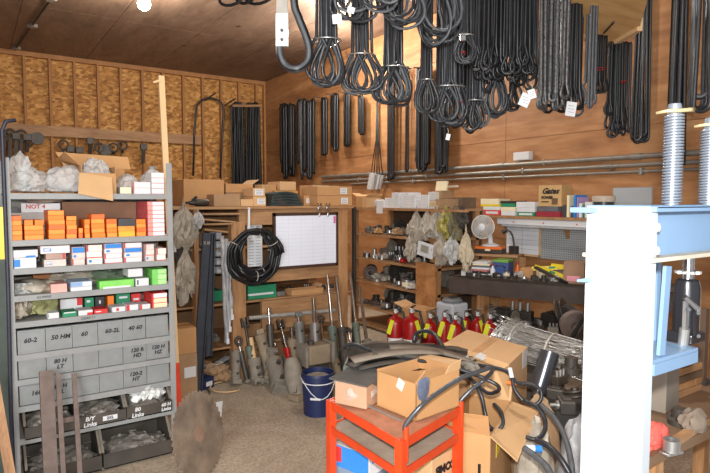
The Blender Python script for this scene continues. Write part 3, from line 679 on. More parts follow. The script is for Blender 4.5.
for a, b, nm in (((231, 222), (247, 397)), ((338, 206), (347, 396)), ((194, 234), (201, 380))) and (((231, 222), (247, 397), 'post'), ((338, 206), (347.5, 396), 'post'), ((194, 234), (201, 382), 'post')):
    A = onY(a[0], a[1], YU); B = onY(b[0], b[1], YU)
    into(MB().bb((A.x, YU - .005, 0), (B.x, YU + .085, A.z if a[1] < 225 else UT - .03)), un, nm, LUMV)
into(MB().bb((UX1 - .1, YU + .76, 0), (UX1, YU + .85, UT - .025)), un, 'post', LUMV)
into(MB().bb((UX0, YU + .76, 0), (UX0 + .09, YU + .85, UT - .025)), un, 'post', LUMV)
for z in (.32, .735, 1.26):
    into(MB().bb((UX0, YU + .05, z - .02), (UX1, YU + .85, z)), un, 'shelf', LUM)
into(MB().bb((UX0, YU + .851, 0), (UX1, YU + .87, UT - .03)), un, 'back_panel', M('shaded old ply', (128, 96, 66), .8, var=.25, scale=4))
into(MB().beam((UX1 + .02, YU - .01, 0), (UX1 + .02, YU - .01, uz(349, 207)), .03, .04, (0, 1, 0)), un, 'edge_strip', GREASE)
# threaded rod clipped along the rail
p, q = onY(249, 318, YU - .04), onY(335, 310, YU - .04)
t = thing('threaded_rod', 'long grey threaded rod lying along the rail below the whiteboard', 'rod', (p + q) / 2)
m = MB().cyl(p, q, .018, n=10)
for k in range(44): c = p.lerp(q, (k + .5) / 44); m.lathe([(.018, -.004), (.023, 0), (.018, .004)], 10, c, q - p, False)
into(m, t, 'rod', M('pale rod', (176, 172, 164), .45, .4, var=.12))
m = MB()
for f in (.12, .88): c = p.lerp(q, f); m.box(c + Vector((0, .02, -.022)), (.03, .05, .008))
into(m, t, 'bracket', IRON)
# ---- whiteboard
A, B = onY(275.5, 216, YU - .03), onY(336, 266.5, YU - .03); A = Vector((A.x, 0, uz(300, 215.5))); B = Vector((B.x, 0, uz(300, 264.8)))
t = thing('whiteboard', 'white ruled board in a dark brown frame below the boxes', 'whiteboard', ((A.x + B.x) / 2, YU - .02, B.z))
into(MB().bb((A.x, YU - .03, B.z), (B.x, YU - .004, A.z)), t, 'board', M('whiteboard face', (232, 236, 246), .3, var=.02))
fr = M('dark brown frame', (70, 46, 36), .5)
for x in (A.x - .022, B.x): into(MB().bb((x, YU - .036, B.z - .03), (x + .022, YU - .003, A.z + .03)), t, 'frame_side', fr)
for z in (A.z, B.z - .03): into(MB().bb((A.x - .022, YU - .036, z), (B.x + .022, YU - .003, z + .03)), t, 'frame_edge', fr)
m = MB()
for k in range(1, 13): z = A.z + (B.z - A.z) * k / 13; m.bb((A.x + .01, YU - .0306, z), (B.x - .03, YU - .03, z + .0012))
for k in range(1, 5): x = A.x + (B.x - A.x) * k / 5; m.bb((x, YU - .0306, B.z + .01), (x + .0012, YU - .03, A.z - .01))
into(m, t, 'ruled_lines', M('pale blue line', (186, 196, 216), .6))
into(MB().bb((B.x - .03, YU - .032, A.z - .085), (B.x - .004, YU - .03, A.z - .012)), t, 'pink_note', M('pink note', (206, 110, 160), .6))
for i, px in enumerate((318.5, 327)):
    c = onY(px, 205, YU - .035)
    t = thing('spring_clamp', 'chrome spring clamp on the header above the whiteboard, %s one' % ('left' if i == 0 else 'right'), 'clamp', c, group='clamps above the whiteboard')
    into(MB().beam(c + Vector((-.018, -.015, .02)), c + Vector((.0, -.01, -.115)), .012, .012).beam(c + Vector((.02, -.015, .02)), c + Vector((.004, -.012, -.115)), .012, .012), t, 'jaw', CHROME)
    into(MB().cyl(c + Vector((-.014, -.02, -.03)), c + Vector((.018, -.02, -.03)), .012, n=10), t, 'spring', SILV)
# ---- coiled black hose on a white strap
c = onY(255.5, 254.5, YU - .11)
def coil_path(cx, R, turns, thick, n=26, squash=1.0):
    P = []
    for k in range(int(n * turns)):
        a = 2 * PI * k / n; f = k / (n * turns); rr = R * (1 - .26 * abs(math.sin(f * 7.3))) + .006 * math.sin(k * 1.7)
        P.append(cx + Vector((rr * math.cos(a), -.05 + thick * ((f * 5.3) % 1) + .012 * math.sin(a * 2 + f * 9), rr * 1.04 * math.sin(a))))
    return P
R = .262
for i in range(3):
    t = thing('hose_coil', 'black rubber hose coil on the white strap, %s of the nested three' % ['largest', 'middle', 'innermost'][i], 'hose', c - Vector((0, 0, R)), group='black hoses coiled on the white strap')
    cc = c + Vector(((-.03, .022, .0)[i], (-.01, .012, .035)[i], (-.005, .004, .02)[i]))
    into(MB().tube(coil_path(cc, (R, R * .93, R * .84)[i], 4.2, .07), .0165, 7), t, 'hose', RUB)
    m = MB()
    for a in ((.5, 2.6), (1.55, 4.6), (5.1, .1))[i]:
        m.ring(cc + Vector((R * (.84, .8, .72)[i] * math.cos(a), -.02, R * (.84, .8, .72)[i] * math.sin(a))), (-math.sin(a), 0, math.cos(a)), .05, .0035, 14, 5)
    into(m, t, 'wire_tie', M('pale tie', (196, 190, 180), .4))
s0, s1 = onY(249, 207.5, YU - .05), onY(249, 238, YU - .05)
t = thing('hook_strap', 'white strap hook holding the black hose coils', 'hook', s0)
into(MB().beam(s0 + Vector((0, .0, 0)), s1, .02, .006, (0, 1, 0)), t, 'strap', WHITE)
into(MB().tube([s1 + Vector((0, .04, .02)), s1, s1 + Vector((0, -.03, -.03)), s1 + Vector((0, -.09, -.02)), s1 + Vector((0, -.11, .03))], .006, 6).cyl(s0 + Vector((0, .05, -.01)), s0 + Vector((0, -.012, -.01)), .008, n=8), t, 'hook', WHITE)
a, b = onY(247, 224, YU + .035), onY(263, 266, YU + .035)
t = thing('price_list', 'white printed sheet pinned behind the black hose coils', 'paper', ((a.x + b.x) / 2, YU + .04, b.z))
into(MB().bb((a.x + .0, YU + .042, b.z), (b.x, YU + .045, a.z)), t, 'backing', PLYB); into(MB().bb((a.x + .005, YU + .04, b.z), (b.x - .005, YU + .042, a.z)), t, 'sheet', WHITE)
m = MB()
for k in range(14):
    for j in range(2): m.bb((a.x + .015 + j * .075, YU + .0395, b.z + .02 + k * .028), (a.x + .07 + j * .075, YU + .04, b.z + .026 + k * .028))
into(m, t, 'printed_lines', M('grey print', (150, 150, 160)))
# ---- boxes and things on top of the unit
def on_top(px0, px1, y0, y1, ypl, d, mat, label, zb=None, cat='carton', name='carton', sticker=None, flap=False, rz=0, lab=None):
    a, b = onY(px0, y1, ypl), onY(px1, y0, ypl); zb = UT if zb is None else zb; h = (y1 - y0) * (a - CAM).dot(Fh) / FPX; w = b.x - a.x
    t = thing(name, label, cat, (a.x + w / 2, ypl + d / 2, zb + .0008), rz)
    MB().box((0, 0, h / 2), (w, d, h), None, .003).build('body', mat, t)
    MB().box((0, 0, h + .0006), (w * .98, .05, .0012)).build('tape', M('parcel tape', (170, 124, 78), .3), t)
    if sticker:
        for (u, v, su, sv) in sticker:
            s = MB().box((u * w / 2, -d / 2 - .0008, h * v), (su * w, .0015, sv * h)).build('sticker', WHITE, t)
            m = MB()
            for k in range(3): m.box((u * w / 2, -d / 2 - .0018, h * (v - sv * .28 + sv * .28 * k)), (su * w * .7, .0006, sv * h * .1))
            m.build('printed_lines', M('grey print', (150, 150, 160)), s)
    if flap:
        for sgn in (-1, 1): MB().box((sgn * (w / 2 + .03), 0, h + .02), (.09, d * .95, .004), (0, -sgn * .6, 0)).build('flap', CARD2, t)
    if lab: text(lab, h * .3, INK, t, (0, -d / 2 - .001, h * .5), FRONT, 'lettering')
    return t, zb + h + .0016
BX = YU + .06
_, z = on_top(184, 224, 178, 205, YU + .3, .4, CARD, 'large brown carton at left end on top of the lumber shelf')
t_, z1 = on_top(214, 240, 191, 203, YU + .06, .2, CARD3, 'low carton leaning ajar in front of the large carton')
_, z1 = on_top(241, 256, 198, 205, YU + .05, .2, CARD2, 'small flat carton left of the stickered pair')
_, z2 = on_top(226, 253, 183, 192, YU + .32, .3, CARD, 'brown carton stacked behind the stickered pair', zb=UT + .13, flap=True)
on_top(226, 253, 193, 206, YU + .32, .3, CARD3, 'dusty carton under the flapped brown carton')
_, z = on_top(253.5, 266, 196.5, 206, YU + .04, .25, CARD2, 'lower carton with a white sticker, left of the rubber sheet', sticker=[(.2, .5, .6, .6)])
on_top(253, 265, 187.5, 196, YU + .04, .25, CARD2, 'upper carton with a white sticker, left of the rubber sheet', zb=z, sticker=[(0, .5, .7, .7)])
_, z = on_top(275, 298, 190, 205, YU + .42, .35, M('amber cardboard', (196, 150, 84), .8, var=.06), 'amber carton behind the black rubber sheets')
on_top(280, 296, 181, 190, YU + .42, .3, CARD2, 'pale carton riding on the amber carton', zb=z)
t, z = on_top(304, 317, 196, 206, YU + .2, .3, CARD, 'small carton beside the black rubber sheets', sticker=[(-.3, .5, .35, .5)])
t, z = on_top(317.5, 352, 196.5, 206.5, YU + .03, .34, CARD, 'lower brown carton of the right hand stickered stack', sticker=[(.55, .5, .2, .62)])
on_top(317.5, 352, 186.5, 196, YU + .03, .34, CARD, 'upper brown carton of the right hand stickered stack', zb=z, sticker=[(.5, .52, .2, .64)])
z = UT
for k in range(5):
    a = onY(270 + k * .5, 205, YU + .06); b = onY(302 - k * 1.3, 205, YU + .06); th = .022
    m = MB(); n = 12; top = []; 
    for i in range(n + 1):
        f = i / n; x = a.x + (b.x - a.x) * f; zz = z + .012 * k * .0 + .02 * math.sin(f * PI) * (.3 + .2 * k); top.append((x, zz))
    for (x0, za), (x1, zb_) in zip(top, top[1:]): m.beam((x0, YU + .17, za + th / 2), (x1 + .002, YU + .17, zb_ + th / 2), .26, th, (0, 0, 1))
    solo(m, 'rubber_sheet', M('green black rubber', (52, 62, 62), .45, var=.25, scale=14), 'folded black rubber sheet on top of the lumber shelf, %s from bottom' % ORD[k], 'rubber sheet', 'rubber sheets on top of the lumber shelf'); z += th + .003
for i, (px, py, w) in enumerate(((262, 190, .1), (307, 187, .12), (322, 183, .13), (332, 184, .12), (270, 189, .12), (314, 190, .09))):
    c = onY(px, py, YU + .55); c.z = UT
    solo(MB().box(c + Vector((0, 0, .11)), (w, .12, .22), (0, 0, rnd.uniform(-.4, .4)), .004), 'carton', [CARD2, CARD, CREAM][i % 3], '%s upright carton at the back on top of the lumber shelf, %s from left' % (['pale', 'brown', 'cream'][i % 3], ['second', 'third', 'fifth', 'last', 'first', 'fourth'][i]), 'carton')
# long dark tool lying on the left end
a, b = onY(189, 204, YU + .03), onY(210, 199, YU + .03); a.z = b.z = UT + .035
t = thing('air_tool', 'black power tool lying at left end on the lumber shelf top', 'tool', ((a.x + b.x) / 2, YU + .03, UT))
into(MB().lathe([(0, 0), (.018, 0), (.024, .05), (.034, .06), (.034, .16), (.02, .18), (0, .18)], 14, a, b - a), t, 'body', GREASE, True)
into(MB().beam(a + Vector((.03, 0, .02)), a + Vector((.07, 0, .055)), .02, .02).beam(a + Vector((-.03, 0, -.0)), a, .02, .02), t, 'trigger', RUB)
# ---- left bay: hanging bags, sleeves, angle steel
def hung_bag(px, y0, y1, wpx, ypl, mat, label, seed, parts=6, pmat=None, pl=onY, name='hanging_bag', grp_=None):
    a = pl(px, y0, ypl); b = pl(px, y1, ypl); h = a.z - b.z; D = (a - CAM).dot(Fh); w = wpx * D / FPX
    t = thing(name, label, 'bag', a, group=grp_)
    ax = Vector((1, 0, 0)) if pl is onY else Vector((0, 1, 0)); ay = Vector((0, 1, 0)) if pl is onY else Vector((1, 0, 0))
    m = MB().blob((0, 0, 0), (1, 1, 1), 4, .45, 1.7, seed, False)
    for v in m.bm.verts:
        f = min(1, max(0, (v.co.z + 1) / 2)); k = max(.15, 1 - f ** 3.2)
        v.co = (a + b) / 2 + ax * v.co.x * w / 2 * k + ay * v.co.y * min(.07, w * .4) * k + Vector((0, 0, v.co.z * h / 2))
    into(m, t, 'bag_skin', mat, True)
    m = MB()
    for k in range(parts):
        c = b + Vector((0, 0, h * rnd.uniform(.12, .5))) + ax * rnd.uniform(-.25, .25) * w
        m.lathe([(.012, -.012), (.026, -.012), (.026, .012), (.012, .012)], 10, c, (rnd.uniform(-1, 1), rnd.uniform(-1, 1), .4))
    into(m, t, 'contents', pmat or DUSTY)
    into(MB().cyl(a + ay * -.01 + Vector((0, 0, -.015)), a + ay * .05 + Vector((0, 0, -.015)), .005, n=6), t, 'nail', IRON)
    return t
hung_bag(184, 204, 246, 24, YU - .06, POLYD, 'large dusty clear bag hanging at left of the lumber shelf', 31)
hung_bag(198, 210, 228, 11, YU - .1, POLY, 'small white clear bag hanging beside the steel angles', 32)
hung_bag(185, 246, 300, 19, YU - .04, POLYD, 'dusty bag of springs hanging below the large bag', 33, 9)
hung_bag(181, 222, 262, 16, YU + .02, M('dark mesh bag', (62, 56, 50), .7, bump=.6, var=.4), 'dark bag of chain hanging behind the large dusty bag', 34, 8)
a, b = onY(172.5, 222, YU - .02), onY(176, 252, YU - .02)
solo(MB().bb((a.x, YU - .03, b.z), (b.x, YU - .02, a.z)), 'paper_sheet', WHITE, 'narrow white sheet pinned beside the steel shelving post', 'paper')
for i, (xt, xb, yo, w) in enumerate(((207, 196, -.10, .078), (211, 208, -.04, .05))):
    tp = onY(xt, 233, YU + yo); bt = onZ(xb, 372, 0); bt = onY(xb, 374 if i == 0 else 352, YU + yo - .06); bt.z = .3 if i else .02
    t = thing('steel_channel', 'dark steel channel leaning at the left bay, %s one' % ('wider front' if i == 0 else 'narrower rear'), 'steel bar', bt)
    up = Vector((0, 1, 0)); m = MB().beam(bt, tp, w, .008, up); d = Vector((w / 2, -.016, 0))
    m.beam(bt + d, tp + d, .008, .036, up); d.x = -d.x; m.beam(bt + d, tp + d, .008, .036, up); into(m, t, 'channel', M('blue grey steel', (66, 70, 78), .5, .3, var=.2))
m = None
for i in range(2):
    c = onY(204 + i * 4.5, 243, YU - .12)
    solo(MB().box(c, (.03, .012, .03), None, .002), 'steel_clip', GALV, 'small grey clip at top of the steel channels, %s one' % ('left' if i == 0 else 'right'), 'clip')
# small parts drawers (grey blocks) in the bay
for r in range(5):
    for c in range(2):
        p = onY(212.5 + c * 6, 236 + r * 8.5, YU + .02)
        t = thing('parts_packet', 'grey packed part hung in the grid beside the steel channels, row %s, %s column' % (ORD[r], ['left', 'right'][c]), 'packet', p, group='grey packets hung in a grid')
        into(MB().box(p, (.052, .03, .066), None, .006), t, 'packet', M('grey packet', (136, 136, 140), .4, var=.2, scale=40))
        into(MB().box(p + Vector((0, -.016, -.006)), (.036, .004, .03), None, .001), t, 'card', M('packet card', (170, 166, 160)))
# clear sleeves with tubes
for i in range(3):
    px = 222 + i * 3.4; a = onY(px, 236 + i * 3, YU - .03); b = onY(px + (4 - i) * 1.2, 345 - i * 12, YU - .05); b.z += .02
    t = thing('wrapped_tube', 'clear wrapped tube hanging by the plywood post, %s from left' % ORD[i], 'tube', a, group='clear wrapped tubes by the plywood post')
    into(MB().tube([a.lerp(b, k / 8) + Vector((.008 * math.sin(k * 2 + i), .006 * math.cos(k * 3), 0)) for k in range(9)], [.02 + .006 * math.sin(k * 1.9 + i) for k in range(9)], 8), t, 'sleeve', M('grey clear sleeve', (178, 176, 176), .25, bump=.6, var=.3, alpha=.8))
    into(MB().cyl(b + Vector((0, -.022, .0)), b + Vector((0, -.022, .1)), .008, n=8).box(b + Vector((0, -.03, .02)), (.026, .004, .05)), t, 'end_tag', WHITE)
    into(MB().cyl(a + Vector((0, -.01, -.01)), a + Vector((0, .05, -.01)), .004, n=6), t, 'nail', IRON)
# items seen in the openings of the unit
def shelf_item(px, py, ypl, kind, mat, label, s=.05, cat='part', name=None, rot=None, group=None, z=None):
    p = onY(px, py, ypl)
    return junk(p if z is None else Vector((p.x, p.y, z)), kind, mat, label, s, cat, name, rot, group)
def junk(p, kind, mat, label, s=.05, cat='part', name=None, rot=None, group=None, sub=True):
    """a small machine part standing on p"""
    p = Vector(p); q = Euler(rot or (0, 0, 0))
    nm = name or {'bearing': 'bearing', 'sprocket': 'sprocket', 'pulley': 'pulley', 'flange': 'flange_bearing', 'valve': 'valve', 'fitting': 'pipe_fitting', 'jar': 'jar', 'block': 'gear_housing', 'can': 'can', 'bottle': 'bottle', 'coupling': 'coupling', 'bag': 'plastic_bag'}[kind]
    t = thing(nm, label, cat, p, group=group, rot=q)
    m = MB()
    if kind == 'bearing':
        m.lathe([(.62 * s, 0), (s, 0), (s, .5 * s), (.62 * s, .5 * s)], 20, cap=False); m.build('outer_ring', mat, t, True)
        MB().lathe([(.36 * s, .02 * s), (.56 * s, .02 * s), (.56 * s, .48 * s), (.36 * s, .48 * s), (.36 * s, .02 * s)], 20, cap=False).build('inner_ring', SILV, t, True)
    elif kind == 'sprocket':
        pts = []; n = 18
        for k in range(n):
            a = 2 * PI * k / n; pts += [(s * .84 * math.cos(a), s * .84 * math.sin(a)), (s * math.cos(a + .12), s * math.sin(a + .12)), (s * math.cos(a + .2), s * math.sin(a + .2))]
        m.prism(pts, .16 * s, .3 * s); m.build('toothed_plate', mat, t)
        MB().lathe([(.18 * s, 0), (.42 * s, 0), (.42 * s, .6 * s), (.18 * s, .6 * s), (.18 * s, 0)], 18, cap=False).build('hub', mat, t, True)
    elif kind == 'pulley':
        m.lathe([(.2 * s, 0), (s, 0), (s, .08 * s), (.8 * s, .22 * s), (s, .36 * s), (s, .44 * s), (.2 * s, .44 * s), (.2 * s, 0)], 22, cap=False); m.build('rim', mat, t, True)
        MB().lathe([(.14 * s, -.0), (.3 * s, 0), (.3 * s, .6 * s), (.14 * s, .6 * s)], 16, cap=False).build('hub', mat, t, True)
    elif kind == 'flange':
        m.box((0, 0, .12 * s), (2 * s, 1.1 * s, .24 * s), None, .1 * s); m.build('flange_plate', mat, t)
        MB().lathe([(.3 * s, .2 * s), (.55 * s, .2 * s), (.5 * s, .7 * s), (.3 * s, .7 * s), (.3 * s, .2 * s)], 18, cap=False).build('bearing_insert', SILV, t, True)
        for sx_ in (-1, 1): MB().cyl((sx_ * .78 * s, 0, .22 * s), (sx_ * .78 * s, 0, .36 * s), .13 * s, n=6).build('bolt', IRON, t)
    elif kind == 'valve':
        m.box((0, 0, .4 * s), (1.5 * s, .7 * s, .8 * s), None, .08 * s); m.build('body', mat, t)
        for k in (-1, 0, 1): MB().cyl((k * .45 * s, 0, .78 * s), (k * .45 * s, 0, 1.3 * s), .14 * s, n=10).build('spool', SILV, t, True)
    elif kind == 'fitting':
        m.cyl((0, 0, 0), (0, 0, .5 * s), .42 * s, n=6); m.build('hex_body', mat, t)
        MB().lathe([(.3 * s, .5 * s), (.3 * s, 1.3 * s), (.2 * s, 1.35 * s), (0, 1.35 * s)], 14, cap=False).build('nipple', SILV, t, True)
    elif kind == 'block':
        m.box((0, 0, .5 * s), (1.5 * s, 1.1 * s, s), None, .12 * s); m.build('housing', mat, t)
        MB().lathe([(0, 0), (.34 * s, 0), (.34 * s, .16 * s), (.14 * s, .2 * s), (.14 * s, .6 * s), (0, .6 * s)], 16, (0, -.55 * s, .5 * s), (0, -1, 0)).build('shaft', SILV, t, True)
        MB().box((0, 0, 1.06 * s), (.8 * s, .6 * s, .14 * s), None, .04 * s).build('cover', mat, t)
    elif kind in ('jar', 'can'):
        m.lathe([(0, 0), (.9 * s, 0), (s, .06 * s), (s, 1.7 * s), (.8 * s, 1.85 * s), (0, 1.85 * s)], 20, cap=False); m.build('body', mat, t, True)
        MB().lathe([(0, 1.85 * s), (.84 * s, 1.85 * s), (.84 * s, 2.15 * s), (0, 2.15 * s)], 20, cap=False).build('lid', WHITE if kind == 'jar' else IRON, t, True)
        MB().lathe([(1.012 * s, .4 * s), (1.012 * s, 1.3 * s)], 20, cap=False).build('label_band', CREAM, t, True)
    elif kind == 'bottle':
        m.lathe([(0, 0), (.5 * s, 0), (.5 * s, 1.5 * s), (.22 * s, 2 * s), (.22 * s, 2.3 * s), (0, 2.3 * s)], 16, cap=False); m.build('body', mat, t, True)
        MB().lathe([(0, 2.3 * s), (.25 * s, 2.3 * s), (.22 * s, 2.75 * s), (0, 2.75 * s)], 14, cap=False).build('cap', RED, t, True)
    elif kind == 'coupling':
        m.lathe([(0, 0), (.8 * s, 0), (.8 * s, .4 * s), (.5 * s, .45 * s), (.5 * s, 1.2 * s), (0, 1.2 * s)], 18, cap=False); m.build('body', mat, t, True)
        for k in range(4): a = k * PI / 2; MB().box((.66 * s * math.cos(a), .66 * s * math.sin(a), .52 * s), (.2 * s, .2 * s, .24 * s)).build('jaw', IRON, t)
    elif kind == 'bag':
        m.blob((0, 0, .5 * s), (s, s * .7, .62 * s), 3, .3, 2.2, int(p.x * 100) % 50); m.build('bag_skin', mat, t, True)
        b = MB()
        for k in range(5): b.cyl((rnd.uniform(-.5, .5) * s, rnd.uniform(-.3, .3) * s, .12 * s), (rnd.uniform(-.5, .5) * s, 0, .6 * s), .1 * s, n=8)
        b.build('contents', DUSTY, t)
    return t
JK = ['bearing', 'sprocket', 'pulley', 'flange', 'valve', 'fitting', 'block', 'coupling', 'bag']
JN = {'bearing': 'bearing ring', 'sprocket': 'sprocket', 'pulley': 'grooved pulley', 'flange': 'flange bearing', 'valve': 'valve block', 'fitting': 'hex fitting', 'block': 'gear housing', 'coupling': 'shaft coupling', 'bag': 'dusty bag'}
def row(p0, p1, n, place, s0, s1, mats, kinds=JK, z=None, depth=.0, dv=(0, 1, 0)):
    for i in range(n):
        f = (i + .5) / n; p = Vector(p0).lerp(Vector(p1), f) + Vector(dv) * rnd.uniform(0, depth)
        k = rnd.choice(kinds); mt = POLYD if k == 'bag' else rnd.choice(mats)
        up = k in ('sprocket', 'pulley', 'bearing') and rnd.random() < .45; s = rnd.uniform(s0, s1)
        if up: p.z += s
        junk(p + Vector((0, 0, .001)), k, mt, '%s, %s from left %s' % ({POLYD: ''}.get(mt, {IRON: 'dark ', GREASE: 'greasy black ', DUSTY: 'dusty grey ', SILV: 'bright steel ', RUST: 'rusty '}.get(mt, 'painted ')) + JN[k], ORD[i] if i < 20 else 'last', place), s, 'machine part', rot=(PI / 2, 0, rnd.uniform(-.4, .4)) if up else (0, 0, rnd.uniform(0, 3)))
# opening under the whiteboard
p, q = onY(266, 296, YU + .2), onY(336, 296, YU + .2); p.z = q.z = .735
a, b = onY(248, 297, YU + .1), onY(276, 283, YU + .1)
t = thing('green_case', 'green carton with a white stripe under the black hoses', 'carton', ((a.x + b.x) / 2, YU + .2, .735))
into(MB().bb((a.x, YU + .1, .736), (b.x, YU + .32, .865)), t, 'body', DGREEN); into(MB().bb((a.x, YU + .098, .77), (b.x - .03, YU + .1, .79)), t, 'stripe', WHITE)
a, b = onY(206, 303, YU + .1), onY(222, 290, YU + .1)
t = thing('green_case', 'green carton with white lettering behind the steel channels', 'carton', ((a.x + b.x) / 2, YU + .3, .735))
into(MB().bb((a.x, YU + .2, .736), (b.x + .04, YU + .4, .835)), t, 'body', DGREEN); text('GREEN', .03, WHITE, t, (-.03, -.101, .05), FRONT)
a, b = onY(291, 297, YU + .07), onY(323, 290, YU + .07)
t = thing('cardboard_tray', 'long low cardboard tray on the ledge below the whiteboard', 'tray', ((a.x + b.x) / 2, YU + .15, .735))
into(MB().bb((a.x, YU + .06, .736), (b.x, YU + .065, .79)).bb((a.x, YU + .2, .736), (b.x, YU + .205, .79)).bb((a.x, YU + .06, .736), (a.x + .004, YU + .205, .79)).bb((b.x - .004, YU + .06, .736), (b.x, YU + .205, .79)).bb((a.x, YU + .06, .736), (b.x, YU + .205, .74)), t, 'tray', CARD)
a = onY(280, 297, YU + .12)
solo(MB().box((a.x, YU + .16, .76), (.1, .12, .048), (0, 0, .3), .01), 'grey_block', M('grey foam', (112, 106, 98), .9), 'grey block on the ledge left of the cardboard tray', 'block')
row(onY(284, 290, YU + .3), onY(336, 290, YU + .3), 6, 'on the ledge behind the cardboard tray', .035, .05, [GREASE, IRON], ['valve', 'block', 'coupling', 'flange'])
for o in list(COL.objects)[-40:]:
    if o.parent is None and 'behind the cardboard tray' in o.get('label', ''): o.location.z = .737 + (.05 if abs(o.rotation_euler.x) > 1 else 0)
# left bay contents
row(Vector((UX0 + .08, YU + .3, .737)), Vector((ux(231), YU + .3, .737)), 5, 'on the left bay ledge', .04, .07, [IRON, GREASE, DUSTY, RUST], z=1)
row(Vector((UX0 + .08, YU + .3, 1.262)), Vector((ux(229), YU + .3, 1.262)), 5, 'on the upper left bay shelf', .04, .06, [IRON, GREASE, DUSTY, RUST])
row(Vector((UX0 + .08, YU + .3, .322)), Vector((ux(231), YU + .3, .322)), 4, 'on the lower left bay shelf', .05, .08, [IRON, DUSTY, RUST])
for i in range(4):
    a = onY(207 + i * 3, 207 - i * 0, YU + .02); z = uz(210, 214 + i * 5)
    solo(MB().beam((ux(203), YU + .02 - .02 * i, z), (ux(238 - 4 * i), YU - .05, z - .03 * (i % 2)), .03, .014), 'slat', LUM, 'thin weathered slat jutting under the shelf top at left, %s down' % ORD[i], 'slat')
# cartons low in the left bay
def floor_box(px0, px1, yb, ht, D, mat, label, rz=0, sticker=None, name='carton', z=0, dep=.3):
    pass
a, b = onY(175, 390, YU - .28), onY(196, 345, YU - .28)
t = thing('carton', 'brown carton with a white sticker low beside the steel shelving', 'carton', ((a.x + b.x) / 2, YU - .16, 0))
into(MB().bb((a.x - .1, YU - .3, 0), (b.x, YU - .02, .4)), t, 'body', CARD3); into(MB().bb((onY(177, 0, YU - .3).x, YU - .302, .2), (onY(189, 0, YU - .3).x, YU - .3, .29)), t, 'sticker', WHITE)
a, b = onY(175, 328, YU - .2), onY(195, 305, YU - .2)
t = thing('carton', 'smaller brown carton standing on the stickered carton', 'carton', ((a.x + b.x) / 2, YU - .16, .4)); into(MB().bb((a.x - .1, YU - .28, .401), (b.x - .02, YU - .04, .62)), t, 'body', CARD); into(MB().bb((a.x - .1, YU - .2, .62), (b.x - .02, YU - .12, .6215)), t, 'tape', M('parcel tape', (170, 124, 78), .3))
# bars, boards and white strips on the floor of the left bay
for i, (x0, y0, x1, y1, w, h, mt, lab) in enumerate(((206, 372, 236, 352, .09, .02, DUSTY, 'grey flat bar lying on the bay floor'), (208, 362, 232, 344, .08, .03, LUM, 'short board lying in the bay'), (194, 372, 204, 365, .05, .02, WHITE, 'white strip end beside the steel channel'), (215, 365, 228, 357, .05, .02, WHITE, 'white strip end right of the steel channel'))):
    p, q = onZ(x0, y0, .05 + .035 * i), onZ(x1, y1, .05 + .035 * i)
    solo(MB().beam(p, q, w, h), 'bar_stock', mt, lab, 'bar')
c = onZ(215, 377, .04)
t = thing('crumpled_paper', 'crumpled brown packing paper on the floor in the left bay', 'paper', (c.x, c.y, 0)); into(MB().blob((c.x, c.y, .07), (.12, .09, .09), 3, .4, 2.5, 5), t, 'paper', CARD3)
into(MB().blob((c.x + .09, c.y - .06, .05), (.08, .06, .06), 3, .4, 2.5, 8), t, 'loose_fold', CARD3)
c = onZ(202, 388, 0)
t = thing('navy_carton', 'small navy carton with white label on the floor', 'carton', c, .35)
MB().box((0, 0, .05), (.17, .13, .1), None, .003).build('body', NAVY, t); MB().box((.03, -.0658, .045), (.07, .0015, .04)).build('sticker', WHITE, t)
for i, (px, py) in enumerate(((195, 394), (228, 388))):
    c = onZ(px, py, 0); L = .24
    solo(MB().tube([c + Vector((math.cos(a) * L * .5 * (1 + .3 * i), math.sin(a) * .16, .012 + .004 * i)) for a in [.3 * k - .5 + i * 2 for k in range(13)]], .007, 6), 'floor_hose', [IRON, PALE][i], ['dark thin hose curled on the floor by the navy carton', 'pale thin cord curled on the floor right of the navy carton'][i], 'cord')
c = onZ(217, 424, 0)
t = thing('white_card', 'white card standing on edge behind the saw blade', 'card', c); into(MB().box(c + Vector((0, 0, .085)), (.09, .006, .17), (0, .12, .3)), t, 'card', WHITE); into(MB().box(c + Vector((.0, .035, .008)), (.09, .07, .014), (0, 0, .3)), t, 'foot', CARD)
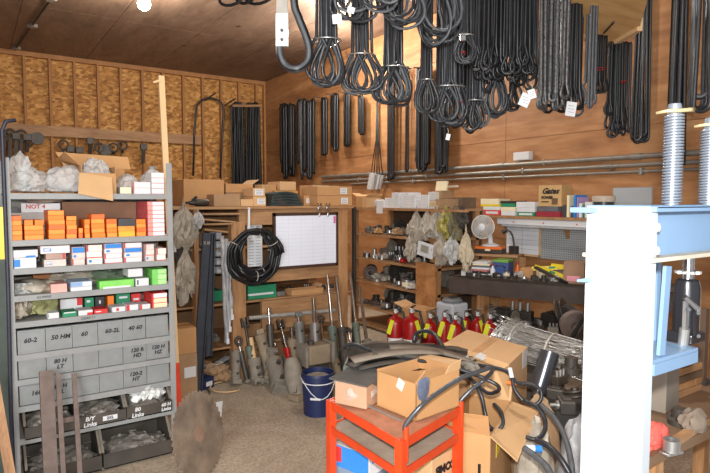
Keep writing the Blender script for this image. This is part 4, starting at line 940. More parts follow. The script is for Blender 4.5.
# ================================================================ hydraulic cylinders in front of the unit
def hyd(b, t_, r, f0, f1, mat, label, rod=CHROME, top='eye', foot='clevis', rr=.42):
    b, t_ = Vector(b), Vector(t_); L = (t_ - b).length; q = Vector((0, 0, 1)).rotation_difference((t_ - b).normalized())
    b = b + Vector((0, 0, .012))
    o = thing('hydraulic_cylinder', label, 'hydraulic cylinder', b, rot=q.to_euler())
    z0, z1 = L * f0, L * f1
    MB().lathe([(r * .8, z0), (r, z0), (r, z1 - .05), (r * 1.12, z1 - .05), (r * 1.12, z1), (r * rr, z1 + .006)], 20).build('barrel', mat, o, True)
    if f1 < .97: MB().lathe([(r * rr, z1), (r * rr, L - .03), (0, L - .03)], 14, cap=False).build('rod', rod, o, True)
    if top == 'eye': MB().ring((0, 0, L - .02), (0, 1, 0), .03, .014, 16, 6).box((0, 0, L - .055), (.04, .03, .03)).build('rod_eye', IRON, o, True)
    elif top == 'fork':
        MB().box((-.026, 0, L - .03), (.014, .05, .08), None, .004).box((.026, 0, L - .03), (.014, .05, .08), None, .004).box((0, 0, L - .07), (.066, .05, .018)).build('rod_fork', GREASE, o)
    elif top == 'block': MB().box((0, 0, L - .02), (r * 1.5, r * 1.2, .05), None, .008).build('end_block', mat, o)
    if foot == 'clevis': MB().box((-r * .6, 0, z0 * .5 + .0), (r * .35, r * 1.3, z0 + .02), None, .004).box((r * .6, 0, z0 * .5), (r * .35, r * 1.3, z0 + .02), None, .004).box((0, 0, z0), (r * 1.7, r * 1.7, .03), None, .004).build('foot_clevis', DUSTY, o)
    else: MB().box((0, 0, z0 * .5), (r * 2.1, r * 2.1, max(.03, z0)), None, .008).build('foot_block', DUSTY, o)
    for k, zz in enumerate((z0 + .05, z1 - .09)): MB().cyl((0, -r * .8, zz), (0, -r * 1.45, zz), r * .28, n=8).build('port', IRON, o, True)
    for zz in (z0 + .03, z1 - .02): MB().lathe([(r, zz - .01), (r * 1.1, zz - .008), (r * 1.1, zz + .008), (r, zz + .01)], 20, cap=False).build('end_ring', mat, o, True)
    return o
YL = YU - .05
GRN = M('grey green paint', (66, 92, 84), .55, var=.2, dust=.35); TANM = M('dusty tan metal', (142, 126, 104), .8, .1, var=.2)
HY = [(236, 386, 236, 352, 4.6, .15, .95, DUSTY, 'short dusty cylinder at the plywood post foot', CHROME, 'block', 'block', 4.96),
 (247, 377, 244, 320, 3.6, .06, .56, GRN, 'slim grey green cylinder with a forked rod end beside the plywood post', GREASE, 'fork', 'block', YL),
 (258, 385, 250, 336, 6.2, .05, .5, DUSTY, 'dusty cylinder with a tan rod, its rod leaning left', PALE, None, 'clevis', YL),
 (271, 380, 259, 331, 5.5, .05, .9, TANM, 'fat tan brown cylinder leaning left behind the dusty one', SILV, 'block', 'clevis', YL),
 (273, 378, 268.4, 306, 3.6, .05, .72, IRON, 'dark slim cylinder with a bright rod upright before the rail', CHROME, None, 'block', YL),
 (281, 394, 271, 352, 8, .1, .72, DUSTY, 'wide dusty cylinder with square ends in the front row', DUSTY, 'block', 'block', 4.86),
 (295, 386, 279.5, 322, 3.2, .1, .55, RED, 'slim cylinder with red barrel leaning left', CHROME, 'fork', 'block', YL),
 (294, 380, 291, 326, 5, .05, .7, TANM, 'tan brown cylinder with a short bright rod behind the red one', CHROME, None, 'block', YL),
 (304, 377, 298, 314, 5.2, .05, .84, M('grey metal', (120, 118, 112), .6, .3, var=.2), 'grey cylinder with a small block end left of the bright barrel', CHROME, 'block', 'block', YL),
 (317, 380, 313, 297, 5.4, .05, .64, SILV, 'bright steel barrelled cylinder above the navy bucket', CHROME, None, 'block', YL),
 (337, 384, 327, 274, 4.2, .05, .48, GRN, 'long cylinder with tall bright rod, left of the tall pair', CHROME, None, 'block', YL),
 (347, 385, 336, 276, 4.4, .05, .48, IRON, 'long cylinder with tall bright rod, right of the tall pair', CHROME, None, 'block', YL),
 (362, 384, 350, 272, 3.6, .05, .5, GRN, 'cylinder with a tall bright rod leaning at the unit corner', CHROME, None, 'block', YL),
 (373, 386, 359, 286, 4.6, .05, .4, M('teal paint', (58, 84, 80), .5, var=.2, dust=.4), 'teal painted cylinder with bright rod right of the unit corner', CHROME, None, 'block', YL),
 (344, 398, 330, 342, 3.8, .05, .6, TANM, 'tan cylinder with dusty rod leaning right of the bucket', DUSTY, 'eye', 'clevis', 4.7),
 (352, 396, 338, 352, 3.2, .05, .7, DUSTY, 'short dusty cylinder leaning beside the tan one', CHROME, None, 'clevis', 4.8),
 (302, 388, 310, 332, 3.0, .05, .6, IRON, 'dark thin cylinder crossing behind the navy bucket', CHROME, None, 'block', YL),
 (241, 379, 238, 340, 2.6, .05, .7, IRON, 'dark thin cylinder standing behind the plywood post foot', CHROME, 'eye', 'block', YL),
 (287, 381, 284, 338, 3.0, .05, .62, GRN, 'small grey green cylinder behind the red barrelled one', CHROME, 'eye', 'block', YL),
 (309, 379, 306, 336, 2.8, .05, .7, DUSTY, 'thin dusty cylinder between the grey and bright barrels', SILV, None, 'clevis', YL),
 (325, 382, 321, 318, 3.0, .05, .55, IRON, 'dark slim cylinder right of the bright barrel', CHROME, 'eye', 'block', YL),
 (256, 380, 263, 344, 2.6, .05, .66, RUST, 'rusty slim cylinder leaning right near the plywood post', SILV, 'fork', 'block', YL),
 (358, 392, 348, 330, 3.4, .05, .6, TANM, 'tan cylinder in front of the unit corner', CHROME, 'eye', 'clevis', 4.85),
 (265, 384, 276, 342, 3.2, .05, .7, TANM, 'small tan cylinder leaning right between the dusty ones', CHROME, None, 'block', YL)]
for (bx, by, tx, ty, w, f0, f1, mt, lab, rod, tp, ft_, yp) in HY:
    b = onZ(bx, by, 0); t_ = onY(tx, ty, yp)
    if b.y > t_.y - .05: b = b + Vector((0, t_.y - .1 - b.y, 0))
    hyd(b, t_, w * 5.2 / FPX, f0, f1, mt, lab, rod, tp, ft_)
# long dusty twisted housing in front
c = onZ(297, 399, 0); t_ = onY(292, 366, c.y + .1)
t = thing('cast_housing', 'dusty tapered cast arm standing left of the navy bucket', 'machine part', c)
into(MB().lathe([(.0, 0), (.06, 0), (.07, .06), (.085, .14), (.075, .26), (.05, .33), (0, .34)], 14, c + Vector((0, 0, .02)), t_ - c), t, 'arm', DUSTY, True)
into(MB().box(c + Vector((0, -.03, .035)), (.15, .12, .05), (0, 0, .3), .01), t, 'foot_flange', TANM); into(MB().beam(c + Vector((-.05, -.05, .08)), t_ + Vector((.02, -.07, -.05)), .03, .03), t, 'rib', DUSTY)
c = onZ(316, 389, 0)
t = thing('pump_housing', 'square dusty tan pump housing behind the navy bucket', 'machine part', c)
z = .24
into(MB().box(c + Vector((0, 0, .33)), (.22, .16, .17), None, .012), t, 'housing', TANM)
for s in (-1, 1): into(MB().box(c + Vector((s * .135, 0, .33)), (.03, .18, .19), None, .006), t, 'end_plate', DUSTY)
into(MB().box(c + Vector((0, 0, .122)), (.2, .14, .24)), t, 'base_block', IRON)
into(MB().cyl(c + Vector((-.05, 0, .41)), c + Vector((-.05, 0, .45)), .03), t, 'port', IRON, True)
# ---- navy bucket
c = onZ(318, 412.5, 0); c.z = 0; r = 16 * 4.62 / FPX
t = thing('bucket', 'navy plastic bucket with a white wire handle on the floor', 'bucket', c)
MB().lathe([(0, .003), (r * .88, 0), (r * .96, .25), (r * 1.0, .255), (r * .99, .275), (r * 1.03, .28), (r * 1.02, .3), (r * 1.03, .318), (r * 1.0, .335), (r * .95, .335), (r * .93, .26), (r * .85, .06), (0, .06)], 32, cap=False).build('body', NAVY, t, True)
P = [Vector((r * 1.04 * math.cos(a), r * 1.04 * math.sin(a), .29)) for a in (PI + .35, -.35)]
f = Vector((-Fh.x, -Fh.y, 0)); sd = Rv
MB().tube([sd * -r * 1.04 + Vector((0, 0, .29))] + [sd * (-r * 1.06 * math.cos(k * PI / 10)) + f * (r * 1.08 * math.sin(k * PI / 10)) + Vector((0, 0, .285 - .12 * math.sin(k * PI / 10) ** 2 + .04 * math.sin(k * PI / 5))) for k in range(1, 10)] + [sd * r * 1.04 + Vector((0, 0, .29))], .0035, 6).build('wire_handle', WHITE, t)
MB().cyl(f * r * 1.09 + sd * -.05 + Vector((0, 0, .16)), f * r * 1.09 + sd * .03 + Vector((0, 0, .155)), .009, n=8).build('hand_grip', WHITE, t, True)
MB().lathe([(r * 1.035, .262), (r * 1.05, .266), (r * 1.035, .27)], 32, cap=False).build('white_band', WHITE, t, True)
MB().blob((0, 0, .27), (r * .85, r * .85, .05), 2, .3, 3, 4, False).build('contents', DUSTY, t)
# ================================================================ lumber shelf along the right wall
XU = 4.3
def rp(px, py, X=XU): return onX(px, py, X)
RY0, RY1 = 4.74, 6.45
RZ = [.06, .30, .63, .93, 1.26, 1.60]
ru = thing('lumber_shelf', 'lumber shelf unit along the plywood wall, cluttered with machine parts', 'shelf unit', (XU + .35, (RY0 + RY1) / 2, 0))
for z in RZ: into(MB().bb((XU, RY0, z - .03), (XU + .7, RY1, z)), ru, 'shelf', LUM)
for y in (RY0, RY1 - .06):
    for x in (XU + .02, XU + .62): into(MB().bb((x, y, 0), (x + .05, y + .06, 1.57)), ru, 'post', LUMV)
yA, yB = rp(417, 280).y, RY0
into(MB().bb((XU - .02, RY0, 0), (XU, yA, .98)), ru, 'front_panel', PLYB)
into(MB().bb((XU - .02, RY0 + .0, 1.0), (XU, RY0 + .09, 1.57)), ru, 'front_post', LUMV)
into(MB().bb((XU - .02, RY1 - .1, 0), (XU, RY1, 1.57)), ru, 'front_post', LUMV)
into(MB().bb((XU + .7, RY0, 0), (XU + .72, RY1, 1.57)), ru, 'back_panel', M('shade darkened ply', (84, 64, 48), .8, var=.25, scale=4))  # shade of the shelf interior put into the panel colour
a, b = Vector((XU - .03, RY0 + .3, 1.567)), Vector((XU - .03, RY0 + .4, 1.567))
solo(MB().bb((XU - .024, rp(384, 210).y, 1.53), (XU - .021, rp(378, 210).y, 1.6)), 'paper_note', WHITE, 'white note hanging from the shelf edge below the white boxes', 'paper')
# parts on its boards
MIX = [IRON, GREASE, DUSTY, RUST, SILV]
for zi, nm, n, s0, s1 in ((4, 'on the right shelf, upper board', 14, .045, .08), (3, 'on the right shelf, middle board', 14, .055, .09), (2, 'on the right shelf, lower board', 13, .06, .1), (1, 'on the right shelf, lowest board', 12, .06, .1)):
    row((XU + .1, RY1 - .13, RZ[zi]), (XU + .1, yA + .08, RZ[zi]), n, nm, s0, s1, MIX, dv=(1, 0, 0), depth=.12)
    row((XU + .42, RY1 - .13, RZ[zi]), (XU + .42, RY0 + .1, RZ[zi]), n, 'behind, ' + nm, s0 * 1.3, s1 * 1.3, [IRON, GREASE, DUSTY], dv=(1, 0, 0), depth=.1, kinds=['block', 'pulley', 'sprocket', 'coupling', 'valve'])
for i, (px, z, s, kind, mt, lab) in enumerate(((378, RZ[4], .075, 'bag', CARD, 'tan paper bag on the upper right hand board'), (397, RZ[4], .09, 'bag', CARD3, 'larger tan paper bag on the upper board'), (366, RZ[3], .03, 'bottle', WHITE, 'small white bottle at left of the middle board'), (376, RZ[3], .026, 'bottle', SILV, 'thin silver bottle on the middle board'), (381, RZ[3], .028, 'bottle', WHITE, 'slim white bottle beside the silver one'), (402, RZ[3], .05, 'bag', RED, 'small red bag on the middle board'), (406, RZ[2], .06, 'can', SILV, 'bright can on the lower board'), (412, RZ[2], .07, 'bag', M('pale cloth', (196, 188, 176), .8), 'pale rag bundle at right of the lower board'))):
    p = rp(px, 250, XU + .04); junk((XU + .055, p.y, z + .001), kind, mt, lab, s, {'bag': 'bag', 'bottle': 'bottle', 'can': 'can'}[kind])
# boxes on top
def white_stack(y0, n, w, h, d, x, z, lab, mat=WHITE, grp_=None):
    for j in range(n):
        m = MB().bb((x, y0 + rnd.uniform(-.006, .006), z), (x + d, y0 + w, z + h), .002); m.mi = 1
        m.bb((x - .0008, y0 + w * .15, z + h * .25), (x + .0005, y0 + w * .6, z + h * .7))
        solo(m, 'carton', [mat, M('pale print', (206, 206, 204), .6, var=.1, scale=40)], lab % ORD[j], 'carton', grp_ or 'white cartons on the right lumber shelf'); z += h + .0008
    return z
stk = [(378, 3), (385, 4), (393, 6), (401, 6), (409, 5), (416, 3), (422, 5), (428, 6)]
for i, (px, n) in enumerate(stk):
    y0 = rp(px + 4, 200).y; y1 = rp(px - 3.4, 200).y
    white_stack(y0, n, abs(y1 - y0) * .97, .031, .2, XU + .03 + .02 * (i % 2), RZ[5] + .001, 'white carton, %%s from bottom in stack %s from left on the right lumber shelf' % ORD[i], WHITE if i != 7 else M('grey white carton', (206, 204, 200), .6))
m = MB().blob((XU + .12, rp(373, 200).y, RZ[5] + .055), (.08, .07, .06), 3, .35, 2.4, 44)
solo(m, 'plastic_bag', POLY, 'clear bag at left end of the white cartons', 'bag', smooth=True)
for i, (px, w, h, rz_, mt, lab, fl) in enumerate(((358, .17, .15, .3, CARD, 'brown open carton at left on the right lumber shelf', 1), (371, .2, .13, -.3, CARD2, 'torn pale carton next to the clear bag', 1), (364, .13, .12, .1, CARD3, 'dusty carton behind the brown open carton', 0))):
    p = rp(px, 200, XU + (.13 if i < 2 else .3)); p.y = min(p.y, RY1 - .12); t = thing('carton', lab, 'carton', (p.x, p.y, RZ[5] + .001), rz_)
    MB().bb((-w / 2, -w / 2, 0), (w / 2, w / 2, h), .003).build('body', mt, t)
    if fl:
        for s in (-1, 1): MB().box((0, s * (w / 2 + .03), h + .02), (w, .085, .004), (s * .5, 0, 0)).build('flap', CARD2, t)
for i, (px, py, w, h, d, mt, lab) in enumerate(((440, 205, .22, .11, .3, CARD3, 'dusty carton at right end of the right lumber shelf'), (447, 191, .16, .09, .2, CARD3, 'smaller dusty carton stacked at the right end'), (457, 206, .2, .13, .3, M('brown felt', (120, 96, 76), .9, var=.2), 'brown bundle beside the dusty cartons'))):
    p = rp(px, 205, XU + .2); y = max(p.y, RY0 + .1)
    t = thing('carton', lab, 'carton', (XU + .2, RY0 + .13 + .0 * i if i != 2 else RY0 + .12, RZ[5] + .001 + (.112 if i == 1 else 0)) if i != 2 else (XU + .5, RY0 + .12, RZ[5] + .001), .1 * i)
    MB().bb((-d / 2, -w / 2, 0), (d / 2, w / 2, h), .005).build('body', mt, t); MB().box((-d / 2 - .001, 0, h * .5), (.002, w * .5, h * .5)).build('worn_label', M('aged label', (196, 172, 130), .8), t)
# folders sticking out at upper right
p = Vector((XU + .16, RY0 + .1, RZ[5] + .204))
solo(MB().box(p + Vector((0, 0, .055)), (.02, .17, .11), (0, .2, .05)), 'card_sheet', CREAM, 'cream card leaning on top of the dusty cartons', 'card')
solo(MB().box(p + Vector((.08, -.02, .05)), (.012, .32, .022), (0, 0, 0)), 'pale_strip', M('pale strip', (206, 196, 176), .6), 'pale strip jutting right over the dusty cartons', 'strip')
# ---- bags hung along the front of its right end
HB = [(416, 210, 244, 20, POLYD, 'front'), (427, 209, 240, 18, POLYD, 'x'), (437, 208, 238, 18, POLYD, 'x'), (446, 206, 236, 17, M('yellow black bag', (150, 140, 70), .4, bump=.6, var=.6, scale=22), 'y'), (455, 205, 238, 17, M('olive net bag', (112, 104, 76), .6, bump=.6, var=.3), 'o'), (411, 232, 260, 14, POLYD, 'x'), (441, 234, 262, 21, POLYD, 'x'), (452, 234, 260, 17, POLY, 'c'), (462, 205, 228, 14, M('dark mesh bag', (62, 56, 50), .7, bump=.6, var=.4), 'd'), (466, 230, 268, 15, M('pale net bag', (190, 176, 150), .6, bump=.6, var=.15), 'p')]
names = ['leftmost dusty bag of the upper row', 'second dusty bag of the upper row', 'third dusty bag of the upper row', 'yellow and black bag of the upper row', 'olive net bag of the upper row', 'small dusty bag at left of the lower row', 'wide dusty bag of the lower row', 'clear bag of the lower row', 'dark mesh bag at right end', 'pale pear shaped net bag left of the fan']
for i, ((px, y0, y1, w, mt, k), nm) in enumerate(zip(HB, names)):
    hung_bag(px, y0, y1, w, XU - .1 - .03 * (i % 2), mt, nm + (' hanging on the right lumber shelf' if 'fan' not in nm else ''), 60 + i, 6, DUSTY, onX)
a, b = rp(418, 242, XU - .16), rp(433, 258, XU - .16)
t = thing('white_packet', 'white packet with a grey window among the hanging bags', 'packet', ((a + b) / 2))
into(MB().box((a + b) / 2, (.02, abs(a.y - b.y), abs(a.z - b.z)), (.15, 0, 0), .004), t, 'packet', WHITE); into(MB().box((a + b) / 2 + Vector((-.012, 0, .01)), (.004, abs(a.y - b.y) * .5, abs(a.z - b.z) * .5), (.15, 0, 0)), t, 'window', M('grey window', (150, 146, 134), .3))
# hanger rail the bags hang from
solo(MB().bb((XU - .16, RY0 - .62, 1.575), (XU - .13, RY1 - 1.2, 1.6)).bb((XU - .16, RY0 - .3, 1.575), (XU + .01, RY0 - .27, 1.6)).bb((XU - .16, RY0 + .2, 1.575), (XU + .01, RY0 + .23, 1.6)), 'hanger_rail', LUM, 'wood rail carrying the hanging bags on the right lumber shelf', 'rail')
# ================================================================ the plywood wall: pipes, boxes, shelf, pegboards
for i, (pxa, ya, pxb, yb) in enumerate(((330, 177, 617, 156.8), (330, 181.5, 617, 165), (396, 181.5, 617, 173))):
    z = (onX(pxa, ya, XR - .05).z + onX(pxb, yb, XR - .05).z) / 2; y1 = onX(322 if i < 2 else 350, 180, XR - .05).y
    t = thing('wall_pipe', '%s grey conduit running along the plywood wall' % ['top', 'middle', 'lowest'][i], 'pipe', (XR - .05, 5, z))
    into(MB().cyl((XR - .045, -1.5, z), (XR - .045, y1, z), [.026, .021, .015][i], n=12), t, 'pipe', GALV, True)
    for k in range(6):
        y = -1 + k * 1.75 + .3 * i
        if y < y1: into(MB().box((XR - .035, y, z), (.065, .03, .07), None, .006), t, 'pipe_clamp', GALV); into(MB().cyl((XR - .045, y + .6, z), (XR - .045, y + .7, z), [.033, .027, .02][i], n=12), t, 'coupling', GALV, True)
a, b = onX(517, 161, XR), onX(533, 151.5, XR)
t = thing('junction_box', 'white box on the plywood wall above the conduits', 'box', (XR - .03, (a.y + b.y) / 2, a.z)); into(MB().bb((XR - .07, b.y, a.z), (XR, a.y, b.z), .004), t, 'body', WHITE); into(MB().bb((XR - .074, b.y + .01, a.z + .01), (XR - .07, a.y - .01, b.z - .01)), t, 'cover', WHITE)
WZ = 1.515; WX = 5.22; WY1 = onX(483, 216, WX).y; WY0 = 2.9
t = thing('wall_shelf', 'wooden shelf on the plywood wall holding manuals and cartons', 'shelf', (WX + .15, (WY0 + WY1) / 2, WZ - .03))
into(MB().bb((WX, WY0, WZ - .03), (XR, WY1, WZ)), t, 'board', LUM)
for y in (WY0 + .2, (WY0 + WY1) / 2, WY1 - .15): into(MB().bb((XR - .03, y, WZ - .25), (XR, y + .04, WZ - .03)).beam((XR - .02, y + .02, WZ - .24), (WX + .2, y + .02, WZ - .05), .03, .02), t, 'bracket', LUM)
t = thing('strip_light', 'long white strip light fixture under the wall shelf', 'light fixture', (WX + .05, (WY0 + WY1) / 2, WZ - .1))
yl = onX(498, 222, WX + .04).y
into(MB().bb((WX + .02, WY0, WZ - .105), (WX + .16, yl, WZ - .032), .008), t, 'housing', WHITE); into(MB().cyl((WX + .08, WY0 + .05, WZ - .118), (WX + .08, yl - .04, WZ - .118), .014, n=12), t, 'tube', M('unlit tube', (226, 226, 226), .3), True)
for k in range(4): into(MB().cyl((WX + .019, WY0 + .3 + k * .42, WZ - .07), (WX + .014, WY0 + .3 + k * .42, WZ - .07), .008, n=8), t, 'screw', REDC)
# upright pegboards
def pegboard(pa, pb, label, zlow=None):
    a, b = onX(pa[0], pa[1], XR - .02), onX(pb[0], pb[1], XR - .02); z0, z1 = min(a.z, b.z), max(a.z, b.z)
    PB = M('grey pegboard', (172, 176, 178), .5, var=.04)
    if 'peg' not in _m:
        _m['peg'] = 1; nt = PB.node_tree; N = nt.nodes; L = nt.links; p = N['Principled BSDF']; tc = N.new('ShaderNodeTexCoord')
        sp = N.new('ShaderNodeSeparateXYZ'); L.new(tc.outputs['Object'], sp.inputs[0]); outs = []
        for ax in ('Y', 'Z'):
            q = N.new('ShaderNodeMath'); q.operation = 'PINGPONG'; q.inputs[1].default_value = .0125; L.new(sp.outputs[ax], q.inputs[0])
            w2 = N.new('ShaderNodeMath'); w2.operation = 'POWER'; w2.inputs[1].default_value = 2; L.new(q.outputs[0], w2.inputs[0]); outs.append(w2)
        ad = N.new('ShaderNodeMath'); L.new(outs[0].outputs[0], ad.inputs[0]); L.new(outs[1].outputs[0], ad.inputs[1])
        lt = N.new('ShaderNodeMath'); lt.operation = 'LESS_THAN'; lt.inputs[1].default_value = .0055 ** 2; L.new(ad.outputs[0], lt.inputs[0])
        mx = N.new('ShaderNodeMix'); mx.data_type = 'RGBA'; L.new(lt.outputs[0], mx.inputs['Factor']); mx.inputs['A'].default_value = lin((172, 176, 178)); mx.inputs['B'].default_value = lin((70, 72, 74)); L.new(mx.outputs['Result'], p.inputs['Base Color'])
    return solo(MB().bb((XR - .015, b.y, z0), (XR - .001, a.y, z1)), 'pegboard', PB, label, 'pegboard')
pegboard((538, 258), (640, 222), 'grey pegboard on the wall below the wall shelf')
pegboard((612, 210), (652, 187), 'small grey pegboard on the wall above the press column')
a, b = onX(506, 252, XR - .05), onX(539, 227, XR - .05)
t = thing('wall_calendar', 'white wall planner sheet left of the pegboard', 'calendar', (XR - .04, (a.y + b.y) / 2, a.z))
into(MB().bb((XR - .045, b.y, a.z), (XR - .035, a.y, b.z)), t, 'sheet', M('planner white', (228, 228, 232), .5, var=.03)); into(MB().bb((XR - .05, b.y - .02, a.z - .02), (XR - .03, b.y, b.z)), t, 'frame_side', PALE); into(MB().bb((XR - .05, b.y - .02, a.z - .025), (XR - .03, a.y, a.z)), t, 'frame_edge', PALE)
m = MB()
for k in range(1, 6): m.bb((XR - .0458, b.y + .02, a.z + (b.z - a.z) * k / 6), (XR - .045, a.y - .02, a.z + (b.z - a.z) * k / 6 + .003))
m.bb((XR - .0458, (a.y + b.y) / 2 - .002, a.z), (XR - .045, (a.y + b.y) / 2 + .002, b.z)); into(m, t, 'ruled_lines', M('grey print', (150, 150, 160)))
# manuals and cartons on the wall shelf
def wbox(px0, px1, y0, y1, X, d, mat, label, z=None, name='carton', cat='carton', face=None, rot=0):
    a, b = onX(px0, y1, X), onX(px1, y0, X); z = (WZ + .001) if z is None else z; h = (y1 - y0) * ((a + b) / 2 - CAM).dot(Fh) / FPX
    o = thing(name, label, cat, (X + d / 2, (a.y + b.y) / 2, z), rot); w = a.y - b.y
    MB().bb((-d / 2, -w / 2 + .002, 0), (d / 2, w / 2 - .002, h), .003).build('body', mat, o)
    if face: MB().bb((-d / 2 - .0015, -w * .38, h * .25), (-d / 2 + .001, w * .38, h * .75)).build('label_panel', face, o)
    return o, z + h + .001
X0 = WX + .03
z = None
for (y0, y1, a, b, mt, lab) in ((208.5, 213.5, 484, 500, REDC, 'red carton at left end of the wall shelf'), (205, 208.5, 483, 500, WHITE, 'white manual on the red carton'), (203, 205, 480.5, 500, YELP, 'thin yellow manual on the white manual'), (197, 202.5, 480.5, 499, CREAM, 'cream stack of papers topping the left pile')):
    o, z = wbox(a, b, y0, y1, X0, .2, mt, lab, z, 'manual' if 'manual' in lab else 'carton', 'manual' if 'manual' in lab else 'carton', WHITE if mt is REDC else None)
z = None
for (y0, y1, a, b, mt, lab) in ((209, 213.5, 501, 515, WHITE, 'white manual at bottom of the second pile'), (205, 209, 500.5, 515.5, CREAM, 'cream manual in the second pile'), (201.5, 205, 501, 515, DGREEN, 'green backed manual in the second pile'), (199, 201.5, 500, 516, GREASE, 'black folder topping the second pile')):
    o, z = wbox(a, b, y0, y1, X0, .2, mt, lab, z, 'manual', 'manual')
z = None
for (y0, y1, a, b, mt, lab) in ((210, 214, 517, 534.5, DGREEN, 'green edged white carton under the white pair'), (206, 210, 516.5, 535, WHITE, 'lower white carton left of the printed brown carton'), (200, 206, 516, 535, WHITE, 'upper white carton left of the printed brown carton')):
    o, z = wbox(a, b, y0, y1, X0, .2, mt, lab, z, face=WHITE if mt is DGREEN else None)
o, z = wbox(535.5, 560, 209.3, 214.5, X0, .24, M('wine red carton', (150, 44, 58), .5), 'wine red case under the printed brown carton', None)
o, z = wbox(536.5, 558, 204, 209, X0, .22, M('slate carton', (96, 96, 102), .6), 'slate grey carton on the wine red case', z)
o, z = wbox(538, 560, 182.5, 203.5, X0, .22, M('printed kraft', (196, 160, 108), .8, var=.05), 'brown carton printed with black script on the wall shelf', z)
o.rotation_euler = (0, 0, .12)
TXT = (PI / 2, 0, -PI / 2)
text('Gates', .085, INK, o, (-.1125, .0, .165), TXT, 'script_lettering', .004, shear=.5)
text('POWER', .04, INK, o, (-.1125, .03, .095), TXT, 'lettering', .003)
MB().box((-.112, -.06, .055), (.003, .07, .07)).build('printed_panel', M('brown print', (110, 84, 62), .8), o); MB().box((-.112, .055, .05), (.003, .09, .012)).build('printed_bar', INK, o)
wbox(561, 566, 194, 206, X0 + .05, .16, M('dark slate manual', (78, 76, 80), .6), 'dark folder leaning behind the printed brown carton', None, 'folder', 'folder')
for i, (a, b, y0, mt, lab) in enumerate(((566.3, 569.6, 192.5, CREAM, 'tall white binder right of the printed carton'), (570.3, 573, 203, M('dark slate manual', (78, 76, 80)), 'low dark binder between the white and blue binders'), (573.2, 576, 192, BLUEC, 'tall blue binder on the wall shelf'), (576.4, 578.2, 194, M('violet manual', (176, 150, 196), .6), 'violet manual beside the blue binder'), (578.6, 582, 200, WHITE, 'white manual right of the violet one'), (582.4, 584, 201, DGREEN, 'slim green manual left of the press column'))):
    wbox(a, b, y0, 214.5, X0, .2, mt, lab, None, 'binder', 'binder')
wbox(584.5, 592.5, 192, 208, X0, .14, M('grey white carton', (206, 204, 200), .6), 'upright pale carton left of the black canister', None, face=WHITE)
p = onX(603.5, 208, X0 + .1)
t = thing('canister', 'black canister with a tan lid above the press column', 'canister', (p.x, p.y, WZ + .001))
MB().lathe([(0, 0), (.1, 0), (.1, .165), (0, .165)], 28, cap=False).build('body', M('black canister', (52, 54, 60), .35), t, True); MB().lathe([(0, .166), (.108, .166), (.112, .2), (.108, .226), (0, .226)], 28, cap=False).build('lid', M('tan lid', (190, 176, 156), .5), t, True); MB().lathe([(.101, .06), (.101, .12)], 28, cap=False).build('label_band', M('scuffed label', (110, 112, 118), .5, var=.5, scale=30), t, True)
# ================================================================ bench, fan and clutter
BA = Vector((4.17, 4.40, 0)); bd = Vector((.417, -.909, 0)).normalized(); bn = Vector((.909, .417, 0)).normalized(); BR = math.atan2(bd.y, bd.x)
def BP(s, n, z): v = BA + bd * s + bn * n; return Vector((v.x, v.y, z))
def bench_at(px, py, n):      # point above the bench line at distance n behind its front edge
    d = ray(px, py); f = ((BA + bn * n).dot(bn)) / d.dot(bn); return CAM + d * f
BZ = .9
t = thing('workbench', 'work bench with a heavy dark steel front beam', 'workbench', BA, BR)
into(MB().beam(BP(0, .01, BZ - .09), BP(2.1, .01, BZ - .09), .02, .18), t, 'front_beam', M('dark brown steel', (66, 54, 50), .5, .2, var=.25, dust=.15))
into(MB().beam(BP(0, .3, BZ - .0125), BP(2.1, .3, BZ - .0125), .6, .025), t, 'top', M('dusty bench top', (112, 98, 84), .8, var=.2))
into(MB().beam(BP(0.01, .02, BZ - .09), BP(0.01, .58, BZ - .09), .02, .18), t, 'end_beam', IRON)
for s, n in ((.34, .1), (1.95, .1), (.34, .5), (1.95, .5)): into(MB().beam(BP(s, n, 0), BP(s, n, BZ - .03), .09, .09), t, 'leg', LUMV)
into(MB().beam(BP(.1, .3, .36), BP(2., .3, .36), .5, .03), t, 'lower_shelf', LUM)
# raised ledge at the back left for the fan
t = thing('bench_shelf', 'small raised wooden ledge carrying the fan behind the bench', 'shelf', BP(.25, .55, BZ), BR)
into(MB().beam(BP(.02, .5, 1.1), BP(.62, .5, 1.1), .24, .025), t, 'board', LUM)
for s in (.06, .58): into(MB().beam(BP(s, .5, BZ), BP(s, .5, 1.09), .03, .2), t, 'support', LUM)
# fan
fc = bench_at(483, 227, .44); fr_ = 11.6 * (fc - CAM).dot(Fh) / FPX; ax = (CAM - fc); ax.z = .3; ax = (ax.normalized() + Vector((-.1, .35, 0))).normalized()
t = thing('desk_fan', 'grey white desk fan standing behind the bench', 'fan', (fc.x, fc.y, 1.113 + .075))
FANP = M('fan plastic', (214, 210, 204), .4, var=.04)
q = Vector((0, 0, 1)).rotation_difference(ax)
m = MB()
for rr, dz in ((1, 0), (1, .012), (.9, .02), (.78, .027), (.66, .032), (.54, .035), (.42, .036), (.9, -.05), (.7, -.06)): m.ring(fc + ax * dz, ax, fr_ * rr, .0025 if rr < 1 else .005, 32, 5)
for k in range(48):
    a = 2 * PI * k / 48; u = q @ Vector((math.cos(a), math.sin(a), 0)); m.tube([fc + u * fr_ * .3 + ax * .037, fc + u * fr_ * .7 + ax * .031, fc + u * fr_ * .99 + ax * .008], .0013, 4); m.tube([fc + u * fr_ * .4 - ax * .065, fc + u * fr_ * .8 - ax * .055, fc + u * fr_ * .99], .0013, 4)
into(m, t, 'cage', FANP)
into(MB().lathe([(0, .046), (fr_ * .22, .044), (fr_ * .31, .036), (fr_ * .31, .03), (0, .03)], 24, fc, ax, False), t, 'centre_cap', WHITE, True)
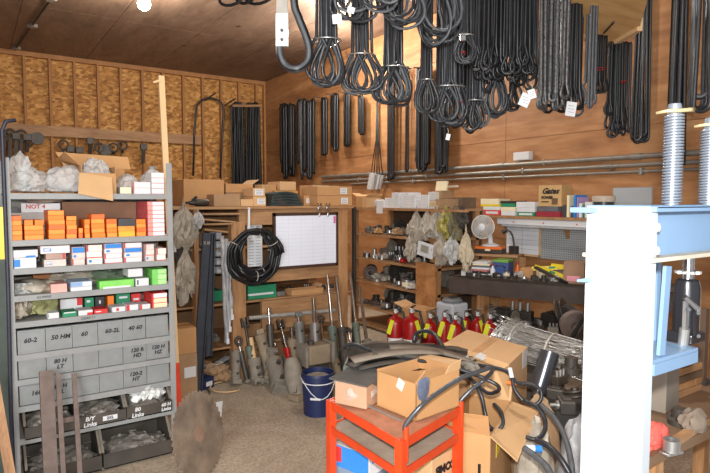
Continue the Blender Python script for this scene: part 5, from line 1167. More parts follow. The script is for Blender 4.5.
for k in range(3):
    a0 = 2 * PI * k / 3; m = MB(); G = []
    for i in range(5):
        rr = fr_ * (.2 + .17 * i); G.append([fc + q @ Vector((rr * math.cos(a0 + s), rr * math.sin(a0 + s), -.02 + s * .045)) for s in [-.15 + j * .3 for j in range(5)]])
    V = [[m.bm.verts.new(p) for p in g] for g in G]
    for i in range(4):
        for j in range(4): m.bm.faces.new((V[i][j], V[i + 1][j], V[i + 1][j + 1], V[i][j + 1]))
    bmesh.ops.solidify(m.bm, geom=m.bm.faces[:], thickness=.003); into(m, t, 'blade', M('smoky blade', (190, 190, 188), .3, alpha=.75), True)
into(MB().lathe([(0, -.14), (fr_ * .3, -.13), (fr_ * .34, -.06), (fr_ * .2, -.03), (0, -.03)], 20, fc, ax, False), t, 'motor', FANP, True)
pb = Vector((fc.x, fc.y, 1.113)) - ax * .1; pb.z = 1.113 + .078
into(MB().tube([fc - ax * .1 + Vector((0, 0, -.01)), fc - ax * .12 + Vector((.02, -.03, -.1)), pb + Vector((.02, -.05, .02))], [.022, .026, .03], 10), t, 'neck', WHITE)
into(MB().lathe([(0, 0), (.1, 0), (.1, .012), (.05, .03), (0, .034)], 24, pb + Vector((.02, -.05, -.0)), (0, 0, 1), False), t, 'foot', WHITE, True)
c = pb + Vector((.02, -.05, -.078))
t = thing('orange_case', 'orange and black case under the desk fan', 'case', (c.x, c.y, 1.113), BR)
MB().bb((-.15, -.1, 0), (.15, .1, .045), .006).build('lower_shell', GREASE, t); MB().bb((-.15, -.1, .046), (.15, .1, .076), .006).build('lid', M('orange plastic', (224, 112, 44), .4), t); MB().box((0, -.102, .04), (.06, .006, .02)).build('latch', CREAM, t)
# wall lever arm right of the fan
a, b = onX(500, 226, WX - .2), onX(502, 250, WX - .2); c0 = BP(.53, .54, 1.113)
t = thing('bench_lamp', 'thin dark goose neck lamp right of the desk fan', 'lamp', c0)
into(MB().tube([c0, c0 + Vector((0, 0, .12)), c0 + Vector((.0, .02, .2)), c0 + Vector((0, .05, .24)), c0 + Vector((-.01, .1, .26))], .009, 8), t, 'neck', GREASE); into(MB().box(c0 + Vector((0, 0, .03)), (.07, .09, .12), None, .01), t, 'base_box', GREASE); into(MB().cyl(c0 + Vector((-.01, .095, .26)), c0 + Vector((-.02, .14, .24)), .015, .03), t, 'head', GREASE, True)
# bench-top items (s along bench from left end, n back)
def bitem(s, n, size, mat, label, cat, name, z=BZ, rz=0, bev=.006, extra=None):
    p = BP(s, n, z + .001); o = thing(name, label, cat, p, BR + rz)
    MB().box((0, 0, size[2] / 2), size, None, bev).build('body', mat, o)
    if extra: extra(o)
    return o
z = BZ
for j, (mt, h, lab) in enumerate(((WHITE, .03, 'white'), (GREASE, .022, 'black'), (M('rose manual', (196, 120, 116), .6), .02, 'rose'), (WHITE, .02, 'pale'), (M('slate manual', (96, 96, 102), .6), .018, 'slate'), (CREAM, .018, 'cream'), (WHITE, .014, 'topmost white'))):
    bitem(.30, .22, (.2 - .005 * j, .26, h), mt, '%s manual in the leaning pile on the bench below the fan' % lab, 'manual', 'manual', z, rnd.uniform(-.15, .15), .002); z += h + .0015
bitem(.16, .14, (.15, .1, .05), WHITE, 'white carton lying left of the manual pile', 'carton', 'carton', BZ, .4, .003)
bitem(.09, .3, (.1, .1, .05), M('teal case', (66, 110, 106), .5), 'teal case at left end of the bench', 'case', 'case')
def case_extra(o):
    MB().box((0, 0, .165), (.16, .19, .03), None, .006).build('lid', M('leaf green plastic', (110, 160, 66), .5), o); MB().tube([Vector((-.05, -.1, .1)), Vector((-.04, -.125, .12)), Vector((.04, -.125, .12)), Vector((.05, -.1, .1))], .007, 6).build('handle', GREASE, o)
bitem(.5, .26, (.16, .19, .15), M('blue plastic', (58, 82, 140), .45), 'blue case with green lid on the bench', 'case', 'tool_case', extra=case_extra)
t = junk(BP(.64, .3, BZ + .001), 'bottle', M('orange plastic', (224, 112, 44), .4), 'orange spray bottle beside the blue case', .055, 'bottle')
bitem(.75, .3, (.13, .14, .1), CARD, 'small brown carton right of the orange bottle', 'carton', 'carton')
for i in range(4):
    p = BP(.72 + .12 * i, .42, BZ + .001)
    junk(p, 'jar', [WHITE, CREAM, SILV, YELP][i], '%s jar, %s in the row behind the bench clutter' % (['white', 'cream', 'steel', 'yellow'][i], ORD[i]), .035, 'jar')
for i, (s0, n0, s1, n1, z0_, z1_) in enumerate(((.80, .24, 1.18, .34, .10, .13), (.84, .2, 1.2, .16, .13, .03), (.98, .3, 1.3, .26, .14, .12), (1.02, .2, 1.3, .18, .02, .1))):
    p, q_ = BP(s0, n0, BZ + z0_), BP(s1, n1, BZ + z1_)
    t = thing('spirit_level', 'yellow level bar heaped on the bench, %s from left' % ORD[i], 'tool', BP((s0 + s1) / 2, n0, BZ), group='yellow bars heaped on the bench')
    into(MB().beam(p, q_, .018, .04), t, 'bar', YELP); into(MB().beam(p.lerp(q_, .42) + Vector((0, 0, .005)), p.lerp(q_, .58) + Vector((0, 0, .005)), .022, .02), t, 'vial', DGREEN)
bitem(1.08, .26, (.2, .16, .09), M('grey grinder', (92, 88, 90), .5), 'grey power tool case under the yellow bars', 'case', 'case')
for i in range(9):
    s = .2 + .095 * i; p = BP(s, .07 + .02 * (i % 2), BZ + .001)
    junk(p, ['valve', 'coupling', 'pulley', 'block', 'bearing', 'valve', 'flange', 'block', 'coupling'][i], GREASE, 'greasy black part at the bench front, %s from left' % ORD[i], .05, 'machine part', rot=(0, 0, BR + .3 * i))
p, q_ = BP(.86, .14, BZ + .13), BP(1.12, .06, BZ + .03)
t = thing('black_tool', 'black flat bar tool sloping over the bench front', 'tool', BP(1, .1, BZ)); into(MB().beam(p, q_, .05, .02), t, 'blade', GREASE); into(MB().beam(q_, q_ + (q_ - p) * .25, .035, .03), t, 'grip', RUB)
junk(BP(1.07, .1, BZ + .001), 'bag', POLY, 'clear bag at the bench front left of the brown carton', .06, 'bag')
def pinklab(o): MB().box((.0, -.101, .05), (.12, .003, .05)).build('pink_label', M('pink label', (226, 150, 160), .6), o); 
bitem(1.24, .15, (.19, .19, .21), M('worn kraft', (156, 122, 96), .8, var=.1), 'brown carton with a pink label left of the press column', 'carton', 'carton', extra=pinklab)
for i, (s_, n_, k, mt, z_, lab) in enumerate(((.42, .1, 'bottle', WHITE, .05, 'white squeeze bottle at the bench front'), (.56, .12, 'can', SILV, .035, 'steel can beside the white squeeze bottle'), (.68, .16, 'bag', POLY, .06, 'clear bag of hardware before the small brown carton'), (.9, .2, 'can', CREAM, .04, 'cream can under the yellow bars'), (1.02, .36, 'bottle', M('violet bottle', (120, 80, 150), .4), .05, 'violet bottle behind the yellow bars'), (1.12, .4, 'can', WHITE, .045, 'white can behind the yellow bars'), (.36, .4, 'can', REDC, .045, 'red can behind the manuals'))):
    junk(BP(s_, n_ + .06, BZ + .001), k, mt, lab, z_, {'bottle': 'bottle', 'can': 'can', 'bag': 'bag'}[k])
# under the bench
c = BP(.02, -.06, 0)
c = onX(455, 330, 4.15)
t = thing('white_tub', 'white plastic tub under the left end of the bench', 'tub', (4.15, 4.33, .0), BR + 1.2)
MB().bb((-.12, -.12, .0), (.12, .12, .63), .02).build('body', M('white tub', (190, 196, 202), .45, var=.06), t); MB().lathe([(0, .63), (.1, .63), (.11, .65), (.09, .675), (0, .68)], 24, cap=False).build('lid', M('grey lid', (120, 122, 124), .5), t, True); MB().box((0, -.02, .685), (.1, .03, .02), None, .005).build('lid_grip', IRON, t)
row(BP(.3, .2, .377), BP(1.9, .2, .377), 12, 'on the shelf under the bench', .06, .11, [IRON, DUSTY, GREASE, SILV])
row(BP(.2, .43, .377), BP(1.95, .43, .377), 10, 'at the back of the shelf under the bench', .13, .19, [IRON, DUSTY, GREASE], kinds=['block', 'pulley', 'valve'])
row(BP(.25, .12, .002), BP(1.9, .12, .002), 8, 'on the floor under the bench', .07, .12, [IRON, DUSTY, RUST, SILV])
# brown cartons right below the shelf unit's end
t = thing('carton', 'open brown carton behind the fire extinguishers', 'carton', (3.99, 4.66, .0), .3)
MB().bb((-.12, -.15, 0), (.12, .15, .54), .004).build('body', CARD, t)
for s in (-1, 1): MB().box((0, s * .205, .56), (.24, .12, .004), (s * .35, 0, 0)).build('flap', CARD2, t)
# ================================================================ fire extinguishers
def extinguisher(px, ysh, w, D, label, white, tagside):
    p = atD(px, ysh, D); r = w * D / FPX / 2 * 1.12; h = p.z + .035
    t = thing('fire_extinguisher', label, 'fire extinguisher', (p.x, p.y, 0), CAMYAW)
    MB().lathe([(0, .0), (r * .92, 0), (r, .015), (r, h - r * .62), (r * .9, h - r * .26), (r * .6, h - .0), (r * .26, h + .015), (r * .26, h + .04), (0, h + .04)], 24, cap=False).build('body', RED, t, True)
    m = MB().box((0, 0, h + .06), (.034, .05, .045), None, .006); m.build('valve', SILV, t)
    MB().beam((0, .02, h + .085), (.02, -.085, h + .12), .022, .008).build('lever', GREASE if white else SILV, t); MB().beam((0, .02, h + .06), (.01, -.085, h + .07), .022, .008).build('carry_handle', SILV, t)
    MB().lathe([(0, 0), (.016, 0), (.016, .01), (0, .012)], 14, (0, -.026, h + .06), (0, -1, 0), False).build('gauge', WHITE, t, True)
    MB().tube([(.02, 0, h + .06), (r * .9, .0, h + .05), (r * 1.18, -.02, h - .05), (r * 1.12, -.03, h * .5), (r * 1.05, -.02, h * .3)], .011, 8).build('hose', RUB, t)
    def band(z0, z1, a0, a1, mt, nm):
        m = MB(); n = 10; V = []
        for k in range(n + 1):
            a = a0 + (a1 - a0) * k / n; V.append([m.bm.verts.new(((r + .0015) * math.sin(a), -(r + .0015) * math.cos(a), z)) for z in (z0, z1)])
        for A, B in zip(V, V[1:]): m.bm.faces.new((A[0], B[0], B[1], A[1]))
        m.build(nm, mt, t, True)
    if white: band(h * .38, h * .715, -1.1, 1.1, M('extinguisher label', (226, 226, 222), .5, var=.12, scale=50), 'label_band')
    else: band(h * .45, h * .7, -.5, .6, M('extinguisher label red', (222, 150, 140), .5, var=.4, scale=60), 'label_band')
    y = -r * .98
    m = MB().box((tagside * r * .66, y * .86, h - r * 1.0), (.045, .003, .13), (-.22, -.18 * tagside, .75 * tagside)); m.build('inspection_tag', YELL, t)
for i, (px, y, w, D, wh, ts, lab) in enumerate(((395.5, 321, 15, 5.15, 1, -1, 'leftmost red fire extinguisher with white label'), (411.5, 321, 16.5, 5.0, 1, 1, 'second red fire extinguisher, white labelled and largest'), (430, 326, 13, 5.1, 0, -1, 'red fire extinguisher with red and white label, third from left'), (444.5, 325, 12, 4.95, 0, -1, 'red fire extinguisher tagged yellow, fourth from left'), (455, 328, 13, 4.75, 0, -1, 'red fire extinguisher with front yellow tag, fifth from left'), (466, 324, 11, 5.2, 0, -1, 'red fire extinguisher at the back, sixth from left'), (477, 324, 11, 5.1, 0, 1, 'red fire extinguisher, second from right'), (489.5, 327, 13, 4.85, 0, -1, 'rightmost red fire extinguisher beside the wire bundle'))):
    extinguisher(px, y, w, D, lab, wh, ts)
# ================================================================ blue shop press at right
PB_ = M('pale blue press paint', (118, 147, 178), .4, var=.04, scale=6)
PW_ = M('flash whitened press paint', (170, 178, 184), .45, var=.03, scale=6)  # flash overexposure put into the column colour, paler than the blue head
PBD = M('worn press edge', (188, 178, 160), .6, var=.15, scale=14)
QX, QY0, QY1, QZ = 1.385, .754, .927, 1.682
t = thing('shop_press', 'tall pale blue hydraulic shop press with coil springs on top', 'press', (1.66, .84, 0))
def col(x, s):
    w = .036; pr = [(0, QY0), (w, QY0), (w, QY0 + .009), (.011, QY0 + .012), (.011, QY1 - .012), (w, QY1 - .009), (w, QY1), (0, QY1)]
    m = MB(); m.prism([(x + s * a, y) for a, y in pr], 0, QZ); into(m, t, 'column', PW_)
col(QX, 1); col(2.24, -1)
for x in (QX + .03, 2.21): into(MB().bb((x - .06, QY0 - .25, 0), (x + .06, QY1 + .25, .03), .004), t, 'foot', PB_)
for y, s in ((.79, -1), (.89, 1)):
    into(MB().bb((QX + .002, y, 1.545), (2.24, y + s * .008, QZ - .004)).bb((QX + .002, y, QZ - .012), (2.24, y + s * .05, QZ - .002), .002), t, 'head_channel', PB_)
    into(MB().bb((QX + .002, y, 1.545), (2.24, y + s * .05, 1.556), .002), t, 'head_flange', PBD)
for z in (1.632, 1.574):
    into(MB().cyl((QX + .02, .754, z), (QX + .02, .742, z), .0115, n=6).cyl((QX + .02, .754, z), (QX + .02, .75, z), .016, n=16), t, 'bolt', M('pale bolt', (206, 202, 190), .45, .3))
into(MB().bb((QX - .034, QY1 - .03, QZ - .016), (QX + .03, QY1 + .03, QZ - .002), .002), t, 'top_plate', PB_)
into(MB().bb((QX, QY0, QZ), (2.24, QY1, QZ + .004), .001), t, 'cap_plate', PB_)
p = onX(587, 280, QX); into(MB().cyl((QX + .01, QY1 - .012, p.z), (QX - .05, QY1 - .012, p.z + .003), .008, .004, n=12), t, 'pin', PB_, True)
SPR = M('zinc spring', (150, 158, 170), .32, .55, var=.06)
def spring(px, ytop, rpx, label):
    d = ray(px, 200); f = .84 / d.y; c = CAM + d * f; D = (c - CAM).dot(Fh); zt = CAMZ + (200 - ytop) * D / FPX * .985; r = rpx * D / FPX
    s0 = QZ + .004; turns = int((zt - s0 - .03) / .0083); n = 18
    pts = [Vector((c.x + r * .86 * math.cos(2 * PI * k / n), c.y + r * .86 * math.sin(2 * PI * k / n), s0 + .004 + .0083 * k / n)) for k in range(turns * n)]
    into(MB().tube(pts, .0036, 6), t, 'return_spring', SPR)
    into(MB().lathe([(0, s0), (r * .7, s0), (r * .7, zt - .01), (r * .62, zt), (0, zt)], 20, (c.x, c.y, 0), (0, 0, 1), False), t, 'spring_core', SPR, True)
    z = zt - .022
    into(MB().tube([Vector((c.x, c.y, z)) + Rv * (-.052) + Vector((0, 0, -.004)), Vector((c.x, c.y, z)) + Rv * (-.03) - Fh * .02, Vector((c.x, c.y, z)) - Fh * .026, Vector((c.x, c.y, z + .003)) + Rv * .03 - Fh * .02, Vector((c.x, c.y, z + .007)) + Rv * .052], [.004, .005, .0055, .006, .0075], 8), t, 'spring_hook', M('brass hook', (196, 178, 134), .4, .3))
spring(671.5, 104, 9.5, ''); spring(708.5, 118, 9.5, '')
# moving bed plate, guide bar
into(MB().bb((1.43, .785, 1.264), (1.725, .90, 1.275), .002).bb((1.49, .785, 1.232), (1.725, .795, 1.264)).bb((1.49, .89, 1.232), (1.725, .90, 1.264)), t, 'press_bed', PB_)
for x in (1.46, 1.70): into(MB().bb((x, .896, 1.275), (x + .02, .904, 1.546)), t, 'hanger_bar', PB_)
a, b = onY(667.5, 266, .80), onY(660.5, 358, .80); b.z = 1.277
into(MB().beam(a, b, .028, .01, (0, 1, 0)), t, 'guide_bar', PB_)
into(MB().bb((QX + .012, .77, .12), (2.228, .78, .2)).bb((QX + .012, .9, .12), (2.228, .91, .2)), t, 'lower_bed', PB_)
# bottle jack standing on the bed
d = ray(686, 320); c = CAM + d * (.842 / d.y); J = Vector((c.x, c.y, 1.2755))
t = thing('bottle_jack', 'black and chrome bottle jack standing inside the shop press', 'jack', J)
DK = M('polished black enamel', (46, 46, 50), .22, .4, var=.1)
MB().box((0, 0, .016), (.086, .078, .032), None, .006).build('base', DK, t)
MB().lathe([(.036, .03), (.036, .165), (.031, .185), (.024, .19), (0, .19)], 28, cap=False).build('cylinder', DK, t, True)
MB().lathe([(0, .19), (.017, .19), (.017, .267), (0, .267)], 20, cap=False).build('ram', CHROME, t, True)
pts = []
for k in range(18): a = 2 * PI * k / 18; pts += [(.036 * math.cos(a), .036 * math.sin(a)), (.030 * math.cos(a + .2), .030 * math.sin(a + .2))]
MB().prism(pts, .206, .214).build('toothed_collar', SILV, t)
f = -Fh; s = Rv
g = lambda r, d_, z: s * r + f * d_ + Vector((0, 0, z))
MB().cyl(g(-.034, .045, .142), g(.006, .05, .104), .0085, n=14).build('handle_socket', CHROME, t, True)
MB().beam(g(-.03, .046, .13), g(-.03, .046, .03), .012, .01).cyl(g(-.03, .04, .0), g(-.03, .046, .05), .014, n=12).build('pump_piston', SILV, t)
MB().beam(g(-.002, .05, .1), g(.0, .048, .03), .012, .008).build('link', DK, t)
for r, z in ((-.028, .108), (.003, .03), (.0, .098)): MB().cyl(g(r, .04, z), g(r, .06, z), .006, n=10).build('pin', CHROME, t, True)
# low side table behind the press
TZ = .85
t = thing('side_table', 'rough wooden table behind the shop press', 'table', (2.1, 1.25, 0))
into(MB().prism([(1.80, .97), (2.9, .97), (2.9, 1.32), (2.0, 1.32)], TZ - .035, TZ), t, 'top', M('dark worn boards', (120, 92, 68), .75, var=.2, scale=6, stretch=(.2, 1, 1)))
for x, y in ((1.93, 1.0), (2.82, 1.0), (2.82, 1.24), (2.06, 1.24)): into(MB().bb((x, y, 0), (x + .05, y + .05, TZ - .035)), t, 'leg', LUMV)
a, b = onZ(668, 446, TZ + .011), onZ(706, 421, TZ + .011)
solo(MB().beam(a + Vector((0, 0, .0)), b, .03, .02), 'wood_batten', LUM, 'brown wood batten lying across the side table', 'batten')
p = onZ(671, 454, TZ)
t = junk(p + Vector((0.0, 0.0, .001)), 'flange', SILV, 'bright flanged bearing on the side table behind the press', .036, 'bearing', rot=(0, 0, -.2))
MB().lathe([(.016, .0), (.027, .0), (.027, .04), (.016, .04), (.016, 0)], 24, (0, 0, .01), (0, 0, 1), False).build('outer_ring', SILV, t, True)
a = onZ(658, 430, TZ); c = Vector((1.93, 1.5, TZ + .001))
t = thing('carton', 'dull grey brown carton on the side table behind the press', 'carton', (2.32, 1.22, TZ + .001), .15); MB().bb((-.075, -.07, 0), (.075, .07, .2), .004).build('body', M('dull grey carton b', (128, 118, 106), .8, var=.1), t); MB().box((0, 0, .2006), (.15, .04, .001)).build('tape', M('parcel tape', (170, 124, 78), .3), t)
for i in range(4):
    solo(MB().bb((2.42 + .015 * i, 1.2, TZ + .002 + .032 * i), (2.68, 1.3, TZ + .03 + .032 * i)), 'board', [LUM, LUMV, M('dark worn boards b', (104, 80, 60), .8, var=.2), LUM][i], 'rough board stacked on the side table, %s from bottom' % ORD[i], 'board')
a = onY(676, 398, 1.22); b = onY(696, 401, 1.22)
solo(MB().cyl((a.x, 1.22, TZ + .138), (b.x, 1.22, TZ + .138), .008, n=10), 'chrome_rod', CHROME, 'short chrome rod on the stacked boards behind the press', 'rod')
x = onY(700.5, 400, 1.25).x
t = thing('wooden_post', 'dark upright wooden post right of the stacked boards', 'post', (x, 1.25, TZ)); into(MB().bb((x - .012, 1.235, TZ), (x + .02, 1.265, 1.2)), t, 'post', M('dark post', (92, 72, 56), .7, var=.15)); into(MB().bb((x - .03, 1.22, TZ), (x + .04, 1.28, TZ + .02)), t, 'base_plate', IRON)
for px, py, s_, k, mt, lab in ((664, 372, .05, 'coupling', IRON, 'dark coupling at the front of the side table right of the flanged bearing'), (683, 385, .06, 'block', RUST, 'brown gear housing behind the chrome rod')):
    junk(Vector((2.2, 1.06, TZ + .001)) if k == 'coupling' else Vector((2.56, 1.24, TZ + .131)), k, mt, lab, s_, 'machine part')
p = onZ(672, 478, TZ)
solo(MB().blob((1.92, 1.02, TZ + .03), (.085, .045, .05), 4, .2, 1.8, 3), 'red_rag', M('coral rag', (226, 96, 84), .8, var=.12, scale=14), 'coral red rag crumpled on the side table', 'rag', smooth=True)
solo(MB().blob((2.18, 1.0, TZ + .03), (.06, .04, .05), 3, .25, 2, 8), 'brown_sack', M('brown sack', (120, 106, 92), .9, var=.2), 'brown sack slumped at the right of the red rag', 'sack', smooth=True)
# ================================================================ orange cart in the foreground
OP = M('orange cart paint', (204, 66, 26), .4, var=.1, scale=10)
CT = .80
c1, c2, c3 = onZ(328.5, 399.5, CT), onZ(401, 441, CT), onZ(461, 406, CT); c4 = c1 + c3 - c2
def cz(v, z): return Vector((v.x, v.y, z))
ctr = (c1 + c3) / 2
t = thing('service_cart', 'orange steel service cart with a bent black handle', 'cart', cz(ctr, 0))
cs = [c1, c2, c3, c4]
def inset(v, k=.012): return v + (ctr - v).normalized() * k
for i, v in enumerate(cs):
    q = inset(v); into(MB().beam(cz(q, .09), cz(q, CT - .002), .034, .034, tuple((cs[(i + 1) % 4] - v).normalized())), t, 'leg', OP)
    w = cz(q, .045); ca = into(MB().lathe([(0, -.015), (.04, -.015), (.044, 0), (.04, .015), (0, .015)], 18, w, Rv, False), t, 'caster', RUB, True)
    into(MB().beam(w + Vector((0, 0, .0)) + Rv * .02, cz(q, .095) + Rv * .02, .004, .03).beam(w - Rv * .02, cz(q, .095) - Rv * .02, .004, .03).box(cz(q, .093), (.05, .05, .006)), t, 'caster_fork', SILV, False, ca)
TRAY = M('dusty tray sheet', (166, 150, 132), .7, var=.18, scale=12)
for z, nm, h in ((CT, 'top', .036), (.685, 'middle', .034), (.17, 'bottom', .03)):
    for i in range(4): into(MB().beam(cz(cs[i], z - h / 2), cz(cs[(i + 1) % 4], z - h / 2), .006, h), t, 'rail', OP)
    I = [inset(v, .003) for v in cs]
    into(MB().quad([cz(v, z - .012) for v in I], .003), t, nm + '_shelf', TRAY if z < .79 else M('worn orange tray', (188, 128, 100), .6, var=.3, scale=9))
# bent handle
e = (c3 - c2).normalized(); outd = Vector((e.y, -e.x, 0));  outd = outd if outd.dot(c2 - c1) > 0 else -outd
def catmull(P, n=8):
    P = [Vector(p) for p in P]; Q = [P[0] * 2 - P[1]] + P + [P[-1] * 2 - P[-2]]; R_ = []
    for i in range(1, len(Q) - 2):
        for k in range(n):
            s = k / n; a, b, c, d = Q[i - 1:i + 3]
            R_.append(.5 * ((2 * b) + (c - a) * s + (2 * a - 5 * b + 4 * c - d) * s * s + (3 * b - a - 3 * c + d) * s ** 3))
    return R_ + [P[-1]]
def hp(px, py, D): return atD(px, py, D)
D2 = (c2 - CAM).dot(Fh); D3 = (c3 - CAM).dot(Fh)
s2 = c2 + (c3 - c2) * .07; s3 = c3
into(MB().cyl(cz(s2, CT - .09), cz(s2, CT + .045), .0115, n=12), t, 'handle_sleeve', OP, True); into(MB().cyl(cz(s3, CT - .09), cz(s3, CT + .022), .012, n=12), t, 'handle_sleeve', OP, True)
H = [cz(s2, CT + .02), cz(s2, CT + .055), hp(422, 405, D2 + .03), hp(440, 391, D2 + .1), hp(462, 377.5, D2 + .17), hp(484, 370, D2 + .24), hp(491, 367, D2 + .27), hp(492.5, 371, D2 + .3), hp(484, 380, D3 + .03), hp(472, 389, D3 + .01), cz(s3, CT + .026), cz(s3, CT + .01)]
into(MB().tube(catmull(H, 6), .009, 10), t, 'handle', M('worn handle tube', (86, 88, 92), .35, .5, var=.2, scale=20))
# things on the lower cart shelves
def fbox(r, d, z, size, rz, mat, label, cat='carton', name='carton'):
    o = thing(name, label, cat, CW(r, d, z + .001), CAMYAW + rz); MB().box((0, 0, size[2] / 2), size, None, .003).build('body', mat, o); return o
AZ = math.atan2((c3 - c2).y, (c3 - c2).x) - CAMYAW
BB = fbox(.045, 2.56, .17, (.2, .2, .31), AZ, M('grey blue carton', (120, 136, 158), .7, var=.1), 'grey blue carton at the bottom of the orange cart')
MB().box((0, -.1015, .14), (.17, .002, .1)).build('label_panel', M('grey print', (150, 150, 160)), BB)
o = fbox(.045, 2.56, .481, (.2, .2, .105), AZ, M('greyish carton top', (176, 166, 160), .7, var=.08), 'white and blue carton under the orange cart shelf')
MB().box((0, -.1012, .052), (.198, .002, .1)).build('white_front', WHITE, o); MB().box((-.1012, 0, .052), (.002, .196, .1)).build('blue_side', BLUEC, o)
b = MB().box((-.045, -.1028, .073), (.066, .002, .032)).build('logo_badge', BLUEC, o); text('SKF', .026, WHITE, b, (-.045, -.1042, .073), FRONT, 'logo', .001)
MB().box((-.1018, .075, .06), (.0022, .04, .07)).build('red_corner', REDC, o)
o = fbox(.33, 2.50, .17, (.2, .2, .42), AZ - .12, CARD2, 'tan carton with black stencilled letters under the orange cart')
text('COMB', .05, INK, o, (.0, -.1012, .36), (PI / 2, PI, 0), 'stencilled_letters', .003)
# ---- boxes on the cart top
AZ1 = math.atan2((c3 - c2).y, (c3 - c2).x)
pm = c2 * .50 + c4 * .50
t = thing('open_carton', 'open cardboard carton with ragged flaps on the orange cart', 'carton', CW(.275, 2.43, CT + .001), CAMYAW + math.radians(40))
W, Dp, Hh = .27, .235, .165
MB().bb((-W / 2, -Dp / 2, 0), (W / 2, -Dp / 2 + .004, Hh)).bb((-W / 2, Dp / 2 - .004, 0), (W / 2, Dp / 2, Hh)).bb((-W / 2, -Dp / 2, 0), (-W / 2 + .004, Dp / 2, Hh * .94)).bb((W / 2 - .004, -Dp / 2, 0), (W / 2, Dp / 2, Hh * 1.04)).bb((-W / 2, -Dp / 2, 0), (W / 2, Dp / 2, .004)).build('body', CARD, t)
MB().quad([(-W / 2, -Dp / 2, Hh), (W * .08, -Dp / 2, Hh), (W * .02, -Dp / 2 - .02, Hh + .04), (-W / 2 + .02, -Dp / 2 - .03, Hh + .05)]).build('flap', CARD, t)
MB().quad([(W / 2, -Dp / 2, Hh * 1.04), (W / 2, Dp / 2, Hh * 1.04), (W / 2 + .05, Dp / 2 - .02, Hh + .01), (W / 2 + .06, -Dp / 2 + .04, Hh + .02)]).build('flap', CARD2, t)
MB().quad([(W * .15, -Dp / 2 - .001, Hh), (W / 2, -Dp / 2 - .001, Hh * 1.02), (W / 2 - .01, -Dp / 2 - .015, Hh + .05), (W * .2, -Dp / 2 - .012, Hh + .035)]).build('flap', CARD2, t)
MB().box((-W / 2 - .001, -Dp * .12, Hh * .8), (.002, .036, .044), (.4, 0, 0)).build('sticker', WHITE, t)
MB().blob((-W * .36, -Dp / 2 - .004, Hh * .82), (.034, .012, .055), 3, .2, 3, 2, False).build('torn_window', M('dark blue wrap', (92, 100, 120), .3, bump=.5, var=.4), t, True)
c = CW(.022, 2.50)
o = thing('carton', 'small tan carton wrapped in plastic at the left on the orange cart', 'carton', cz(c, CT + .001), AZ1 + .15)
MB().bb((-.085, -.08, 0), (.085, .08, .105), .004).build('body', M('pinkish cardboard', (180, 142, 114), .7, var=.1), o)
MB().quad([(-.11, -.095, .107), (.10, -.095, .118), (.11, .10, .112), (-.1, .10, .109)], .006).build('dark_sheet', M('dark dusty sheet', (80, 78, 74), .8, var=.25), o)
MB().quad([(-.05, -.094, .107), (.095, -.094, .118), (.03, -.1, .06)], .004).build('dark_corner', M('dark dusty sheet', (80, 78, 74), .8, var=.25), o)
MB().blob((0, 0, .052), (.096, .09, .054), 3, .1, 3, 6).build('clear_wrap', M('thin clear wrap', (226, 222, 216), .2, alpha=.28, bump=.8), o, True)
for i in range(3):
    a, b = CW(.02 + .02 * i, 2.46 - .03 * i, CT + .012), CW(.17 + .01 * i, 2.27 - .012 * i, CT + .008)
    solo(MB().beam(a, b, .012, .008), 'metal_strip', [SILV, DUSTY, GALV][i], '%s narrow metal strip lying on the front of the orange cart top' % ['bright', 'dusty', 'grey'][i], 'strip')
# ---- dusty rubber slabs heaped on the cart boxes
DUSTR = M('dusty black rubber', (50, 48, 45), .85, var=.7, scale=16, dust=.2, bump=.8)
def slab(px0, py0, D0, px1, py1, D1, dep, th, sag, label, seed, mat=DUSTR, curl=0):
    p, q = atD(px0, py0, D0), atD(px1, py1, D1); n = 14; d = (q - p); side = Vector((-d.y, d.x, 0)).normalized(); side = side if side.dot(Fh) > 0 else -side
    m = MB(); V = []
    for i in range(n + 1):
        f = i / n; rowv = []
        for j in range(9):
            g = j / 8; c = p + d * f + side * dep * (g - .3) + Vector((0, 0, sag * math.sin(f * PI) - curl * (g - .5) ** 2 * 4 + .05 * dep))
            c += Vector((0, 0, .02 * noise.noise(Vector((f * 5, g * 3, seed))))) + d.normalized() * .03 * noise.noise(Vector((g * 5, seed, 2))) * (1 if i in (0, n) else 0)
            rowv.append(m.bm.verts.new(c))
        V.append(rowv)
    for i in range(n):
        for j in range(8): m.bm.faces.new((V[i][j], V[i + 1][j], V[i + 1][j + 1], V[i][j + 1]))
    r = bmesh.ops.solidify(m.bm, geom=m.bm.faces[:], thickness=th)
    return solo(m, 'rubber_slab', mat, label, 'rubber slab', smooth=True)
slab(352, 373, 2.62, 460, 368, 2.66, .26, .03, .01, 'dusty black rubber slab at the bottom of the heap over the orange cart', 3)
slab(350, 361, 2.7, 470, 359, 2.85, .3, .028, .02, 'dusty black rubber slab second from bottom of the cart heap', 7)
slab(348, 354, 2.88, 476, 365, 2.85, .3, .02, .025, 'long black curved rubber slab with dusty edges on the cart heap', 11, M('dark rubber slab', (40, 38, 37), .8, var=.6, scale=14, dust=.15, bump=.8), .04)
slab(362, 347, 3.0, 468, 355, 2.98, .24, .022, .02, 'topmost grey rubber slab of the cart heap', 15, M('grey rubber slab', (112, 102, 92), .85, var=.35, scale=8, dust=.4), .05)
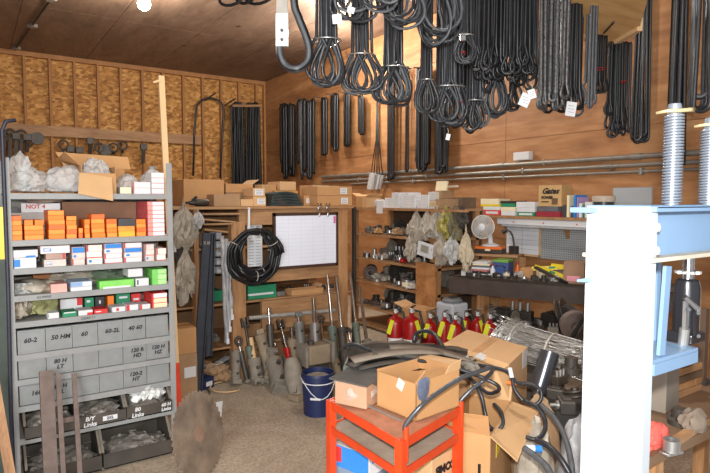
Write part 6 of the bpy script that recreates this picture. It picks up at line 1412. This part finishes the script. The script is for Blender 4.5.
for i, (x0, y0, d0, x1, y1, d1, w, mt) in enumerate(((352, 360, 2.62, 440, 352, 2.75, .045, 'grey rubber slab'), (372, 352, 2.7, 462, 366, 2.72, .06, 'dusty black rubber'), (358, 368, 2.58, 430, 362, 2.66, .035, 'dark rubber slab'), (390, 348, 2.78, 472, 360, 2.8, .05, 'grey rubber slab'), (350, 366, 2.6, 398, 352, 2.8, .03, 'dark rubber slab'))):
    P = [atD(x0 + (x1 - x0) * k / 8, y0 + (y1 - y0) * k / 8 - 4 * math.sin(k / 8 * PI), d0 + (d1 - d0) * k / 8) for k in range(9)]
    solo(MB().tube(P, 1, prof=[(-.004, -w), (.004, -w), (.004, w), (-.004, w)]), 'rubber_strip', _m[mt], '%s rubber strip draped over the cart heap, %s from left' % ({'grey rubber slab': 'grey', 'dusty black rubber': 'dusty', 'dark rubber slab': 'dark'}[mt], ['third', 'fourth', 'second', 'last', 'first'][i]), 'rubber strip')
solo(MB().blob(atD(468, 366, 2.8), (.05, .05, .045), 3, .35, 2.6, 3, False), 'grey_wad', DUSTY, 'grey dusty wad at the right end of the rubber slabs', 'wad')
# support carton under the heap, behind the cart
o = fbox(.30, 3.06, 0, (.42, .26, .78), .1, CARD3, 'tall dusty carton behind the orange cart under the rubber slabs')
o = fbox(.03, 3.12, 0, (.17, .22, .8), -.1, M('teal machine', (70, 92, 88), .6, var=.2, dust=.3), 'teal machine body behind the left of the orange cart', 'machine', 'machine_body')
MB().cyl((0, -.1, .6), (0, -.14, .6), .06).build('round_cover', IRON, o, True); MB().box((0, 0, .81), (.12, .14, .03), None, .005).build('top_plate', IRON, o)
# ---- black hoses tangled over the cart
def hose(P, r, label, mat=RUB2, ends=None, name='hose'):
    pts = catmull([atD(*p) for p in P], 7); o = thing(name, label, 'hose', pts[0]); into(MB().tube(pts, r, 9), o, 'hose', mat)
    for e, c, d in ((0, pts[0], pts[0] - pts[1]), (1, pts[-1], pts[-1] - pts[-2])):
        if ends and e in ends: into(MB().cyl(c, c + d.normalized() * .05, r * 1.25, r * 1.2, 12), o, 'end_fitting', ends[e], True)
    return o
hose([(341, 350, 2.9), (352, 344, 2.85), (378, 353, 2.75), (410, 359, 2.62), (440, 364, 2.55), (468, 372, 2.5), (488, 380, 2.46), (498, 386, 2.45), (498, 391, 2.5), (488, 393, 2.58), (476, 384, 2.66)], .0088, 'black hose crossing the heap and curling at its right end')
hose([(360, 346, 2.95), (395, 347, 2.9), (425, 356, 2.8), (448, 364, 2.75), (470, 378, 2.66), (481, 395, 2.6), (485, 412, 2.58), (489, 426, 2.55), (497, 430, 2.55), (503, 424, 2.56), (501, 412, 2.6), (494, 404, 2.66)], .0088, 'black hose hanging in a loop right of the orange cart')
hose([(452, 362, 3.0), (485, 366, 2.9), (506, 371, 2.84), (516, 382, 2.78), (525, 384, 2.75)], .0095, 'short black hose running toward the big carton')
hose([(512, 378, 2.78), (515, 390, 2.75), (524, 401, 2.72), (534, 405, 2.7), (541, 399, 2.7), (540, 389, 2.72), (530, 384, 2.75), (517, 383, 2.78)], .0092, 'black hose loop with orange band in front of the big carton', ends={0: WHITE, 1: M('orange band', (226, 118, 50), .5)})
hose([(418, 336, 3.4), (414, 342, 3.3), (416, 334, 3.3), (425, 331, 3.25), (434, 334, 3.2), (440, 342, 3.1), (446, 352, 3.0), (452, 364, 2.9)], .012, 'black hose arching beside the fire extinguishers')
# ---- big carton at right of the cart
def quadbox(name, label, a, b, c, z0, z1, mat):
    """carton from three top corners: a=near, b=left, c=right"""
    a, b, c = (cz(v, z1) for v in (a, b, c)); d = b + c - a; o = thing(name, label, 'carton', cz((b + c) / 2, z0)); m = MB()
    top = [a, c, d, b]; m.quad([cz(v, z0) for v in top], z1 - z0) ; into(m, o, 'body', mat); return o, d
ZA = .85
a, b, c = onZ(509, 364.5, ZA), onZ(445, 343, ZA), onZ(527.5, 347, ZA)
o, d = quadbox('carton', 'big closed brown carton with a white label right of the cart', a, b, c, .30, ZA, CARD2)
nn = (c - a).normalized(); out = Vector((nn.y, -nn.x, 0)); out = out if out.dot(a - b) > 0 else -out
p = a.lerp(c, .72) + out * .0015
into(MB().quad([p + Vector((0, 0, -.004)), p + nn * .1 + Vector((0, 0, -.004)), p + nn * .1 + Vector((0, 0, -.1)), p + Vector((0, 0, -.1))], .001), o, 'sticker', WHITE)
mid0, mid1 = (a + b) / 2, (c + d) / 2
into(MB().beam(cz(mid0, ZA + .0008), cz(mid1, ZA + .0008), .05, .0012), o, 'tape', M('tan tape', (196, 150, 104), .4))
fl = (b - a).normalized(); o2 = Vector((fl.y, -fl.x, 0)); o2 = o2 if o2.dot(a - c) > 0 else -o2
into(MB().quad([a + Vector((0, 0, .001)), b + Vector((0, 0, .001)), b + o2 * .035 + Vector((0, 0, -.02)), a + o2 * .035 + Vector((0, 0, -.02))], .003), o, 'flap', CARD2)
pt = a.lerp(b, .35) + o2 * .02
into(MB().box(pt + Vector((0, 0, .002)), (.08, .05, .004), (.3, 0, .4)), o, 'torn_patch', WHITE)
oo = thing('carton', 'dusty carton underneath the big closed carton', 'carton', cz((b + c) / 2, 0)); cc = (b + c) / 2
into(MB().box((cc.x, cc.y, .149), (.42, .42, .298), (0, 0, CAMYAW + .3)), oo, 'body', CARD3); into(MB().box((cc.x, cc.y, .2985), (.42, .05, .001), (0, 0, CAMYAW + .3)), oo, 'tape', M('parcel tape', (170, 124, 78), .3))
# ---- open carton in front
ZB = .66
b = onZ(490, 436, ZB); c = onZ(511, 401, ZB); dv = (c - b); sd = Vector((-dv.y, dv.x, 0)).normalized(); sd = sd if sd.dot(Rv) < 0 else -sd
a2 = b + sd * .22; d2 = c + sd * .22
o = thing('open_carton', 'open brown carton with flaps spread right of the cart', 'carton', cz((b + d2) / 2, 0))
for p, q in ((b, c), (c, d2), (d2, a2), (a2, b)): into(MB().beam(cz(p, ZB / 2), cz(q, ZB / 2), .005, ZB), o, 'side_panel', CARD)
into(MB().quad([cz(v, .004) for v in (b, c, d2, a2)], .004), o, 'base', CARD)
o1 = -sd
into(MB().quad([b, c, c + o1 * .14 + Vector((0, 0, -.03)), b + o1 * .12 + Vector((0, 0, -.09))], .004), o, 'flap', CARD2)
u = (b - c).normalized()
into(MB().quad([b, a2, a2 + u * .06 + Vector((0, 0, .10)), b + u * .04 + Vector((0, 0, .1))], .004), o, 'flap', CARD)
into(MB().quad([a2, d2, d2 + sd * .07 + Vector((0, 0, .1)), a2 + sd * .07 + Vector((0, 0, .1))], .004), o, 'flap', CARD2)
into(MB().quad([c, d2, d2 - u * .05 + Vector((0, 0, .13)), c - u * .05 + Vector((0, 0, .13))], .004), o, 'flap', CARD2)
into(MB().box(b.lerp(a2, .2) + u * .003 + Vector((0, 0, -.16)), (.01, .01, .05)), o, 'printed_mark', INK)
pq = b.lerp(c, .25) + o1 * .004
into(MB().quad([pq + Vector((0, 0, -.06)), pq + dv * .3 + Vector((0, 0, -.06)), pq + dv * .2 + Vector((0, 0, -.14)), pq + Vector((0, 0, -.15))], .002), o, 'yellow_label', M('yellow label', (232, 206, 60), .5))
solo(MB().blob(cz((b + d2) / 2, ZB - .2), (.1, .1, .14), 3, .3, 2.4, 12), 'plastic_bag', POLYD, 'dusty bag inside the open carton right of the cart', 'bag', smooth=True)
# crumpled kraft paper and other litter around it
for i, (r, d, z, s, mt, lab, nm) in enumerate(((.36, 2.16, 0, (.16, .12, .52), M('kraft paper', (196, 160, 118), .85, var=.1), 'big crumpled kraft paper right of the orange cart leg', 'kraft_paper'), (.62, 2.12, 0, (.2, .14, .46), M('kraft paper', (196, 160, 118), .85, var=.1), 'crumpled kraft paper below the open carton', 'kraft_paper'), (.88, 2.7, 0, (.1, .09, .62), POLYD, 'clear bag of fittings beside the spread flaps', 'plastic_bag'), (.96, 2.9, 0, (.14, .12, .66), CARD3, 'dusty sack behind the clear bag', 'paper_sack'), (1.02, 2.52, 0, (.1, .1, .72), M('grey poly', (150, 150, 152), .4, bump=.6, var=.2), 'grey plastic sack left of the press column', 'plastic_sack'))):
    p = CW(r, d); solo(MB().blob((p.x, p.y, s[2] * .42), (s[0], s[1], s[2] * .6), 4, .09, 2.0, 20 + i), nm, mt, lab, 'bag' if 'bag' in nm else 'sack' if 'sack' in nm else 'paper', smooth=True)
t = thing('spray_can', 'blue and white can lying below the clear bag', 'can', atD(533, 449, 2.35)); a, b = atD(526, 448, 2.36), atD(541, 449, 2.36)
into(MB().cyl(a, b, .015, n=16), t, 'body', WHITE, True); into(MB().cyl(a.lerp(b, .55), b + (b - a) * .02, .0156, n=16), t, 'blue_band', BLUEC, True); into(MB().cyl(a - (b - a) * .12, a, .009, .014, 12), t, 'nozzle', SILV, True)
hose([(541, 405, 2.6), (556, 420, 2.5), (566, 440, 2.4), (571, 460, 2.3), (573, 480, 2.25)], .012, 'thick grey hose curving down left of the grey sack', RUB3)
hose([(524, 400, 2.66), (538, 408, 2.6), (545, 420, 2.56), (544, 432, 2.52), (536, 439, 2.5), (526, 437, 2.52)], .010, 'black hose looped around the clear bag')
hose([(524, 448, 2.3), (535, 456, 2.25), (546, 466, 2.2), (554, 480, 2.15)], .013, 'dark grey hose at the bottom below the can', RUB3)
hose([(536, 440, 2.42), (548, 446, 2.36), (560, 458, 2.3), (570, 474, 2.26)], .013, 'second dark grey hose at the bottom right of the can', RUB2)
# ---- bundle of bright steel wire
A0, A1 = atD(500, 336, 3.75), atD(598, 365, 3.35)
t = thing('wire_bundle', 'large bundle of bright steel wire tied with a band', 'wire bundle', cz((A0 + A1) / 2, .2))
ax = (A1 - A0).normalized(); L = (A1 - A0).length; up = Vector((0, 0, 1)); sd = ax.cross(up).normalized(); up2 = sd.cross(ax)
WIRE = M('bright wire', (206, 205, 200), .3, .6, var=.25, scale=20); m = MB()
for k in range(120):
    a = 2 * PI * rnd.random(); r0 = .11 * math.sqrt(rnd.random()); P = []
    for i in range(13):
        f = i / 12; rr = r0 * (1.05 + .55 * (f - .55) ** 2 * (1 if f > .55 else 1.3)) ; aa = a + .35 * math.sin(f * 3 + k)
        P.append(A0 + ax * (L * f + .03 * math.sin(k)) + sd * rr * math.cos(aa) * 1.25 + up2 * rr * math.sin(aa))
    m.tube(P, rnd.uniform(.0018, .0032), 4)
for k in range(26):
    a = rnd.uniform(0, 2 * PI); r0 = rnd.uniform(.06, .15); c0 = A0 + ax * rnd.uniform(-.02, .12); s_ = rnd.uniform(.3, .55)
    P = [c0 + ax * (s_ * r0 * math.cos(q)) + sd * (r0 * 1.25 * math.sin(q)) + up2 * (r0 * math.cos(q) * .95 + rnd.uniform(-.004, .004)) for q in [2 * PI * i / 20 for i in range(20)]]
    m.tube(P, .0024, 4, closed=True)
into(m, t, 'wire_strands', WIRE)
for f in (.18, .55): into(MB().tube([A0 + ax * L * f + sd * .142 * math.cos(q) + up2 * .114 * math.sin(q) for q in [2 * PI * i / 24 for i in range(24)]], .006, 6, closed=True), t, 'tie_band', M('pale tie', (196, 190, 180), .4))
# what the bundle rests on, and the machine parts under it
o = fbox(1.05, 3.62, 0, (.5, .3, .62), .2, M('dark crate', (76, 68, 60), .8, var=.2), 'dark wooden crate under the wire bundle', 'crate', 'crate'); MB().box((0, -.152, .3), (.5, .006, .06)).build('slat', LUM, o)
p, q = atD(538, 392, 3.1), atD(550, 352, 3.15)
t = thing('motor_cylinder', 'dark polished cylinder leaning under the wire bundle', 'cylinder', cz(p, .4)); into(MB().lathe([(0, 0), (.05, 0), (.052, .02), (.052, (q - p).length), (0, (q - p).length)], 24, p, q - p, False), t, 'body', M('dark polished steel', (96, 98, 104), .25, .7, var=.1), True); into(MB().cyl(p - (q - p).normalized() * .03, p, .03, n=16), t, 'end_cap', IRON, True)
for i, (px, py, D, k, mt, s, lab) in enumerate(((560, 384, 3.0, 'valve', GREASE, .06, 'black valve block with bright knobs under the wire bundle'), (571, 372, 3.1, 'coupling', IRON, .07, 'dark coupling left of the press column'), (556, 399, 2.95, 'block', GREASE, .06, 'greasy gear housing above the grey sack'), (576, 396, 2.9, 'pulley', GREASE, .07, 'black pulley beside the press column'), (566, 412, 2.85, 'block', IRON, .07, 'dark gear housing behind the grey sack'))):
    p = atD(px, py, D); junk(p, k, mt, lab, s, 'machine part', rot=(.3 if k == 'pulley' else 0, 0, i))
o = fbox(1.17, 2.98, 0, (.3, .24, .62), .1, M('oily steel box', (62, 60, 58), .6, .2, var=.3), 'oily steel box carrying the black machine parts', 'box', 'steel_box'); MB().box((0, -.122, .3), (.18, .006, .2)).build('cover_plate', IRON, o)
# curved drums between bench and press
for i in range(4):
    p = atD(560 + i * 8, 306 + i * 6, 4.3 - .1 * i); junk(cz(p, p.z - .06), 'pulley', [GREASE, IRON, RUST, GREASE][i], 'dark pulley leaning under the bench near the press, %s from left' % ORD[i], .11, 'pulley', rot=(1.2, 0, .4 + i))
# ================================================================ belts hanging from the ceiling rack and the plywood wall
RKZ = 3.3
def tear_pts(drop, gap, wt, ht, n=20):
    """one loop: straight sides from the hook, ending in a teardrop"""
    P = []
    for k in range(6): a = PI * k / 5; P.append((-gap / 2 * math.cos(a), gap * .5 * math.sin(a) - gap * .5))
    z1 = -(drop - ht)
    for k in range(1, 5): P.append((gap / 2, (z1 + .0) * k / 5))
    T = []
    for k in range(1, n):
        s = 2 * PI * k / n; T.append((wt * .65 * math.sin(s) * math.sin(s / 2) ** 1.1, z1 - ht * .5 + ht * .5 * math.cos(s)))
    g = gap / 2
    P += [(x + (g if i < n * .5 else -g) * max(0, 1 - abs(z - z1) / (ht * .35)), z) for i, (x, z) in enumerate(T)]
    for k in range(4, 0, -1): P.append((-gap / 2, z1 * k / 5))
    return P
PROF = [(-1, -.7), (1, -.7), (.72, .7), (-.72, .7)]
def belt_mesh(drop, gap, wt, ht, th, lean=(0, 0), n=20):
    m = MB(); P = [Vector((x + lean[0] * z, lean[1] * z + .0, z)) for x, z in tear_pts(drop, gap, wt, ht, n)]
    m.tube(P, 1, closed=True, prof=[(a * th, b * th) for a, b in PROF]); return m
RACKS = []
def tear_bundle(px, yb, D, n, wpx, hpx, thpx, label, group, mat=RUB2, mats=None, spread=6, ztop=None, tie=True, jb=5, yaw=0, tag_at=None, gap=.02, name='drive_belt', var=.25, cat='belt'):
    zt = ztop or RKZ; sc = D / FPX; cpos = atD(px, yb, D); objs = []
    hk = Vector((cpos.x, cpos.y, zt))
    if ztop is None: RACKS.append(hk)
    for i in range(n):
        f = (i + .5) / n - .5
        off = Rv * (f * spread * sc + rnd.uniform(-.8, .8) * sc) + Fh * (rnd.uniform(-.5, .5) * .05 + .025 * ((i % 3) - 1))
        b = cpos.z + rnd.uniform(0, jb) * sc; w = wpx * sc * rnd.uniform(1 - var, 1 + var * .6); h = hpx * sc * rnd.uniform(.85, 1.1)
        lean = (rnd.uniform(-.012, .012), rnd.uniform(-.012, .012))
        m = belt_mesh(zt - b, gap * rnd.uniform(.7, 1.4), w, h, thpx * sc * .5, lean)
        o = m.build(name, (mats or [mat])[i % len(mats or [mat])]); tag(o, label, cat, group)
        o.location = hk + off; o.rotation_euler = (0, 0, CAMYAW + yaw + rnd.uniform(-.75, .75)); objs.append(o)
    if tie:
        z = cpos.z + hpx * sc
        solo(MB().tube([Vector((hk.x, hk.y, z)) + Rv * (spread * sc * .7 + .016) * math.cos(q) + Fh * .06 * math.sin(q) for q in [2 * PI * k / 16 for k in range(16)]], .004, 5, closed=True), 'bundle_tie', SILV, 'thin tie around the ' + group, 'tie')
    return objs
def paper_tag(px, py, D, w, h, label, rz=.2, mat=WHITE):
    p = atD(px, py, D); o = thing('paper_tag', label, 'tag', p, CAMYAW)
    MB().box((0, 0, 0), (w * D / FPX, .002, h * D / FPX), (0, rz, 0)).build('card', mat, o); MB().tube([Vector((0, 0, h * D / FPX * .4)), Vector((.004, .012, h * D / FPX * .5 + .02)), Vector((0, .03, h * D / FPX * .5 + .04))], .0012, 4).build('string', CREAM, o)
    m = MB()
    for k in range(3): m.box((0, -.0014, (k - 1) * h * D / FPX * .22), (w * D / FPX * .6, .0006, .003), (0, rz, 0))
    m.build('printed_lines', M('grey print', (150, 150, 160)), o)
B2 = [RUB2, RUB3, RUB2]
tear_bundle(327, 86, 3.0, 7, 30, 44, 3.2, 'worn V belt in the first tied bunch from left under the rack', 'first tied belt bunch from left', mats=B2, spread=16)
tear_bundle(361, 95, 3.1, 7, 30, 38, 3.0, 'worn V belt in the second tied bunch from left under the rack', 'second tied belt bunch from left', mats=B2, spread=16)
tear_bundle(393, 105, 3.2, 7, 30, 36, 3.0, 'worn V belt in the third tied bunch from left under the rack', 'third tied belt bunch from left', mats=B2, spread=15)
tear_bundle(426, 114, 3.6, 4, 20, 32, 2.8, 'worn V belt in the narrow tied bunch left of the dense cluster', 'narrow tied belt bunch', mats=B2, spread=7)
tear_bundle(449, 126, 3.7, 7, 26, 38, 2.8, 'worn V belt in the low hanging bunch at left of the dense cluster', 'low belt bunch at left of the cluster', mats=B2, spread=18)
tear_bundle(475, 132, 3.8, 5, 18, 30, 2.6, 'worn V belt in the lowest hanging teardrop bunch', 'lowest teardrop belt bunch', mats=B2, spread=10)
tear_bundle(494, 118, 3.8, 6, 24, 38, 2.6, 'worn V belt in the round looped bunch right of the lowest one', 'round looped belt bunch', mats=B2, spread=8, tie=False)
tear_bundle(466, 64, 3.3, 4, 18, 26, 2.6, 'worn V belt in the short bunch with a bright clip', 'short belt bunch with bright clip', mats=B2, spread=6)
tear_bundle(458, 134, 3.9, 10, 9, 16, 2.4, 'black belt among the ragged low ends behind the teardrops', 'ragged low belt ends', RUB, spread=46, tie=False, jb=14)
tear_bundle(468, 100, 4.0, 10, 8, 14, 2.6, 'black belt in the dense dark curtain, left part', 'dense dark belt curtain left', RUB, spread=42, tie=False, jb=26)
tear_bundle(505, 84, 3.6, 14, 11, 20, 3.0, 'black belt in the dense dark curtain, middle part', 'dense dark belt curtain middle', RUB, spread=44, tie=False, jb=18)
tear_bundle(524, 92, 3.7, 11, 14, 26, 2.6, 'black belt in the dense dark curtain, right part', 'dense dark belt curtain right', mats=[RUB, RUB2, RUB], spread=24, tie=False, jb=22)
tear_bundle(513, 111, 3.9, 4, 12, 18, 2.4, 'short looped black belt behind the white tags', 'short belts behind the white tags', RUB, spread=8, tie=False)
tear_bundle(486, 96, 3.7, 9, 12, 24, 2.8, 'black belt in front of the dense dark curtain', 'belts before the dense curtain', mats=[RUB, RUB2], spread=26, tie=False, jb=30)
CH = M('black chain belt', (84, 84, 84), .45, .3, var=.97, scale=75)
tear_bundle(551, 110, 3.5, 7, 9, 14, 3.4, 'dark link belt with pale studs in the hanging row', 'studded link belts in a row', CH, spread=30, tie=False, jb=12, yaw=.2, gap=.03, name='link_belt')
tear_bundle(557, 114, 4.3, 6, 11, 18, 3.0, 'dark flat belt hanging beside the studded link belts', 'flat belts beside the link belts', RUB, spread=22, tie=False, jb=16)
tear_bundle(573, 112, 3.9, 5, 10, 20, 3.2, 'black belt in the glossy bunch with a white tag', 'glossy belt bunch with white tag', RUB, spread=8, tie=False)
tear_bundle(580, 117, 4.1, 4, 14, 24, 2.6, 'grey belt looped behind the glossy bunch', 'grey belts behind the glossy bunch', RUB3, spread=14, tie=False, jb=14)
tear_bundle(592, 108, 3.9, 2, 4, 12, 2.4, 'single grey belt hanging right of the glossy bunch', 'two single grey belts', RUB3, spread=8, tie=False, jb=6)
tear_bundle(600, 96, 4.6, 5, 8, 12, 2.8, 'short black belt with a red band under the plywood panel', 'short belts with red band', RUB, spread=9, tie=False, ztop=3.02)
tear_bundle(617, 138, 4.75, 14, 8, 14, 2.4, 'dusty belt in the long bunch under the plywood panel corner', 'long belt bunch under the panel', mats=[RUB, RUB2, RUB2], spread=20, tie=False, jb=26, ztop=2.98)
# coils at the top
for (px, yb, D, n, w, h, lab) in ((353, 24, 2.9, 7, 34, 40, 'left'), (402, 35, 3.0, 7, 34, 46, 'middle'), (437, 48, 3.1, 9, 36, 60, 'right'), (384, 14, 2.8, 4, 30, 40, 'upper middle'), (250, 9, 3.4, 6, 34, 30, 'far left')):
    tear_bundle(px, yb, D, n, w, h, 2.8, 'coiled belt of the %s coil group high under the rack' % lab, '%s coil group under the rack' % lab, mats=[RUB2, RUB3] if lab != 'far left' else [RUB], spread=18 if lab != 'far left' else 40, tie=False, jb=16, gap=.1)
# tags, bands, clips
for i, (px, py, D, w, h, lab) in enumerate(((337, 19, 2.8, 9, 9, 'white tag on the first tied bunch'), (351, 10, 2.8, 7, 6, 'small white tag between the first two bunches'), (525, 100, 3.5, 10, 13, 'white tag low on the dense dark curtain, left of two'), (532, 94, 3.48, 7, 9, 'white tag low on the dense dark curtain, right of two'), (571, 109, 3.8, 10, 14, 'white tag on the glossy black bunch'), (448, 137, 3.6, 4, 6, 'tiny white tag at the ragged low ends'))):
    paper_tag(px, py, D, w, h, lab, (-.1, .3, .4, -.3, .15, .2)[i])
for i, (px, py, D, w) in enumerate(((600, 69, 4.5, 8), (623, 82, 4.65, 4), (462, 54, 3.3, 5), (459, 103, 3.7, 6))):
    p = atD(px, py, D)
    solo(MB().tube([p + Rv * w * D / FPX * .6 * math.cos(q) + Fh * .05 * math.sin(q) for q in [2 * PI * k / 14 for k in range(14)]], .003, 5, closed=True), 'red_band', RED, 'red band round the %s' % ['short belts under the plywood panel', 'long bunch at the panel corner', 'short bunch with bright clip', 'low bunch at left of the cluster'][i], 'band')
p = atD(463, 38, 3.15); t = thing('bright_clip', 'bright metal clip holding the short bunch', 'clip', p, CAMYAW); MB().box((0, 0, 0), (.03, .03, .035), None, .006).build('jaw', CHROME, t); MB().cyl((-.02, 0, .02), (.02, 0, .02), .006, n=8).build('spring', SILV, t)
# steel plate with a thick belt loop at the left
D = 2.9
a, b = atD(280.5, -60, D), atD(282.5, 47, D)
t = thing('steel_hanger', 'galvanised flat steel hanger plate holding a thick belt loop', 'hanger', a)
up = atD(280.5, -190, D)
into(MB().beam(up, b, .056, .01, tuple(Fh)), t, 'plate', GALV); into(MB().beam(b + Vector((0, 0, .16)) - Fh * .012, b - Fh * .012, .062, .014, tuple(Fh)), t, 'clamp_plate', SILV)
for z in (.03, .075): into(MB().cyl(b - Fh * .02 + Vector((0, 0, z)), b - Fh * .03 + Vector((0, 0, z)), .008, n=8), t, 'bolt', GREASE, True)
RACKS.append(Vector((up.x, up.y, RKZ)))
P = catmull([atD(279, 40, D), atD(280, 55, D), atD(286, 66, D), atD(297, 69, D - .02), atD(307, 62, D), atD(309.5, 50, D), atD(306, 36, D), atD(299, 18, D), atD(294, 0, D), atD(292, -60, D), atD(291, -180, D)], 6)
t = thing('thick_belt', 'thick ribbed rubber belt looping up from the steel hanger', 'belt', P[-1])
into(MB().tube(P, 1, prof=[(-.012, -.016), (.012, -.016), (.012, .016), (-.012, .016)]), t, 'belt', RUB3); into(MB().tube([p - Fh * .0 + Vector((0, 0, 0)) for p in P], 1, prof=[(-.0135, -.005), (.0135, -.005), (.0135, .005), (-.0135, .005)]), t, 'rib', RUB)
# the rack itself: pipes under the ceiling with hooks, above the frame
xs_ = [p.dot(Rv) for p in RACKS]; ds_ = [p.dot(Fh) for p in RACKS]
t = thing('belt_rack', 'overhead pipe rack on the ceiling carrying the hanging belts', 'rack', CW(.6, 3.3, RKZ + .05))
for d in (2.85, 3.15, 3.6, 3.95):
    into(MB().cyl(CW(-.9, d, RKZ + .03), CW(1.75, d, RKZ + .03), .022, n=10), t, 'pipe', GALV, True)
    for r in (-.7, .5, 1.6): into(MB().cyl(CW(r, d, RKZ + .03), CW(r, d, HC), .008, n=8), t, 'hanger_rod', GALV, True)
for r in (-.7, .5, 1.6): into(MB().beam(CW(r, 2.7, RKZ + .06), CW(r, 4.15, RKZ + .06), .04, .03), t, 'cross_bar', LUM)
for p in RACKS:
    q = Vector((p.x, p.y, RKZ - .012)); into(MB().cyl(q - Fh * .13, q + Fh * .13, .008, n=8).cyl(q + Fh * .13, Vector((q.x, q.y, HC)) + Fh * .13, .008, n=8), t, 'hook', IRON)
# plywood panel at the upper right
PZ = 3.02
pp = [onZ(606, 44, PZ), onZ(640, 24, PZ), onZ(652, -20, PZ), onZ(540, -20, PZ), onZ(572, 27, PZ)]
t = thing('plywood_panel', 'pale plywood panel slung under the ceiling with belts below it', 'panel', pp[0])
into(MB().quad(pp, .02), t, 'sheet', m_ply('pale panel ply', (196, 150, 96), (222, 180, 122), (236, 200, 146), 'X', 1.3))
for a, b in ((0, 4), (0, 1)): into(MB().beam(pp[a] + Vector((0, 0, .0)), pp[b] + Vector((0, 0, .0)), .04, .10), t, 'edge_board', PALE)
for q in (0, 2, 3): into(MB().cyl(pp[q] + Vector((0, 0, .02)), Vector((pp[q].x, pp[q].y, HC)), .01, n=8), t, 'hanger_rod', GALV, True)
for i, (x0, y0, x1, y1) in enumerate(((604, 33, 614, 22), (585, 25, 600, 8))): p, q_ = atD(x0, y0, 4.5), atD(x1, y1, 4.2); into(MB().cyl(p, q_, .008, n=6), t, 'nail', GREASE)
# ---- belts on the plywood wall
def wall_bunch(px, y0, y1, n, spread, wpx, label, group, mat=RUB, gap=None, th=1.5, X=XR - .07, jb=6, mats=None):
    tp = onX(px, y0, X); bt = onX(px, y1, X); D = (tp - CAM).dot(Fh); sc = D / FPX
    for i in range(n):
        f = (i + .5) / n - .5; q = onX(px + f * spread + rnd.uniform(-.6, .6), y0 + rnd.uniform(0, 3), X - .02 - .03 * (i % 4))
        dr = q.z - bt.z - rnd.uniform(0, jb) * sc; m = MB()
        hang_belt(m, Vector((0, 0, 0)), dr, (gap or wpx) * sc * rnd.uniform(.6, 1.1), PI / 2 + rnd.uniform(-.5, .5), th * sc, th * sc * 1.2, wpx * sc * rnd.uniform(.7, 1.2), rnd.uniform(-.012, .012))
        o = m.build('drive_belt', (mats or [mat])[i % len(mats or [mat])]); o.location = q; tag(o, label, 'belt', group)
    solo(MB().cyl(tp + Vector((-.18, 0, -.01)), tp + Vector((.08, 0, -.03)), .009, n=6), 'wall_nail', IRON, 'nail carrying the ' + group, 'nail')
wall_bunch(287, 104, 180, 10, 13, 5, 'black belt in the thick bunch nearest the room corner', 'thick belt bunch nearest the corner', th=1.0, jb=18)
wall_bunch(306, 99, 180, 10, 14, 5, 'spotted black belt in the second thick bunch on the plywood wall', 'second thick belt bunch on the plywood wall', mats=[RUB, RUB2, M('spotted rubber', (70, 70, 72), .6, var=.9, scale=16)], th=1.0, jb=18)
for i, (px, y0, y1, n, sp) in enumerate(((323, 97, 156, 3, 4), (334, 94, 153, 4, 5), (347, 92, 147, 4, 5), (361, 95, 136, 3, 4))):
    wall_bunch(px, y0, y1, n, sp, 3.5, 'black belt in the %s slim bunch on the plywood wall' % ORD[i], '%s slim belt bunch on the plywood wall' % ORD[i], th=.95, jb=9)
wall_bunch(391, 70, 181, 5, 5, 4, 'thin black belt in the long bunch above the white cartons', 'long thin belt bunch above the white cartons', th=.9)
wall_bunch(407, 66, 173, 2, 4, 6, 'thin wire loop hanging right of the long thin bunch', 'thin wire loops on the plywood wall', th=.5, gap=3)
wall_bunch(423, 68, 174, 9, 12, 5, 'black belt in the broad dark bunch above the conduits', 'broad dark belt bunch above the conduits', th=1.0, jb=18)
wall_bunch(442, 80, 174, 6, 8, 5, 'black belt in the narrower dark bunch right of the broad one', 'narrower dark belt bunch', th=1.0, jb=14)
wall_bunch(647, -70, 145, 12, 9, 11, 'thin dusty belt in the long bunch left of the near spring', 'long dusty belt bunch left of the near spring', mats=[RUB2, RUB, RUB2], th=.8, gap=4, jb=12)
wall_bunch(683, -70, 192, 7, 8, 7, 'flat dark belt hanging behind the near spring', 'flat dark belts behind the near spring', mats=[RUB, RUB2], th=1.5, gap=5, jb=28)
wall_bunch(705, -60, 115, 5, 7, 13, 'grey looped belt at the right edge', 'grey looped belts at the right edge', mats=[RUB3, RUB2], th=1.6, gap=14, jb=20, X=4.2)
solo(MB().beam(onX(704, -62, 4.2) + Vector((-.3, 0, .03)), onX(704, -62, 4.2) + Vector((1.35, 0, .03)), .03, .03), 'support_bar', GALV, 'bar from the wall carrying the grey looped belts', 'bar')
# chime of bright tubes on a cord
for i in range(5):
    p = onX(374.5 - 3.4 + i * 2.9, 173 + i * .6, XR - .1 - .07 * (i % 2)); q_ = onX(371.5 - 3.4 + i * 2.9, 189, XR - .1 - .07 * (i % 2))
    t = thing('bright_tube', 'bright steel tube hung by a cord on the wall, %s from left' % ORD[i], 'tube', p)
    into(MB().cyl(p, q_, .045 if i == 1 else .024, n=16), t, 'tube', M('bright tube', (214, 214, 212), .3, .3, var=.1), True)
    into(MB().tube([p, onX(376 + i * .6, 140, XR - .06), onX(377.5, 78, XR - .03)], .008, 5), t, 'cord', RUB)
solo(MB().box((onX(377.5, 78, XR - .04)), (.08, .03, .03)), 'wall_nail', IRON, 'nail carrying the cord of bright tubes', 'nail')
# conduit on the ceiling at left
a, b = onZ(51, -1, HC - .03), onZ(15, 50, HC - .03)
t = thing('ceiling_conduit', 'dark conduit with couplings running across the ceiling at left', 'conduit', (a + b) / 2)
into(MB().cyl(a + (a - b) * .5, b, .018, n=10), t, 'conduit', IRON, True)
for f in (.0, .45, .95): c = a.lerp(b, f); into(MB().box(c, (.09, .13, .055), (0, 0, .6), .01), t, 'conduit_box', GALV)
